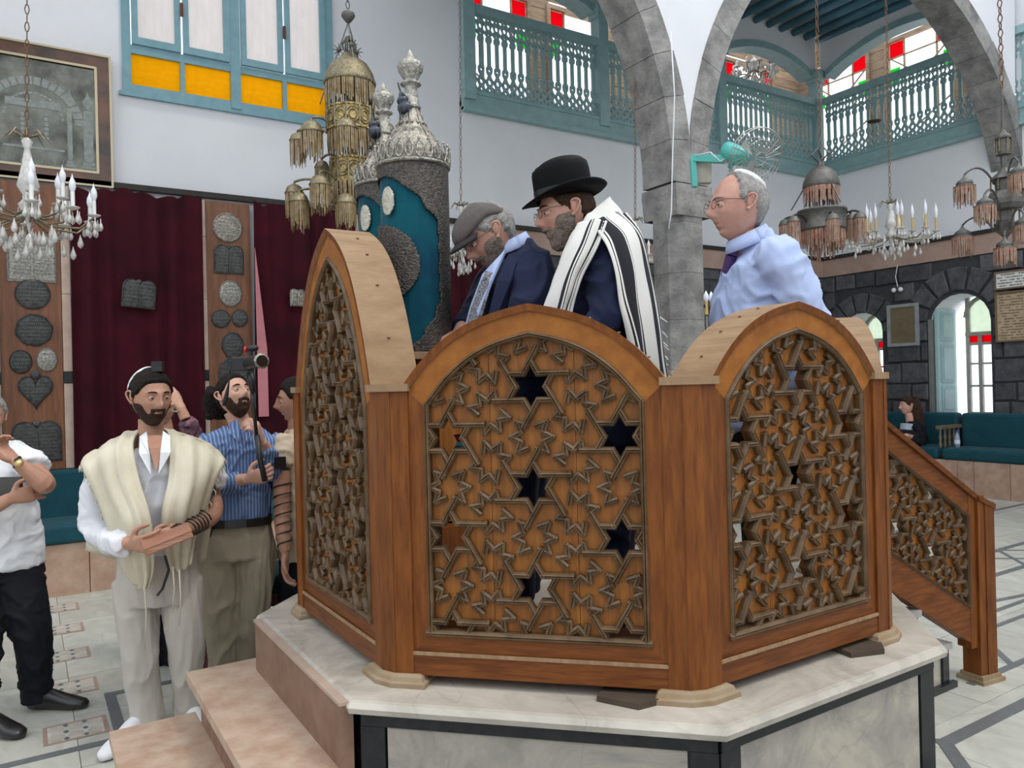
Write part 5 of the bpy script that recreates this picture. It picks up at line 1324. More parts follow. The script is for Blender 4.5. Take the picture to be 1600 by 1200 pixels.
# ================================================================ PEOPLE
def sst(a, b, x):
    t = max(0., min(1., (x-a)/(b-a))); return t*t*(3-2*t)
def gs(x, z, cx, cz, sx, sz): return math.exp(-((x-cx)/sx)**2-((z-cz)/sz)**2)
def head_grid(nl=72, nm=60):
    P = []
    for j in range(nm+1):
        t = pi*j/nm; row = []
        for i in range(nl):
            a = 2*pi*i/nl - .35*sin(2*pi*i/nl)   # denser around the front (a=0 is the front)
            x = sin(t)*sin(a); y = sin(t)*cos(a); z = cos(t)
            px = x*.077; py = y*(.094 if y > 0 else .104); pz = z*.120
            if z < 0:
                k = -z; px *= 1-.30*k**1.7; py *= (1-.10*k) if y > 0 else (1-.50*k)
            else:
                px *= 1+.03*sin(pi*z); py *= 1+(.05 if y < 0 else -.02)*sin(pi*z)
            if y > 0:
                w = sst(.05, .55, y); ax = abs(px)
                d = 0
                d += .025*gs(px, pz, 0, -.029, .0115, .014)+.0150*gs(px, pz, 0, -.006, .0080, .026)
                d += .008*gs(ax, pz, .0125, -.036, .0065, .0075)
                d += -.011*gs(ax, pz, .032, .003, .016, .013)+.006*gs(ax, pz, .030, .024, .024, .008)
                d += .004*gs(ax, pz, .046, -.024, .018, .016)-.004*gs(ax, pz, .052, -.06, .014, .02)
                d += .0065*gs(px, pz, 0, -.0555, .020, .0055)+.0075*gs(px, pz, 0, -.0665, .017, .0060)-.0055*gs(px, pz, 0, -.0610, .022, .0022)
                d += .012*gs(px, pz, 0, -.098, .022, .018)-.004*gs(px, pz, 0, -.080, .022, .006)+.004*gs(px, pz, 0, -.048, .012, .006)
                d += .003*gs(px, pz, 0, .022, .02, .012)
                # eyelids
                d += .0035*gs(ax, pz, .031, .0095, .013, .003)+.0025*gs(ax, pz, .031, -.0065, .013, .003)
                py += d*w
            row.append(V((px, py, pz)))
        P.append(row)
    return P
HG = head_grid()
def head(t, body_mb, c, phi, pitch=0., roll=0., s=1., skin=SKIN, hair=None, hairm=HAIRD, beard=None, beardm=HAIRD, kippah=None, specs=False, brows=None, hairlen=0., eyes=True, pbeard=0.):
    """t thing, body_mb collects skin; builds hair/beard/eyes/... as children. returns local->world matrix"""
    f = (RT*sin(radians(phi))-FW*cos(radians(phi))); lat = V((0, 0, 1)).cross(f).normalized()*-1
    R = Matrix.Rotation(radians(pitch), 3, lat); f2 = R @ f; u2 = R @ V((0, 0, 1)); R2 = Matrix.Rotation(radians(roll), 3, f2); u2 = R2 @ u2; lat = R2 @ lat
    M = Matrix(((lat.x*s, f2.x*s, u2.x*s, c.x), (lat.y*s, f2.y*s, u2.y*s, c.y), (lat.z*s, f2.z*s, u2.z*s, c.z), (0, 0, 0, 1)))
    nl = len(HG[0])
    G = [[M @ p for p in row] for row in HG]
    if body_mb is not None: body_mb.grid(G, closed=True)
    def patch(nm, maskf, thick, mt, rough=.0, extra=None, sub=True):
        vs = {}; m = MB(); val = {}
        for j, row in enumerate(HG):
            for i, p in enumerate(row): val[(j, i)] = maskf(p)
        idx = {}; fs = []
        def vid(k):
            if k not in idx:
                p = HG[k[0]][k[1]]; n = V((p.x/.077**2, p.y/.1**2, p.z/.12**2)).normalized()
                e = sst(0, .012, val[k]); nz = noise.noise(p*70+V((s*9, 0, 0)))*rough
                q = p+n*(thick*e-.0025*(1-e)+nz*e)
                if extra: q = extra(q, p, e)
                idx[k] = len(m.v); m.v.append(M @ q)
            return idx[k]
        for j in range(len(HG)-1):
            for i in range(nl):
                q = [(j, i), (j, (i+1) % nl), (j+1, (i+1) % nl), (j+1, i)]
                if max(val[k] for k in q) > -.002: fs.append([vid(k) for k in q])
        m.f = fs; m.mi = [0]*len(fs)
        if fs: return m.build(nm, mt, t, smooth=True, world=True)
    # ears
    for sd in (-1, 1):
        e = MB(); cx = sd*.0775
        pts = [V((cx+sd*.004, .004, -.020)), V((cx+sd*.010, -.008, -.014)), V((cx+sd*.016, -.020, .004)), V((cx+sd*.018, -.024, .020)), V((cx+sd*.014, -.014, .030)), V((cx+sd*.008, .000, .027)), V((cx+sd*.002, .006, .014))]
        e.tube([M @ p for p in catmull(pts, 3)], .0042*s, 6); e.ball(M @ V((cx+sd*.004, -.007, .006)), .020*s, 10, 8, (1, 1, 1), Matrix((lat, f2, u2)).transposed().to_4x4() @ Matrix.Diagonal((.32, .72, 1.15, 1)))
        e.ball(M @ V((cx+sd*.006, .002, -.020)), .0075*s, 8, 6)
        (body_mb.add(e.v, e.f) if body_mb is not None else None)
    if eyes:
        for sd in (-1, 1):
            cl = V((sd*.031, .0755, .0015)); ctr = M @ cl; e = MB().ball(ctr, .0120*s, 14, 10).build('eye', EYEW, t, smooth=True, world=True)
            MB().ball(M @ (cl+V((0, .0078, -.0004))), .0067*s, 10, 6, (1, 1, 1)).build('iris', EYED, e, smooth=True, world=True)
            l = MB()
            for lo, hi in ((9, 95), (-95, -15)):
                g = []
                for k in range(7):
                    el = radians(lo+(hi-lo)*k/6); row = []
                    for q in range(11):
                        az = radians(-85+17*q); cv = radians(10*(1-cos(az)))*(-1 if lo > 0 else 1); r_ = .0134
                        row.append(M @ (cl+V((r_*cos(el+cv)*sin(az), r_*cos(el+cv)*cos(az), r_*sin(el+cv)))))
                    g.append(row)
                l.grid(g)
            l.build('eyelids', skin, t, smooth=True, world=True)
    patch('lips', lambda p: (.0065-abs(p.z+.0610)*1.0) if (p.y > .05 and abs(p.x) < .021-abs(p.z+.061)*1.2) else -.01, .0012, LIP)
    bm = brows or hairm
    for sd in (-1, 1):
        b = MB(); b.tube([M @ V((sd*(.014+.034*k/5), .0955-.020*(k/5)**2, .024+.005*sin(pi*k/5*.9)-.003*(k/5))) for k in range(6)], [.002*s, .0034*s, .0036*s, .0032*s, .0024*s, .001*s], 6)
        b.build('eyebrow', bm, t, smooth=True, world=True)
    if hair is not None:
        base, fr, th = hair      # hairline heights: front, and thickness
        def hm(p):
            yn = p.y/.098
            if yn > .25: zl = base-.055+.055*sst(.25, .75, yn) if fr else 9
            elif yn > .02: zl = .0+.02*sst(.02, .25, yn)+(base-.075)*.6
            elif yn > -.25: zl = .030-.0*yn
            else: zl = -.075+.105*sst(-.55, -.25, yn)
            if -.25 < yn <= .02: zl = .030*(1 if abs(p.x) > .05 else 0)
            return p.z-zl
        patch('hair', hm, th, hairm, .004)
    if beard is not None:
        th, ln = beard; full = .010 if ln > .3 else 0
        def bmk(p):
            if p.y < -.012: return -.01
            ax = abs(p.x)
            line = -.018-.044*sst(.070, .034, ax) if ax > .022 else -.045
            if ax < .030 and p.z > -.075 and p.y > .03:
                if p.z > -.0545: return (.012 if p.z < -.0435 else -.003) if p.z < -.039 else -.01
                if ax < .017 and p.z > -.0665: return -.004
                return .012
            return min((line+full)-p.z, (p.y+.012)*.9, .012)
        def ex(q, p, e):
            k = sst(-.06, -.115, p.z)*sst(.0, .05, p.y)
            return q+V((0, .012*k*ln*e, -.045*k*ln*e))
        patch('beard', bmk, th, beardm, .0022, ex)
    if kippah is not None:
        ky, km, kr = kippah
        ax_ = V((0, -sin(ky), cos(ky)))
        def kp(p):
            d = V((p.x/.077, p.y/.1, p.z/.12)).normalized(); return (d.dot(ax_)-cos(kr))*.1
        patch('skullcap', kp, .0165, km, .0)
    if specs:
        g = MB(); R_ = .0195
        for sd in (-1, 1):
            g.tube([M @ V((sd*.031+R_*cos(q), .106-abs(R_*cos(q)+.0)*.15, .001+.8*R_*sin(q))) for q in [2*pi*i/18 for i in range(18)]], .0011*s, 4, closed=True)
            g.tube([M @ V((sd*.050, .102, .006)), M @ V((sd*.074, .080, .012)), M @ V((sd*.081, .01, .014)), M @ V((sd*.083, -.012, .004))], .0012*s, 4)
        g.tube([M @ V((-.011, .108, .004)), M @ V((0, .112, .007)), M @ V((.011, .108, .004))], .0011*s, 4)
        g.build('spectacles', GLASSM, t, smooth=True, world=True)
    return M
def loft(mb, rings, lat, n=22, sq=1.0, cap=True):
    vs = []; m = len(rings); lat = V(lat).normalized()
    for i, r in enumerate(rings):
        a = V(rings[max(0, i-1)][0]); b = V(rings[min(m-1, i+1)][0]); d = (b-a).normalized()
        x = (lat-d*lat.dot(d)).normalized(); y = d.cross(x).normalized(); c = V(r[0])
        for k in range(n):
            q = 2*pi*k/n; cx, sy = cos(q), sin(q)
            vs.append(c+x*(r[1]*math.copysign(abs(cx)**.85, cx))+y*(r[2]*math.copysign(abs(sy)**.85, sy)))
    fs = [(i*n+k, i*n+(k+1) % n, (i+1)*n+(k+1) % n, (i+1)*n+k) for i in range(m-1) for k in range(n)]+[tuple(range(n-1, -1, -1)), tuple((m-1)*n+k for k in range(n))]
    return mb.add(vs, fs)
def limb(mb, pts, rad, sub=4, n=14):
    P = catmull([V(p) for p in pts], sub); R = [a.x for a in catmull([V((r, 0, 0)) for r in rad], sub)]
    return mb.tube(P, R, n)
def hand(mb, w, d, n, s=1., curl=(.5, .5, .5, .5), thumb=.6, side=1, spread=.06):
    """w wrist point, d finger direction, n palm-facing normal, side=+1/-1 chooses the thumb side"""
    d = V(d).normalized(); n = (V(n)-d*V(n).dot(d)).normalized(); l = d.cross(n).normalized()*side
    pr = [(w-d*.02*s, .026, .020), (w+d*.01*s, .028, .019), (w+d*.04*s, .037, .017), (w+d*.075*s, .041, .015), (w+d*.092*s, .040, .012), (w+d*.098*s, .034, .007)]
    loft(mb, [(c, a*s, b*s) for c, a, b in pr], l, 14)
    L = [(.040, .026, .020), (.045, .029, .022), (.041, .027, .021), (.032, .021, .018)]
    for k in range(4):
        o = (.030-.0195*k); base = w+d*.085*s+l*(o*s); a = 0; p = base; pts = [base-d*.02*s, base]; dd = (d+l*(spread*(1.5-k))).normalized()
        for q in range(3):
            a += curl[k]*(1.1 if q else .9); v_ = (dd*cos(a)+n*sin(a)); p = p+v_*(L[k][q]*s); pts.append(p)
        r = (.0092, .0085, .0090, .0080)[k]*s
        mb.tube(catmull(pts, 2), [r*1.05]*3+[r]*3+[r*.92]*2+[r*.75], 9)
        mb.ball(p, r*.80, 8, 5)
    b = w+d*.022*s+l*.026*s; t1 = b+(d*.5+l*.75+n*.35*thumb).normalized()*.040*s; t2 = t1+(d*.85+l*.30+n*.55*thumb).normalized()*.032*s; t3 = t2+(d*.85+l*-.05+n*.7*thumb).normalized()*.026*s
    mb.tube(catmull([b-l*.015*s, b, t1, t2, t3], 2), [.016*s, .0155*s, .015*s, .013*s, .012*s, .011*s, .0105*s, .0095*s, .0075*s], 9); mb.ball(t3, .0078*s, 8, 5)
    return mb
def garment(nm, mt, t, parts, vox=.009, wr=.006, wsc=9., sm=3, stretch=(1, 1, 1)):
    m = MB()
    for f in parts: f(m)
    o = m.build(nm, mt, t, world=True); return fuse(o, vox, sm, wr, wsc, stretch)
def L_(mb_pts, rad): return lambda m: limb(m, mb_pts, rad)
def T_(rings, lat): return lambda m: loft(m, rings, lat)
def skin_limb(t, mat_, forearm, rad, hargs, body=None, vox=.0042):
    m = MB(); limb(m, forearm, rad, 4, 14); hand(m, *hargs[0], **hargs[1])
    o = m.build('tmp_limb', mat_, None); fuse(o, vox, 2)
    me = o.data; off = len(body.v); body.add([v.co.copy() for v in me.vertices], [list(p.vertices) for p in me.polygons])
    bpy.data.objects.remove(o); bpy.data.meshes.remove(me)
def drape(t, nm, mt, rows, n=8, fold=.012, nf=5., thick=.006, seed=0, uvs=1.0, world=True):
    """rows of control points from top to bottom; smooth thick cloth with folds running down"""
    R = [catmull([V(p) for p in r], n) for r in rows]; cols = len(R[0]); G = []
    C_ = [catmull([R[i][j] for i in range(len(R))], n) for j in range(cols)]
    nr = len(C_[0]); G = [[C_[j][i] for j in range(cols)] for i in range(nr)]
    out = []
    for i in range(nr):
        row = []
        for j in range(cols):
            a = G[i][max(0, j-1)]; b = G[i][min(cols-1, j+1)]; c = G[max(0, i-1)][j]; d = G[min(nr-1, i+1)][j]
            nn = (b-a).cross(d-c)
            if nn.length > 1e-9: nn.normalize()
            s = j/(cols-1); q = i/(nr-1)
            row.append(G[i][j]+nn*(fold*sin(s*nf*2*pi+1.7*noise.noise(V((s*3, q*2, seed)))+q*1.2)*(.5+.5*q)+fold*.6*noise.noise(V((s*7, q*5, seed+5)))))
        out.append(row)
    m = MB().grid(out); o = m.build(nm, mt, t, smooth=True, world=True)
    uv = o.data.uv_layers.new(name='UVMap'); 
    for pl in o.data.polygons:
        for li in pl.loop_indices:
            v = o.data.loops[li].vertex_index; uv.data[li].uv = ((v % cols)/(cols-1), (v//cols)/(nr-1))
    sm = o.modifiers.new('thick', 'SOLIDIFY'); sm.thickness = thick; sm.offset = 0
    return o, out
def tassels(t, pts, L, mt, nm='fringe', r=.0022, seed=1, dirn=(0, 0, -1)):
    random.seed(seed); m = MB()
    for p in pts:
        e = V(p)+V(dirn)*L*random.uniform(.6, 1.1)+V((random.uniform(-.01, .01), random.uniform(-.01, .01), 0))
        m.tube([V(p), (V(p)+e)/2+V((random.uniform(-.006, .006), 0, 0)), e], [r, r*1.2, r*.7], 4)
    return m.build(nm, mt, t, world=True, kind='stuff')
def latv(phi): return (RT*cos(radians(phi))+FW*sin(radians(phi)))
def fwdv(phi): return (RT*sin(radians(phi))-FW*cos(radians(phi)))
def shoe(t, heel, toe_dir, L=.28, mt=LEATHER, nm='shoe'):
    d = V(toe_dir); d.z = 0; d.normalize(); s = V((-d.y, d.x, 0)); h = V((heel.x, heel.y, 0)); m = MB()
    loft(m, [(h-d*.02+V((0, 0, .045)), .028, .042), (h+d*.03+V((0, 0, .055)), .038, .054), (h+d*.09+V((0, 0, .05)), .040, .048), (h+d*.15+V((0, 0, .038)), .044, .036), (h+d*(L-.07)+V((0, 0, .03)), .048, .028), (h+d*(L-.02)+V((0, 0, .024)), .036, .021), (h+d*L+V((0, 0, .02)), .015, .012)], s, 14)
    m.build(nm, mt, t, smooth=True, world=True)
def person(label, px, py, d, group=None):
    p = at(px, py, d); return thing('person', (p.x, p.y, 0 if py > 1000 else SLAB), 0, label, 'person', group)
def body_build(t, m, skin): return m.build('body', skin, t, smooth=True, world=True)
def straps(t, a, b, r0, r1, n, mt=LEATHER, nm='leather_strap'):
    m = MB(); x, y, d = frame(V(a), V(b)); K = n*14
    m.tube([V(a)+(V(b)-V(a))*(k/K)+(x*cos(2*pi*k/14)+y*sin(2*pi*k/14))*(r0+(r1-r0)*k/K) for k in range(K+1)], .004, 5)
    return m.build(nm, mt, t, smooth=True, world=True)

# ---------------- man in cream shawl holding a book
t = thing('person', at(235, 1130, 3.52).xy.to_3d(), 0, 'bearded man in cream fringed shawl and white shirt holding a book', 'person'); t.location.z = 0; FR[t.name] = Matrix.Translation(t.location)
bm = MB(); LT = latv(22); FV = fwdv(22)
Hc = at(236, 621, 3.46); head(t, bm, Hc, 48, -3, 0, 1.03, SKIND, hair=(.062, True, .011), hairm=HAIRD, beard=(.0038, .2), beardm=mat('stubble', (.055, .030, .022), .8, var=.5, vscale=90, bump=.6, bscale=200), kippah=(radians(55), WHITEC, .98))
limb(bm, [at(236, 655, 3.50), at(236, 680, 3.5), at(237, 705, 3.5)], [.054, .056, .075])
loft(bm, [(at(245, 900, 3.52), .14, .09), (at(241, 800, 3.5), .14, .09), (at(240, 730, 3.5), .16, .095), (at(238, 700, 3.5), .10, .07)], LT)
a1 = [at(165, 722, 3.46), at(150, 818, 3.42), at(203, 850, 3.20)]; a2 = [at(322, 722, 3.58), at(334, 802, 3.56), at(290, 828, 3.34)]
skin_limb(t, SKIND, [at(186, 842, 3.26), at(203, 850, 3.20)], [.024, .026], ((at(207, 851, 3.19), at(248, 850, 3.09)-at(205, 851, 3.20), (at(250, 838, 3.22)-at(238, 852, 3.12))), dict(curl=(.55, .6, .6, .6), side=1, thumb=.9)), bm)
skin_limb(t, SKIND, [at(328, 770, 3.60), at(333, 800, 3.55), at(312, 818, 3.43), at(290, 828, 3.34)], [.046, .044, .040, .029], ((at(288, 829, 3.33), at(255, 838, 3.20)-at(288, 829, 3.33), -FV*.3+V((0, 0, -.5))+RT*-.3), dict(curl=(.45, .5, .55, .6), side=-1, thumb=.8)), bm)
body_build(t, bm, SKIND)
garment('white_shirt', mat('white_shirt_cloth', (.80, .80, .85), .85, var=.06, vscale=4), t, [
    T_([(at(248, 895, 3.52), .150, .110), (at(245, 850, 3.52), .155, .120), (at(242, 780, 3.49), .172, .145), (at(240, 735, 3.49), .188, .135), (at(239, 712, 3.5), .165, .09), (at(238, 700, 3.5), .09, .068)], LT),
    L_([at(182, 718, 3.48), at(160, 745, 3.45), at(148, 812, 3.42), at(165, 840, 3.35), at(198, 852, 3.22)], [.075, .068, .060, .055, .045]),
    L_([at(300, 716, 3.54), at(325, 740, 3.58), at(331, 765, 3.58)], [.075, .07, .066])], wr=.012, wsc=7)
for sd in (-1, 1):   # open collar
    a = at(238+sd*13, 690, 3.40); m = MB(); q = [at(242+sd*13, 674, 3.43), at(242+sd*24, 682, 3.41), at(242+sd*25, 708, 3.345), at(242+sd*6, 742, 3.318), at(242+sd*9, 708, 3.335)]
    m.add(q, [(0, 1, 2, 3, 4)]); o = m.build('shirt_collar', WHITEC, t, world=True); s_ = o.modifiers.new('t', 'SOLIDIFY'); s_.thickness = .006
MB().add([at(228, 680, 3.42), at(258, 680, 3.42), at(255, 700, 3.352), at(244, 738, 3.330), at(233, 700, 3.348)], [(0, 1, 2, 4), (4, 2, 3)]).build('open_chest', SKIND, t, world=True)
garment('trousers', mat('pale_trousers', (.56, .52, .47), .85, var=.1, vscale=5), t, [
    T_([(at(247, 862, 3.52), .168, .128), (at(248, 900, 3.52), .174, .130), (at(249, 935, 3.53), .174, .125)], LT),
    L_([at(212, 905, 3.50), at(214, 960, 3.49), at(219, 1020, 3.48), at(225, 1080, 3.50), at(230, 1128, 3.50)], [.098, .090, .080, .072, .074]),
    L_([at(283, 905, 3.56), at(287, 960, 3.55), at(291, 1020, 3.56), at(294, 1080, 3.58), at(297, 1120, 3.60)], [.096, .088, .078, .068, .070])], wr=.007, wsc=6, stretch=(1.4, 1.4, .4))
shoe(t, at(224, 1140, 3.50), at(190, 1180, 3.35)-at(224, 1140, 3.50), mt=WHITEC); shoe(t, at(297, 1130, 3.62), at(310, 1160, 3.5)-at(297, 1130, 3.62), mt=WHITEC)
CREAM = mat('cream_wool', (.70, .65, .52), .9, col2=(.62, .56, .42), vscale=6, sheen=.3, bump=.15, bscale=200)
sh1, g1 = drape(t, 'cream_shawl', CREAM, [
    [at(226, 668, 3.58), at(190, 682, 3.60), at(148, 708, 3.58)],
    [at(216, 676, 3.47), at(180, 690, 3.43), at(128, 722, 3.44)],
    [at(208, 700, 3.36), at(175, 712, 3.32), at(130, 735, 3.36)],
    [at(218, 750, 3.30), at(185, 762, 3.27), at(150, 775, 3.32)],
    [at(232, 800, 3.26), at(205, 815, 3.22), at(166, 818, 3.30)],
    [at(240, 850, 3.27), at(212, 862, 3.25), at(178, 850, 3.32)],
    [at(240, 890, 3.30), at(220, 898, 3.29), at(192, 888, 3.33)],
    [at(232, 918, 3.32), at(222, 920, 3.32), at(210, 908, 3.34)]], 7, .013, 3.5, .007, 1)
sh2, g2 = drape(t, 'cream_shawl', CREAM, [
    [at(252, 668, 3.60), at(300, 684, 3.68), at(338, 702, 3.66)],
    [at(262, 676, 3.50), at(300, 688, 3.52), at(346, 712, 3.56)],
    [at(266, 700, 3.40), at(302, 706, 3.42), at(350, 722, 3.50)],
    [at(262, 750, 3.33), at(300, 752, 3.34), at(338, 745, 3.46)],
    [at(252, 800, 3.29), at(288, 802, 3.32), at(322, 790, 3.46)],
    [at(254, 850, 3.34), at(282, 850, 3.38), at(306, 835, 3.45)],
    [at(264, 890, 3.38), at(282, 892, 3.40), at(298, 882, 3.42)]], 7, .013, 3.5, .007, 2)
drape(t, 'shawl_back', CREAM, [
    [at(226, 668, 3.58), at(238, 672, 3.62), at(252, 668, 3.60)],
    [at(150, 706, 3.60), at(238, 690, 3.68), at(338, 702, 3.68)],
    [at(140, 780, 3.62), at(238, 780, 3.70), at(335, 780, 3.70)],
    [at(134, 860, 3.60), at(238, 890, 3.70), at(320, 880, 3.70)]], 6, .012, 4, .007, 3)
tassels(t, [g1[i][-1] for i in range(4, len(g1)-6, 1)]+[g1[i][-1]+(g1[i][-2]-g1[i][-1])*.5 for i in range(4, 30, 2)], .035, CREAM, seed=2)
tassels(t, [g2[i][-1] for i in range(4, 34, 1)], .03, CREAM, seed=3)
for (x, y, L) in ((226, 915, .27), (270, 885, .20), (280, 890, .24)):
    p = at(x, y, 3.30); MB().tube([p, p+V((.004, 0, -L*.5)), p+V((-.006, 0, -L))], [.004, .003, .002], 5).build('long_tassel', CREAM, t, smooth=True, world=True)
straps(t, at(316, 812, 3.44), at(290, 829, 3.33), .047, .036, 6); straps(t, at(282, 832, 3.30), at(268, 838, 3.25), .040, .034, 3)
p = at(247, 577, 3.44); MB().box(-.022, .022, -.022, .022, -.01, .035, Matrix.Translation(p) @ Matrix.Rotation(-.4, 4, 'Z')).build('head_box', LEATHER, t, world=True)
p = at(326, 765, 3.50); MB().box(-.025, .025, -.03, .02, -.025, .03, Matrix.Translation(p)).build('arm_box', LEATHER, t, world=True)
p = at(258, 868, 3.33); MB().tube([p, at(264, 890, 3.32), at(254, 920, 3.34), at(246, 930, 3.36)], .006, 5).build('dark_cord', LEATHER, t, smooth=True, world=True)
# the book
bk = thing('prayer_book', at(262, 842, 3.13), 0, 'worn red-edged book held by the man in the cream shawl', 'book')
ax1 = (at(300, 826, 3.16)-at(226, 856, 3.08)); L1 = ax1.length; ax1.normalize(); upb = (V((0, 0, 1))*.95-FW*.30); x = ax1; z_ = (upb-x*upb.dot(x)).normalized(); y = z_.cross(x)
M = Matrix(((x.x, y.x, z_.x, bk.location.x), (x.y, y.y, z_.y, bk.location.y), (x.z, y.z, z_.z, bk.location.z), (0, 0, 0, 1)))
MB().box(-L1/2+.004, L1/2-.004, -.040, .040, -.012, .012, M).build('pages', mat('red_page_edge', (.55, .24, .15), .6, col2=(.72, .50, .38), vscale=6, stretch=(1, 1, 40)), bk, world=True)
for q in (-.0155, .0125): MB().box(-L1/2, L1/2, -.044, .045, q, q+.003, M).build('cover', mat('worn_brown_cover', (.36, .16, .10), .5, var=.3), bk, world=True)

# ---------------- man in blue striped shirt with camera on a pole
t = thing('person', at(372, 1040, 4.0).xy.to_3d(), 0, 'long-haired man in blue striped shirt looking up and holding the camera pole', 'person'); t.location.z = 0; FR[t.name] = Matrix.Translation(t.location)
bm = MB(); LT = latv(20); STR = strand_mat('blue_stripes', (.085, .16, .36), (.30, .39, .58), 62, 'X', soft=.08, duty=.62)
head(t, bm, at(366, 619, 3.98), 52, 24, 0, .98, SKIN, hair=(.070, True, .010), hairm=HAIRD, beard=(.005, .15), beardm=HAIRB)
m = MB(); loft(m, [(at(345, 612, 4.03), .075, .055), (at(338, 632, 4.05), .07, .055), (at(338, 655, 4.05), .05, .04)], LT, 14); o = m.build('long_hair', HAIRD, t, world=True); fuse(o, .006, 2, .005, 40)
limb(bm, [at(366, 642, 4.0), at(374, 660, 4.0), at(378, 678, 4.0)], [.055, .056, .07])
loft(bm, [(at(368, 815, 4.0), .13, .09), (at(374, 720, 4.0), .14, .09), (at(377, 680, 4.0), .12, .08)], LT)
skin_limb(t, SKIN, [at(366, 752, 3.84), at(386, 748, 3.80)], [.036, .027], ((at(388, 748, 3.80), at(412, 742, 3.76)-at(386, 748, 3.80), FW*1.0+V((0, 0, .2))), dict(curl=(.85, .9, .9, .9), side=1, thumb=1.)), bm)
skin_limb(t, SKIN, [at(416, 704, 3.93), at(408, 690, 3.87)], [.036, .027], ((at(407, 688, 3.86), at(398, 660, 3.80)-at(407, 690, 3.88), -RT*.9+V((0, 0, .1))-FW*.1), dict(curl=(.9, .9, .9, .9), side=-1, thumb=1.)), bm)
body_build(t, bm, SKIN)
garment('striped_shirt', STR, t, [
    T_([(at(368, 815, 4.0), .165, .125), (at(366, 790, 4.0), .176, .138), (at(370, 740, 4.0), .175, .125), (at(374, 700, 4.0), .185, .112), (at(377, 680, 4.0), .15, .09), (at(377, 668, 4.0), .085, .07)], LT),
    L_([at(335, 692, 4.0), at(322, 712, 3.98), at(330, 752, 3.93), at(350, 760, 3.88), at(374, 752, 3.82)], [.075, .068, .060, .053, .043]),
    L_([at(415, 688, 4.04), at(428, 712, 4.05), at(428, 735, 4.0), at(418, 712, 3.95), at(412, 700, 3.91)], [.07, .064, .056, .05, .043])], wr=.013, wsc=8)
for sd in (-1, 1):
    m = MB(); m.add([at(378+sd*8, 655, 3.90), at(378+sd*19, 660, 3.92), at(378+sd*20, 676, 3.885), at(378+sd*6, 690, 3.865), at(378+sd*3, 672, 3.88)], [(0, 1, 2, 3, 4)]); o = m.build('shirt_collar', STR, t, world=True); o.modifiers.new('t', 'SOLIDIFY').thickness = .006
garment('trousers', mat('khaki_cloth', (.42, .37, .27), .85, var=.15, vscale=5), t, [
    T_([(at(368, 812, 4.0), .160, .118), (at(370, 845, 4.0), .178, .128), (at(372, 870, 4.0), .178, .128)], LT),
    L_([at(344, 850, 3.98), at(345, 900, 3.97), at(345, 960, 3.96), at(350, 1010, 3.98), at(354, 1062, 4.0)], [.112, .108, .085, .078, .074]),
    L_([at(396, 850, 4.03), at(398, 900, 4.02), at(392, 960, 4.02), at(386, 1010, 4.04), at(384, 1062, 4.06)], [.110, .104, .084, .076, .072])], wr=.011, wsc=6, stretch=(1.3, 1.3, .5))
m = MB(); loft(m, [(at(368, 806, 4.0), .182, .140), (at(368, 818, 4.0), .183, .141)], LT, 28); m.build('belt', LEATHER, t, smooth=False, world=True)
MB().box(-.05, .05, -.03, .03, -.06, .04, Matrix.Translation(at(336, 818, 3.90))).build('belt_pouch', LEATHER, t, world=True)
shoe(t, at(356, 1075, 4.0), FV); shoe(t, at(390, 1075, 4.06), FV)
# pole + camera
cp = thing('camera_pole', at(408, 738, 3.77), 0, 'black pole held upright by the man in the striped shirt', 'camera pole')
BP = mat('black_plastic', (.02, .02, .022), .4, var=.2)
MB().tube([at(414, 752, 3.76), at(407, 720, 3.76), at(401, 680, 3.77)], .014, 10).build('grip', BP, cp, smooth=True, world=True)
MB().tube([at(401, 680, 3.77), at(391, 590, 3.78)], .009, 8).build('tube', BP, cp, smooth=True, world=True)
MB().tube([at(396, 614, 3.78), at(393, 596, 3.78), at(391, 582, 3.78)], [.014, .019, .016], 10).build('pole_head', BP, cp, smooth=True, world=True)
c = at(381, 569, 3.78); Mc = Matrix.Translation(c) @ Matrix.Rotation(-YAW+.15, 4, 'Z')
vc = thing('video_camera', c, 0, 'small black camera with a protruding lens mounted on top of the pole', 'camera')
bx = MB().box(-.055, .035, -.03, .03, -.035, .035, Mc).build('camera_body', BP, vc, world=True); bv = bx.modifiers.new('b', 'BEVEL'); bv.width = .006; bv.segments = 2
MB().box(-.08, -.04, -.025, .02, -.03, .015, Mc).build('hand_grip', BP, vc, world=True)
l0 = at(388, 568, 3.74); l1 = at(409, 564, 3.60); MB().tube([l0, l0+(l1-l0)*.5, l0+(l1-l0)*.8, l1], [.028, .031, .033, .034], 18).build('lens_barrel', BP, vc, smooth=True, world=True)
d_ = (l1-l0).normalized(); MB().tube([l1, l1+d_*.003], [.037, .036], 20).build('lens_ring', BRIGHTS, vc, smooth=True, world=True); MB().tube([l1+d_*.003, l1+d_*.005], [.028, .026], 18).build('lens_glass', EYED, vc, world=True)
MB().tube([at(383, 546, 3.78), at(386, 545.5, 3.78)], .014, 12).build('red_ring', mat('red_plastic', (.7, .02, .02), .4), vc, world=True)
MB().tube([at(387, 545, 3.78), at(390, 545, 3.78), at(400, 544, 3.77), at(403, 544, 3.77)], [.010, .016, .016, .010], 10).build('microphone', BP, vc, smooth=True, world=True)
MB().bar(at(390, 555, 3.78), at(391, 547, 3.78), .02, .02).build('shoe_mount', BP, vc, world=True)
MB().tube([at(360, 572, 3.78), at(358, 596, 3.78), at(353, 622, 3.78), at(350, 634, 3.78)], [.003, .003, .012, .010], 6).build('hand_strap', BP, vc, smooth=True, world=True)

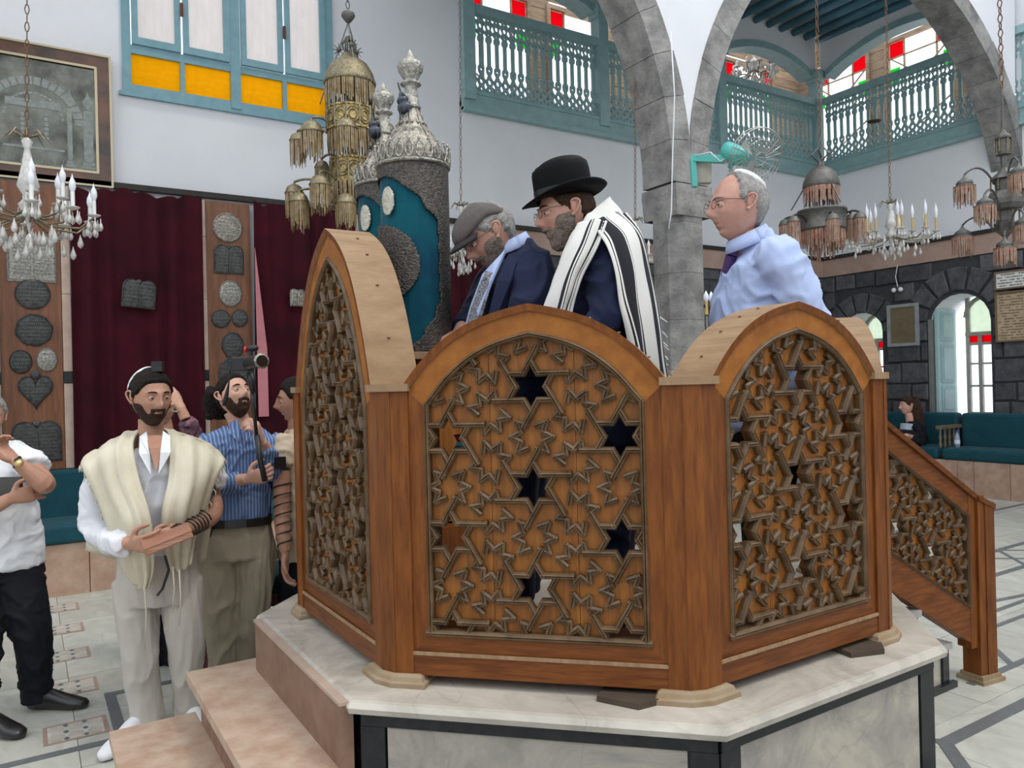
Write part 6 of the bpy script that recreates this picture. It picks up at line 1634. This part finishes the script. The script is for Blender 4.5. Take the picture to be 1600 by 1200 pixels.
# ---------------- man at the left edge, arms folded, white T-shirt
t = thing('person', at(40, 1090, 3.78).xy.to_3d(), 0, 'grey-haired man in white T-shirt and black trousers at the left edge', 'person'); t.location.z = 0; FR[t.name] = Matrix.Translation(t.location)
bm = MB(); LT = latv(35)
head(t, bm, at(-24, 650, 3.74), 45, -12, 0, 1.03, SKIND, hair=(.065, True, .011), hairm=HAIRG, beard=None)
limb(bm, [at(-28, 675, 3.76), at(-28, 715, 3.76)], [.056, .07])
loft(bm, [(at(0, 870, 3.78), .14, .1), (at(-15, 740, 3.76), .15, .1), (at(-22, 710, 3.76), .1, .08)], LT)
skin_limb(t, SKIND, [at(56, 738, 3.68), at(70, 757, 3.60), at(52, 742, 3.56), at(28, 724, 3.52)], [.050, .047, .040, .028], ((at(26, 722, 3.52), at(2, 700, 3.52)-at(26, 722, 3.52), -RT*.2-FW*.1+V((0, 0, 1))), dict(curl=(.7, .8, .8, .8), side=-1)), bm)
skin_limb(t, SKIND, [at(-60, 795, 3.62), at(-20, 795, 3.52), at(14, 780, 3.54)], [.046, .040, .028], ((at(16, 779, 3.54), RT*.8+V((0, 0, .2))+FW*.8, FW), dict(curl=(.3, .3, .3, .3), side=1)), bm)
body_build(t, bm, SKIND)
garment('white_t_shirt', WHITEC, t, [T_([(at(0, 885, 3.78), .192, .152), (at(0, 840, 3.78), .182, .142), (at(-5, 790, 3.77), .170, .125), (at(-12, 740, 3.76), .188, .12), (at(-20, 708, 3.76), .16, .09), (at(-24, 695, 3.76), .09, .07)], LT),
    L_([at(18, 712, 3.80), at(40, 722, 3.78), at(54, 734, 3.72)], [.078, .075, .070])], wr=.012, wsc=7)
garment('black_trousers', BLACKC, t, [T_([(at(0, 860, 3.78), .160, .12), (at(4, 905, 3.78), .175, .13)], LT),
    L_([at(28, 890, 3.80), at(42, 960, 3.76), at(52, 1010, 3.76), at(55, 1060, 3.79), at(58, 1094, 3.80)], [.108, .098, .080, .072, .068]),
    L_([at(-30, 890, 3.75), at(-28, 980, 3.62), at(-30, 1060, 3.60), at(-28, 1110, 3.60)], [.108, .09, .075, .068])], wr=.012, wsc=7)
shoe(t, at(52, 1104, 3.80), RT, .27); shoe(t, at(-30, 1135, 3.56), RT*1-FW*.35, .27)
MB().tube([at(22, 730, 3.50), at(30, 733, 3.53), at(35, 722, 3.55), at(31, 714, 3.53), at(24, 718, 3.50)], .006, 6, closed=True).build('watch_strap', LEATHER, t, smooth=True, world=True)
MB().ball(at(30, 724, 3.475), .018, 12, 6, (1, 1, 1)).build('watch_face', mat('gold_watch', (.75, .58, .25), .3, metal=.8), t, smooth=True, world=True)
fo = MB().box(-.17, .06, -.008, .008, -.09, .02, Matrix.Translation(at(14, 752, 3.60)) @ Matrix.Rotation(-YAW, 4, 'Z')); tag(fo.build('dark_folder', mat('grey_folder', (.09, .09, .085), .5, var=.2)), 'dark grey folder tucked under the arm of the man at the left edge', 'folder')

# ---------------- person raising a hand behind the shawled man
t = thing('person', at(262, 1040, 4.35).xy.to_3d(), 0, 'person in dark floral sleeve raising a hand to the face behind the shawled man', 'person'); t.location.z = 0; FR[t.name] = Matrix.Translation(t.location)
bm = MB(); LT = latv(10)
head(t, bm, at(252, 634, 4.38), 35, -5, 0, .95, SKIND, hair=(.06, True, .014), hairm=HAIRD)
limb(bm, [at(253, 655, 4.4), at(255, 680, 4.4)], [.05, .06]); loft(bm, [(at(258, 880, 4.4), .13, .09), (at(256, 690, 4.4), .14, .08)], LT)
skin_limb(t, SKIND, [at(290, 655, 4.20), at(282, 636, 4.20)], [.030, .025], ((at(281, 634, 4.20), at(266, 612, 4.22)-at(281, 634, 4.20), -FW*-.6-RT*.6), dict(curl=(.25, .25, .3, .3), side=1, s=.95)), bm)
body_build(t, bm, SKIND)
FLOR = mat('dark_floral_cloth', (.30, .14, .16), .8, col2=(.012, .016, .04), vscale=26)
garment('floral_top', FLOR, t, [T_([(at(258, 870, 4.4), .16, .12), (at(257, 760, 4.4), .165, .12), (at(256, 700, 4.4), .17, .1), (at(255, 688, 4.4), .1, .08)], LT),
    L_([at(290, 705, 4.38), at(304, 700, 4.30), at(300, 676, 4.24), at(291, 658, 4.20)], [.06, .056, .052, .045]), L_([at(225, 705, 4.42), at(212, 770, 4.42), at(220, 830, 4.36)], [.06, .055, .045])], wr=.008)
garment('dark_trousers', BLACKC, t, [T_([(at(258, 860, 4.4), .15, .11), (at(258, 910, 4.4), .165, .12)], LT), L_([at(240, 900, 4.4), at(242, 960, 4.38), at(243, 1035, 4.4)], [.1, .08, .07]), L_([at(276, 900, 4.4), at(278, 960, 4.38), at(278, 1035, 4.4)], [.1, .08, .07])], wr=.006)
MB().tube([at(278, 640, 4.19)+V((.028*cos(q), 0, .01*sin(q)))+FW*.028*sin(q) for q in [2*pi*i/12 for i in range(12)]], .004, 5, closed=True).build('bracelet', BRIGHTS, t, smooth=True, world=True)

# ---------------- man half hidden behind the tall screen
t = thing('person', at(470, 1000, 4.15).xy.to_3d(), 0, 'man in tan T-shirt with strapped arm, half hidden behind the tall wooden screen', 'person'); t.location.z = 0; FR[t.name] = Matrix.Translation(t.location)
bm = MB(); LT = latv(-60)
head(t, bm, at(463, 626, 4.15), -72, -2, 0, 1.0, SKIND, hair=(.06, True, .012), hairm=HAIRD)
limb(bm, [at(466, 650, 4.16), at(470, 680, 4.18)], [.055, .07]); loft(bm, [(at(472, 860, 4.2), .14, .1), (at(472, 690, 4.2), .15, .09)], LT)
skin_limb(t, SKIND, [at(440, 735, 4.02), at(440, 790, 4.0), at(442, 830, 3.95), at(446, 862, 3.92)], [.046, .043, .038, .028], ((at(446, 866, 3.92), V((0, 0, -1))-FW*.2, RT), dict(curl=(.4, .4, .4, .4))), bm)
body_build(t, bm, SKIND)
garment('tan_t_shirt', mat('tan_cotton', (.66, .54, .40), .85, var=.08), t, [T_([(at(472, 870, 4.2), .165, .13), (at(472, 780, 4.2), .17, .13), (at(472, 710, 4.19), .185, .12), (at(471, 682, 4.18), .15, .09), (at(470, 668, 4.18), .08, .07)], LT),
    L_([at(452, 690, 4.08), at(443, 705, 4.04), at(441, 728, 4.02)], [.075, .070, .064])], wr=.008)
garment('dark_trousers', BLACKC, t, [T_([(at(472, 860, 4.2), .15, .11), (at(472, 915, 4.2), .165, .12)], LT), L_([at(462, 900, 4.15), at(462, 980, 4.15), at(462, 1052, 4.18)], [.1, .08, .07]), L_([at(484, 900, 4.25), at(484, 980, 4.25), at(484, 1045, 4.28)], [.1, .08, .07])], wr=.006)
MB().box(-.028, .028, -.028, .028, -.028, .028, Matrix.Translation(at(436, 722, 3.96))).build('arm_box', LEATHER, t, world=True)
straps(t, at(440, 752, 4.02), at(445, 855, 3.93), .049, .036, 7)

# ---------------- seated woman on the right bench
t = thing('person', at(1425, 760, 10.35).xy.to_3d(), 0, 'woman with long dark hair and black cardigan seated on the teal bench', 'person'); t.location.z = 0; FR[t.name] = Matrix.Translation(t.location)
bm = MB(); LT = latv(-70); D = 10.35
head(t, bm, at(1417, 634, D), -82, 0, 0, 1.0, SKIN, hair=(.06, True, .014), hairm=HAIRB)
m = MB(); loft(m, [(at(1424, 622, D), .085, .075), (at(1430, 640, D), .09, .08), (at(1432, 662, D+.02), .10, .09), (at(1436, 684, D), .07, .07), (at(1440, 698, D), .03, .03)], LT, 16); o = m.build('long_hair', HAIRB, t, world=True); fuse(o, .010, 2, .008, 30)
limb(bm, [at(1420, 645, D), at(1423, 662, D)], [.05, .06]); loft(bm, [(at(1428, 700, D), .13, .1), (at(1424, 665, D), .13, .08)], LT)
skin_limb(t, SKIN, [at(1428, 684, D-.15), at(1416, 680, D-.3)], [.033, .026], ((at(1414, 680, D-.3), -RT, V((0, 0, 1))), dict(curl=(.4, .4, .4, .4))), bm)
body_build(t, bm, SKIN)
garment('black_cardigan', BLACKC, t, [T_([(at(1431, 694, D), .17, .13), (at(1429, 684, D), .17, .13), (at(1426, 665, D), .18, .10), (at(1424, 657, D), .1, .07)], LT), L_([at(1432, 664, D-.12), at(1440, 690, D-.15), at(1424, 686, D-.22)], [.065, .06, .05]), L_([at(1415, 664, D+.15), at(1402, 690, D+.1), at(1410, 690, D)], [.065, .06, .05])], vox=.012, wr=.006)
m = MB(); loft(m, [(at(1420, 700, D-.06), .08, .10), (at(1417, 680, D-.04), .09, .10), (at(1418, 662, D-.03), .08, .085)], LT, 16); m.build('pale_blouse', mat('pale_blue_blouse', (.45, .50, .58), .8, var=.3, vscale=60), t, smooth=True, world=True)
garment('dark_trousers', BLACKC, t, [L_([at(1432, 683, D-.1), at(1388, 685, D-.1), at(1378, 725, D-.1), at(1378, 765, D-.1)], [.10, .08, .065, .055]), L_([at(1428, 682, D+.12), at(1388, 684, D+.12), at(1376, 758, D+.12)], [.10, .08, .06])], vox=.014, wr=.004)

# ---------------- older man in light blue shirt on the platform
t = person('older man in light blue shirt and white skullcap standing behind the right screen', 1195, 700, 2.95)
bm = MB(); LT = latv(-80); BLUESH = mat('light_blue_shirt', (.46, .55, .82), .75, var=.08, vscale=4)
head(t, bm, at(1152, 325, 2.93), -79, 1, 0, 1.08, SKINR, hair=(.066, False, .009), hairm=HAIRG, kippah=(radians(28), WHITEC, .72), specs=True)
limb(bm, [at(1160, 362, 2.95), at(1168, 388, 2.96), at(1178, 410, 2.97)], [.060, .066, .085])
loft(bm, [(at(1198, 640, 3.0), .15, .12), (at(1190, 480, 2.97), .15, .12), (at(1180, 400, 2.97), .12, .09)], LT)
skin_limb(t, SKINR, [at(1252, 545, 2.85), at(1250, 580, 2.9)], [.036, .028], ((at(1250, 585, 2.9), V((0, 0, -1)), -RT), dict(curl=(.5, .5, .5, .5))), bm)
body_build(t, bm, SKINR)
garment('blue_shirt', BLUESH, t, [
    T_([(at(1195, 665, 2.98), .165, .155), (at(1192, 600, 2.97), .170, .175), (at(1188, 530, 2.97), .175, .185), (at(1188, 470, 2.96), .185, .165), (at(1186, 415, 2.96), .190, .125), (at(1180, 388, 2.96), .125, .085), (at(1172, 372, 2.95), .085, .07)], LT),
    L_([at(1203, 398, 2.84), at(1222, 412, 2.78), at(1252, 470, 2.74), at(1268, 520, 2.78), at(1262, 560, 2.86)], [.080, .082, .070, .062, .050]),
    L_([at(1185, 400, 3.1), at(1190, 440, 3.18), at(1210, 520, 3.18), at(1240, 560, 3.05)], [.078, .07, .065, .05])], vox=.008, wr=.014, wsc=6.5)
m = MB(); c0 = at(1166, 372, 2.94)
g = [[c0+(latv(-80)*(.067+.024*k)*cos(q)+fwdv(-80)*(.074+.020*k)*sin(q))+V((0, 0, .022-.050*k-(.034*sin(q))))+RT*.012*k for q in [2*pi*i/24 for i in range(25)]] for k in (0, .5, 1)]
m.grid(g); o = m.build('shirt_collar', BLUESH, t, smooth=True, world=True); o.modifiers.new('t', 'SOLIDIFY').thickness = .006
m = MB(); m.bar(at(1147, 388, 2.93), at(1144, 400, 2.93), .03, .03); m.bar(at(1144, 400, 2.935), at(1136, 432, 2.96), .04, .03); m.build('purple_tie', mat('purple_tie_silk', (.10, .04, .17), .5, var=.3, vscale=60), t, world=True)
garment('dark_trousers', BLACKC, t, [T_([(at(1196, 655, 2.98), .165, .155), (at(1197, 710, 3.0), .17, .15)], LT), L_([at(1190, 700, 2.92), at(1192, 800, 2.92), at(1192, 965, 2.94)], [.11, .085, .065]), L_([at(1205, 700, 3.10), at(1207, 800, 3.10), at(1207, 935, 3.12)], [.11, .085, .065])], wr=.006, vox=.011)
# ---------------- capped man in navy suit
t = person('grey-bearded man in grey flat cap and navy suit leaning over the desk', 805, 700, 2.95)
bm = MB(); LT = latv(-66)
Mh = head(t, bm, at(764, 368, 2.93), -72, -33, 0, 1.03, SKINR, hair=(.066, True, .010), hairm=HAIRG, beard=(.008, .75), beardm=BEARDG, specs=True, brows=BEARDG)
limb(bm, [at(778, 390, 2.96), at(796, 405, 2.97), at(808, 425, 2.98)], [.058, .062, .08])
loft(bm, [(at(806, 640, 3.0), .15, .11), (at(800, 480, 2.98), .15, .11), (at(805, 420, 2.97), .12, .08)], LT)
skin_limb(t, SKINR, [at(724, 512, 3.04), at(718, 520, 3.0)], [.034, .028], ((at(717, 521, 3.0), at(698, 530, 2.93)-at(717, 521, 3.0), V((0, 0, -1))), dict(curl=(.35, .4, .45, .5), side=-1)), bm)
skin_limb(t, SKINR, [at(760, 548, 2.74), at(742, 552, 2.76)], [.034, .028], ((at(740, 552, 2.76), -RT+V((0, 0, -.1)), V((0, 0, -1))), dict(curl=(.35, .4, .45, .5), side=1)), bm)
body_build(t, bm, SKINR)
garment('navy_jacket', NAVY, t, [
    T_([(at(812, 680, 3.0), .19, .165), (at(808, 600, 3.0), .185, .155), (at(803, 520, 2.98), .195, .150), (at(803, 460, 2.97), .205, .138), (at(810, 420, 2.97), .195, .105), (at(806, 398, 2.97), .12, .08), (at(800, 385, 2.96), .08, .065)], LT),
    L_([at(826, 412, 2.82), at(836, 432, 2.76), at(826, 490, 2.72), at(800, 535, 2.70), at(765, 548, 2.74)], [.082, .080, .070, .062, .050]),
    L_([at(785, 425, 3.10), at(765, 450, 3.16), at(742, 492, 3.14), at(722, 515, 3.03)], [.080, .075, .065, .050])], vox=.008, wr=.011, wsc=6)
FVv = fwdv(-66)
m = MB(); m.add([at(775, 410, 2.80), at(792, 392, 2.80), at(770, 440, 2.76), at(752, 490, 2.765), at(742, 540, 2.79), at(722, 540, 2.86), at(738, 480, 2.845), at(757, 430, 2.83)], [(0, 1, 2), (0, 2, 7), (7, 2, 3, 6), (6, 3, 4, 5)])
o = m.build('shirt_front', BLUESH, t, world=True); o.modifiers.new('t', 'SOLIDIFY').thickness = .01
m = MB(); m.add([at(762, 425, 2.80), at(773, 428, 2.775), at(768, 440, 2.77), at(757, 438, 2.80)], [(0, 1, 2, 3)]); P_ = [(757, 438, 768, 440), (752, 450, 765, 455), (738, 490, 753, 495), (728, 530, 741, 535)]
for (a, b, c_, d), (e, f, g_, h) in zip(P_, P_[1:]): m.add([at(a, b, 2.815), at(c_, d, 2.765), at(g_, h, 2.765), at(e, f, 2.825)], [(0, 1, 2, 3)])
o = m.build('patterned_tie', mat('patterned_tie_silk', (.45, .46, .50), .6, col2=(.02, .02, .03), vscale=140), t, world=True); o.modifiers.new('t', 'SOLIDIFY').thickness = .012
c0 = at(795, 383, 2.955); g = [[c0+(LT*(.064+.020*k)*cos(q)+FVv*(.068+.018*k)*sin(q))+V((0, 0, .022-.045*k-(.034*sin(q))))+RT*.01*k for q in [2*pi*i/24 for i in range(25)]] for k in (0, .5, 1)]
o = MB().grid(g).build('shirt_collar', BLUESH, t, smooth=True, world=True); o.modifiers.new('t', 'SOLIDIFY').thickness = .006
m = MB()   # lapel
m.add([at(797, 398, 2.79), at(812, 402, 2.76), at(800, 440, 2.70), at(772, 510, 2.715), at(756, 545, 2.74), at(764, 500, 2.742), at(778, 440, 2.745)], [(0, 1, 2, 6), (6, 2, 3, 5), (5, 3, 4)]); o = m.build('lapel', NAVY, t, world=True); o.modifiers.new('t', 'SOLIDIFY').thickness = .008
garment('navy_trousers', NAVY, t, [T_([(at(812, 650, 3.0), .16, .13), (at(813, 710, 3.0), .165, .13)], LT), L_([at(806, 700, 2.93), at(808, 800, 2.93), at(808, 960, 2.95)], [.1, .08, .065]), L_([at(820, 700, 3.12), at(820, 800, 3.12), at(820, 925, 3.14)], [.1, .08, .065])], wr=.006, vox=.011)
# flat cap
CAPC = mat('grey_cap_cloth', (.135, .118, .112), .85, var=.2, vscale=30, sheen=.2)
m = MB(); rows = []
for j in range(11):
    q = j/10; row = []
    for i in range(32):
        a = 2*pi*i/32; fx = sin(a); fy = cos(a)
        r = sin(pi/2*min(1, q*1.0)); R_ = (.086+.004*fy, .118)
        x = R_[0]*fx*r; y = (.012 if fy > 0 else -.004)+R_[1]*fy*r*(1.0 if fy > 0 else .90)
        z = .072+.062*cos(pi/2*q)**.8-(.022*(y/.12) if y > 0 else -.03*(y/.12)**2*0)-.014*q
        if fy < 0: z -= .030*(-fy)*r
        row.append(Mh @ V((x, y, z+.004*sin(3*a)*r)))
    rows.append(row)
m.grid(rows, closed=True); m.add([Mh @ V((.08*sin(2*pi*i/32), .0+.10*cos(2*pi*i/32), .045)) for i in range(32)], [])
b0 = rows[-1]; o = m.build('flat_cap', CAPC, t, smooth=True, world=True); o.modifiers.new('t', 'SOLIDIFY').thickness = .006
m = MB(); g = []
for k in range(4):
    row = []
    for i in range(15):
        a = -1.15+2.3*i/14; rr = k/3
        row.append(Mh @ V((.086*sin(a)*(1+.02*rr), .012+(.112+.040*rr)*cos(a), .040-.018*rr-.012*(1-cos(a)))))
    g.append(row)
m.grid(g); o = m.build('cap_peak', mat('cap_underside', (.05, .048, .05), .8), t, smooth=True, world=True); o.modifiers.new('t', 'SOLIDIFY').thickness = .007
# ---------------- man in black hat and striped shawl
t = person('bearded man in black brimmed hat with black-and-white striped shawl over navy suit', 945, 700, 2.75)
bm = MB(); LT = latv(-72)
Mh = head(t, bm, at(884, 333, 2.73), -77, -8, 0, 1.0, SKINR, hair=(.060, True, .007), hairm=HAIRB, beard=(.007, .40), beardm=BEARDG, specs=True, brows=HAIRB)
limb(bm, [at(898, 355, 2.76), at(915, 372, 2.77), at(930, 395, 2.78)], [.058, .062, .08])
loft(bm, [(at(948, 640, 2.78), .15, .11), (at(938, 470, 2.77), .15, .11), (at(932, 395, 2.77), .12, .08)], LT)
skin_limb(t, SKINR, [at(882, 520, 2.56), at(866, 524, 2.58)], [.034, .028], ((at(864, 525, 2.58), -RT+V((0, 0, -.2)), V((0, 0, -1))), dict(curl=(.35, .4, .45, .5), side=1)), bm)
body_build(t, bm, SKINR)
garment('navy_jacket', NAVY, t, [
    T_([(at(955, 690, 2.8), .19, .165), (at(950, 600, 2.8), .185, .155), (at(942, 520, 2.78), .190, .148), (at(936, 450, 2.77), .205, .140), (at(936, 400, 2.77), .195, .105), (at(925, 378, 2.77), .12, .08), (at(916, 366, 2.76), .08, .065)], LT),
    L_([at(938, 392, 2.66), at(942, 415, 2.60), at(950, 470, 2.56), at(940, 510, 2.54), at(885, 522, 2.58)], [.075, .072, .066, .062, .050]),
    L_([at(905, 410, 2.92), at(895, 450, 2.98), at(872, 500, 2.92), at(850, 520, 2.85)], [.078, .072, .062, .05])], vox=.008, wr=.012, wsc=6)
garment('navy_trousers', NAVY, t, [T_([(at(955, 660, 2.8), .16, .13), (at(955, 720, 2.8), .165, .13)], LT), L_([at(948, 710, 2.72), at(950, 820, 2.72), at(950, 985, 2.74)], [.1, .08, .065]), L_([at(962, 710, 2.90), at(962, 820, 2.90), at(962, 950, 2.92)], [.1, .08, .065])], wr=.006, vox=.011)
# hat
HATM = mat('black_felt', (.003, .003, .0035), .55, var=.2, spec=.12); m = MB(); rows = []
for (r, z, k) in ((1.0, -.004, 0), (1.0, .02, 0), (1.0, .05, 0), (.99, .080, .15), (.955, .100, .5), (.80, .114, 1), (.45, .108, 1), (.02, .100, 1)):
    row = []
    for i in range(36):
        a = 2*pi*i/36; fx, fy = sin(a), cos(a)
        x = .086*fx*r*(1-.08*k*max(0, fy)); y = .106*fy*r; zz = z-.016*k*(max(0, fy)**2)*r-.014*k*math.exp(-(x/.02)**2)*(1 if r > .1 else 1)
        row.append(Mh @ V((x, y-.004, .058+zz*1.12)))
    rows.append(row)
m.grid(rows, closed=True); m.build('hat_crown', HATM, t, smooth=True, world=True)
m = MB(); g = []
for q in (0, .3, .6, .85, 1.0):
    row = []
    for i in range(40):
        a = 2*pi*i/40; fx, fy = sin(a), cos(a); w_ = .052*q
        z = .054+(.030*q*q*abs(fx)**2)-(.016*q*max(0, fy))+(.026*q*q*max(0, -fy))
        row.append(Mh @ V(((.085+w_)*fx, (.105+w_)*fy-.004, z)))
    g.append(row)
m.grid(g, closed=True); o = m.build('hat_brim', HATM, t, smooth=True, world=True); o.modifiers.new('t', 'SOLIDIFY').thickness = .004
m = MB(); g = [[Mh @ V((.0875*sin(a), .1075*cos(a)-.004, z)) for a in [2*pi*i/36 for i in range(36)]] for z in (.058, .086)]
m.grid(g, closed=True); m.build('hat_band', mat('hat_ribbon', (.004, .004, .005), .35), t, smooth=True, world=True)
MB().ball(Mh @ V((.088 if (RT.dot(LT) > 9) else .0, 0, 0)), .001, 4, 3)
for sd in (1,): 
    p = min([Mh @ V((s_*.0885, -.004, .084)) for s_ in (-1, 1)], key=lambda q: q.dot(FW)); MB().ball(p, .005, 8, 5).build('hat_pin', BRIGHTS, t, smooth=True, world=True)
# striped shawl
def stripes_mat(stops, nm='striped_wool'):
    m = bpy.data.materials.new(nm); m.use_nodes = True; N = m.node_tree.nodes; L = m.node_tree.links; b = N['Principled BSDF']; b.inputs['Roughness'].default_value = .9
    tc = N.new('ShaderNodeTexCoord'); sx = N.new('ShaderNodeSeparateXYZ'); L.new(tc.outputs['UV'], sx.inputs[0]); r = N.new('ShaderNodeValToRGB'); r.color_ramp.interpolation = 'CONSTANT'; L.new(sx.outputs['X'], r.inputs[0])
    W = (.74, .73, .70, 1); K = (.012, .012, .018, 1); e = r.color_ramp.elements; e[0].position = 0; e[0].color = W; e[1].position = .10; e[1].color = K
    for i, p in enumerate(stops): x = e.new(p); x.color = K if i % 2 else W
    L.new(r.outputs[0], b.inputs['Base Color']); return m
STW = stripes_mat((.13, .16, .33, .36, .38, .56, .60, .62, .78, .82, .85)); STF = stripes_mat((.13, .55, .62, .65, .67, .80, .86, .93, .95), 'striped_wool_front')
WOOL = mat('white_wool', (.74, .73, .70), .9, var=.06, sheen=.2)
drape(t, 'shawl_collar', WOOL, [
    [at(905, 352, 2.60), at(925, 330, 2.64), at(952, 308, 2.78)],
    [at(902, 366, 2.58), at(935, 345, 2.60), at(975, 335, 2.76)],
    [at(900, 385, 2.57), at(940, 362, 2.58), at(990, 360, 2.74)]], 7, .006, 2, .008, 4)
_, gf = drape(t, 'shawl_front', STF, [
    [at(900, 356, 2.60), at(920, 345, 2.56), at(948, 345, 2.55)],
    [at(882, 385, 2.60), at(905, 380, 2.53), at(935, 382, 2.52)],
    [at(868, 425, 2.60), at(886, 425, 2.52), at(910, 430, 2.52)],
    [at(856, 465, 2.60), at(872, 470, 2.52), at(896, 475, 2.53)],
    [at(845, 498, 2.60), at(862, 505, 2.53), at(885, 512, 2.55)]], 7, .014, 2.5, .007, 5)
_, gb = drape(t, 'shawl_back', STW, [
    [at(925, 350, 2.56), at(955, 335, 2.60), at(978, 335, 2.80)],
    [at(945, 378, 2.50), at(985, 362, 2.58), at(1002, 372, 2.86)],
    [at(960, 425, 2.47), at(998, 415, 2.56), at(1016, 430, 2.90)],
    [at(972, 475, 2.46), at(1008, 475, 2.56), at(1026, 490, 2.90)],
    [at(984, 530, 2.48), at(1016, 530, 2.58), at(1036, 545, 2.90)],
    [at(996, 590, 2.50), at(1024, 595, 2.60), at(1044, 605, 2.90)],
    [at(1004, 640, 2.52), at(1028, 645, 2.62), at(1048, 650, 2.90)]], 7, .014, 3, .007, 6)
tassels(t, [gb[i][-1] for i in range(20, len(gb), 3)]+[gb[i][-1]+RT*.004 for i in range(21, len(gb), 3)], .05, WOOL, 'fringe', .003, 4, (RT.x*.7, RT.y*.7, -.6))
tassels(t, [gf[-1][j] for j in range(len(gf[-1]))]+[gf[i][0] for i in range(8, len(gf), 3)], .03, WOOL, 'fringe', .0025, 5)
if 'SC2' in globals(): bpy.data.scenes.remove(SC2)
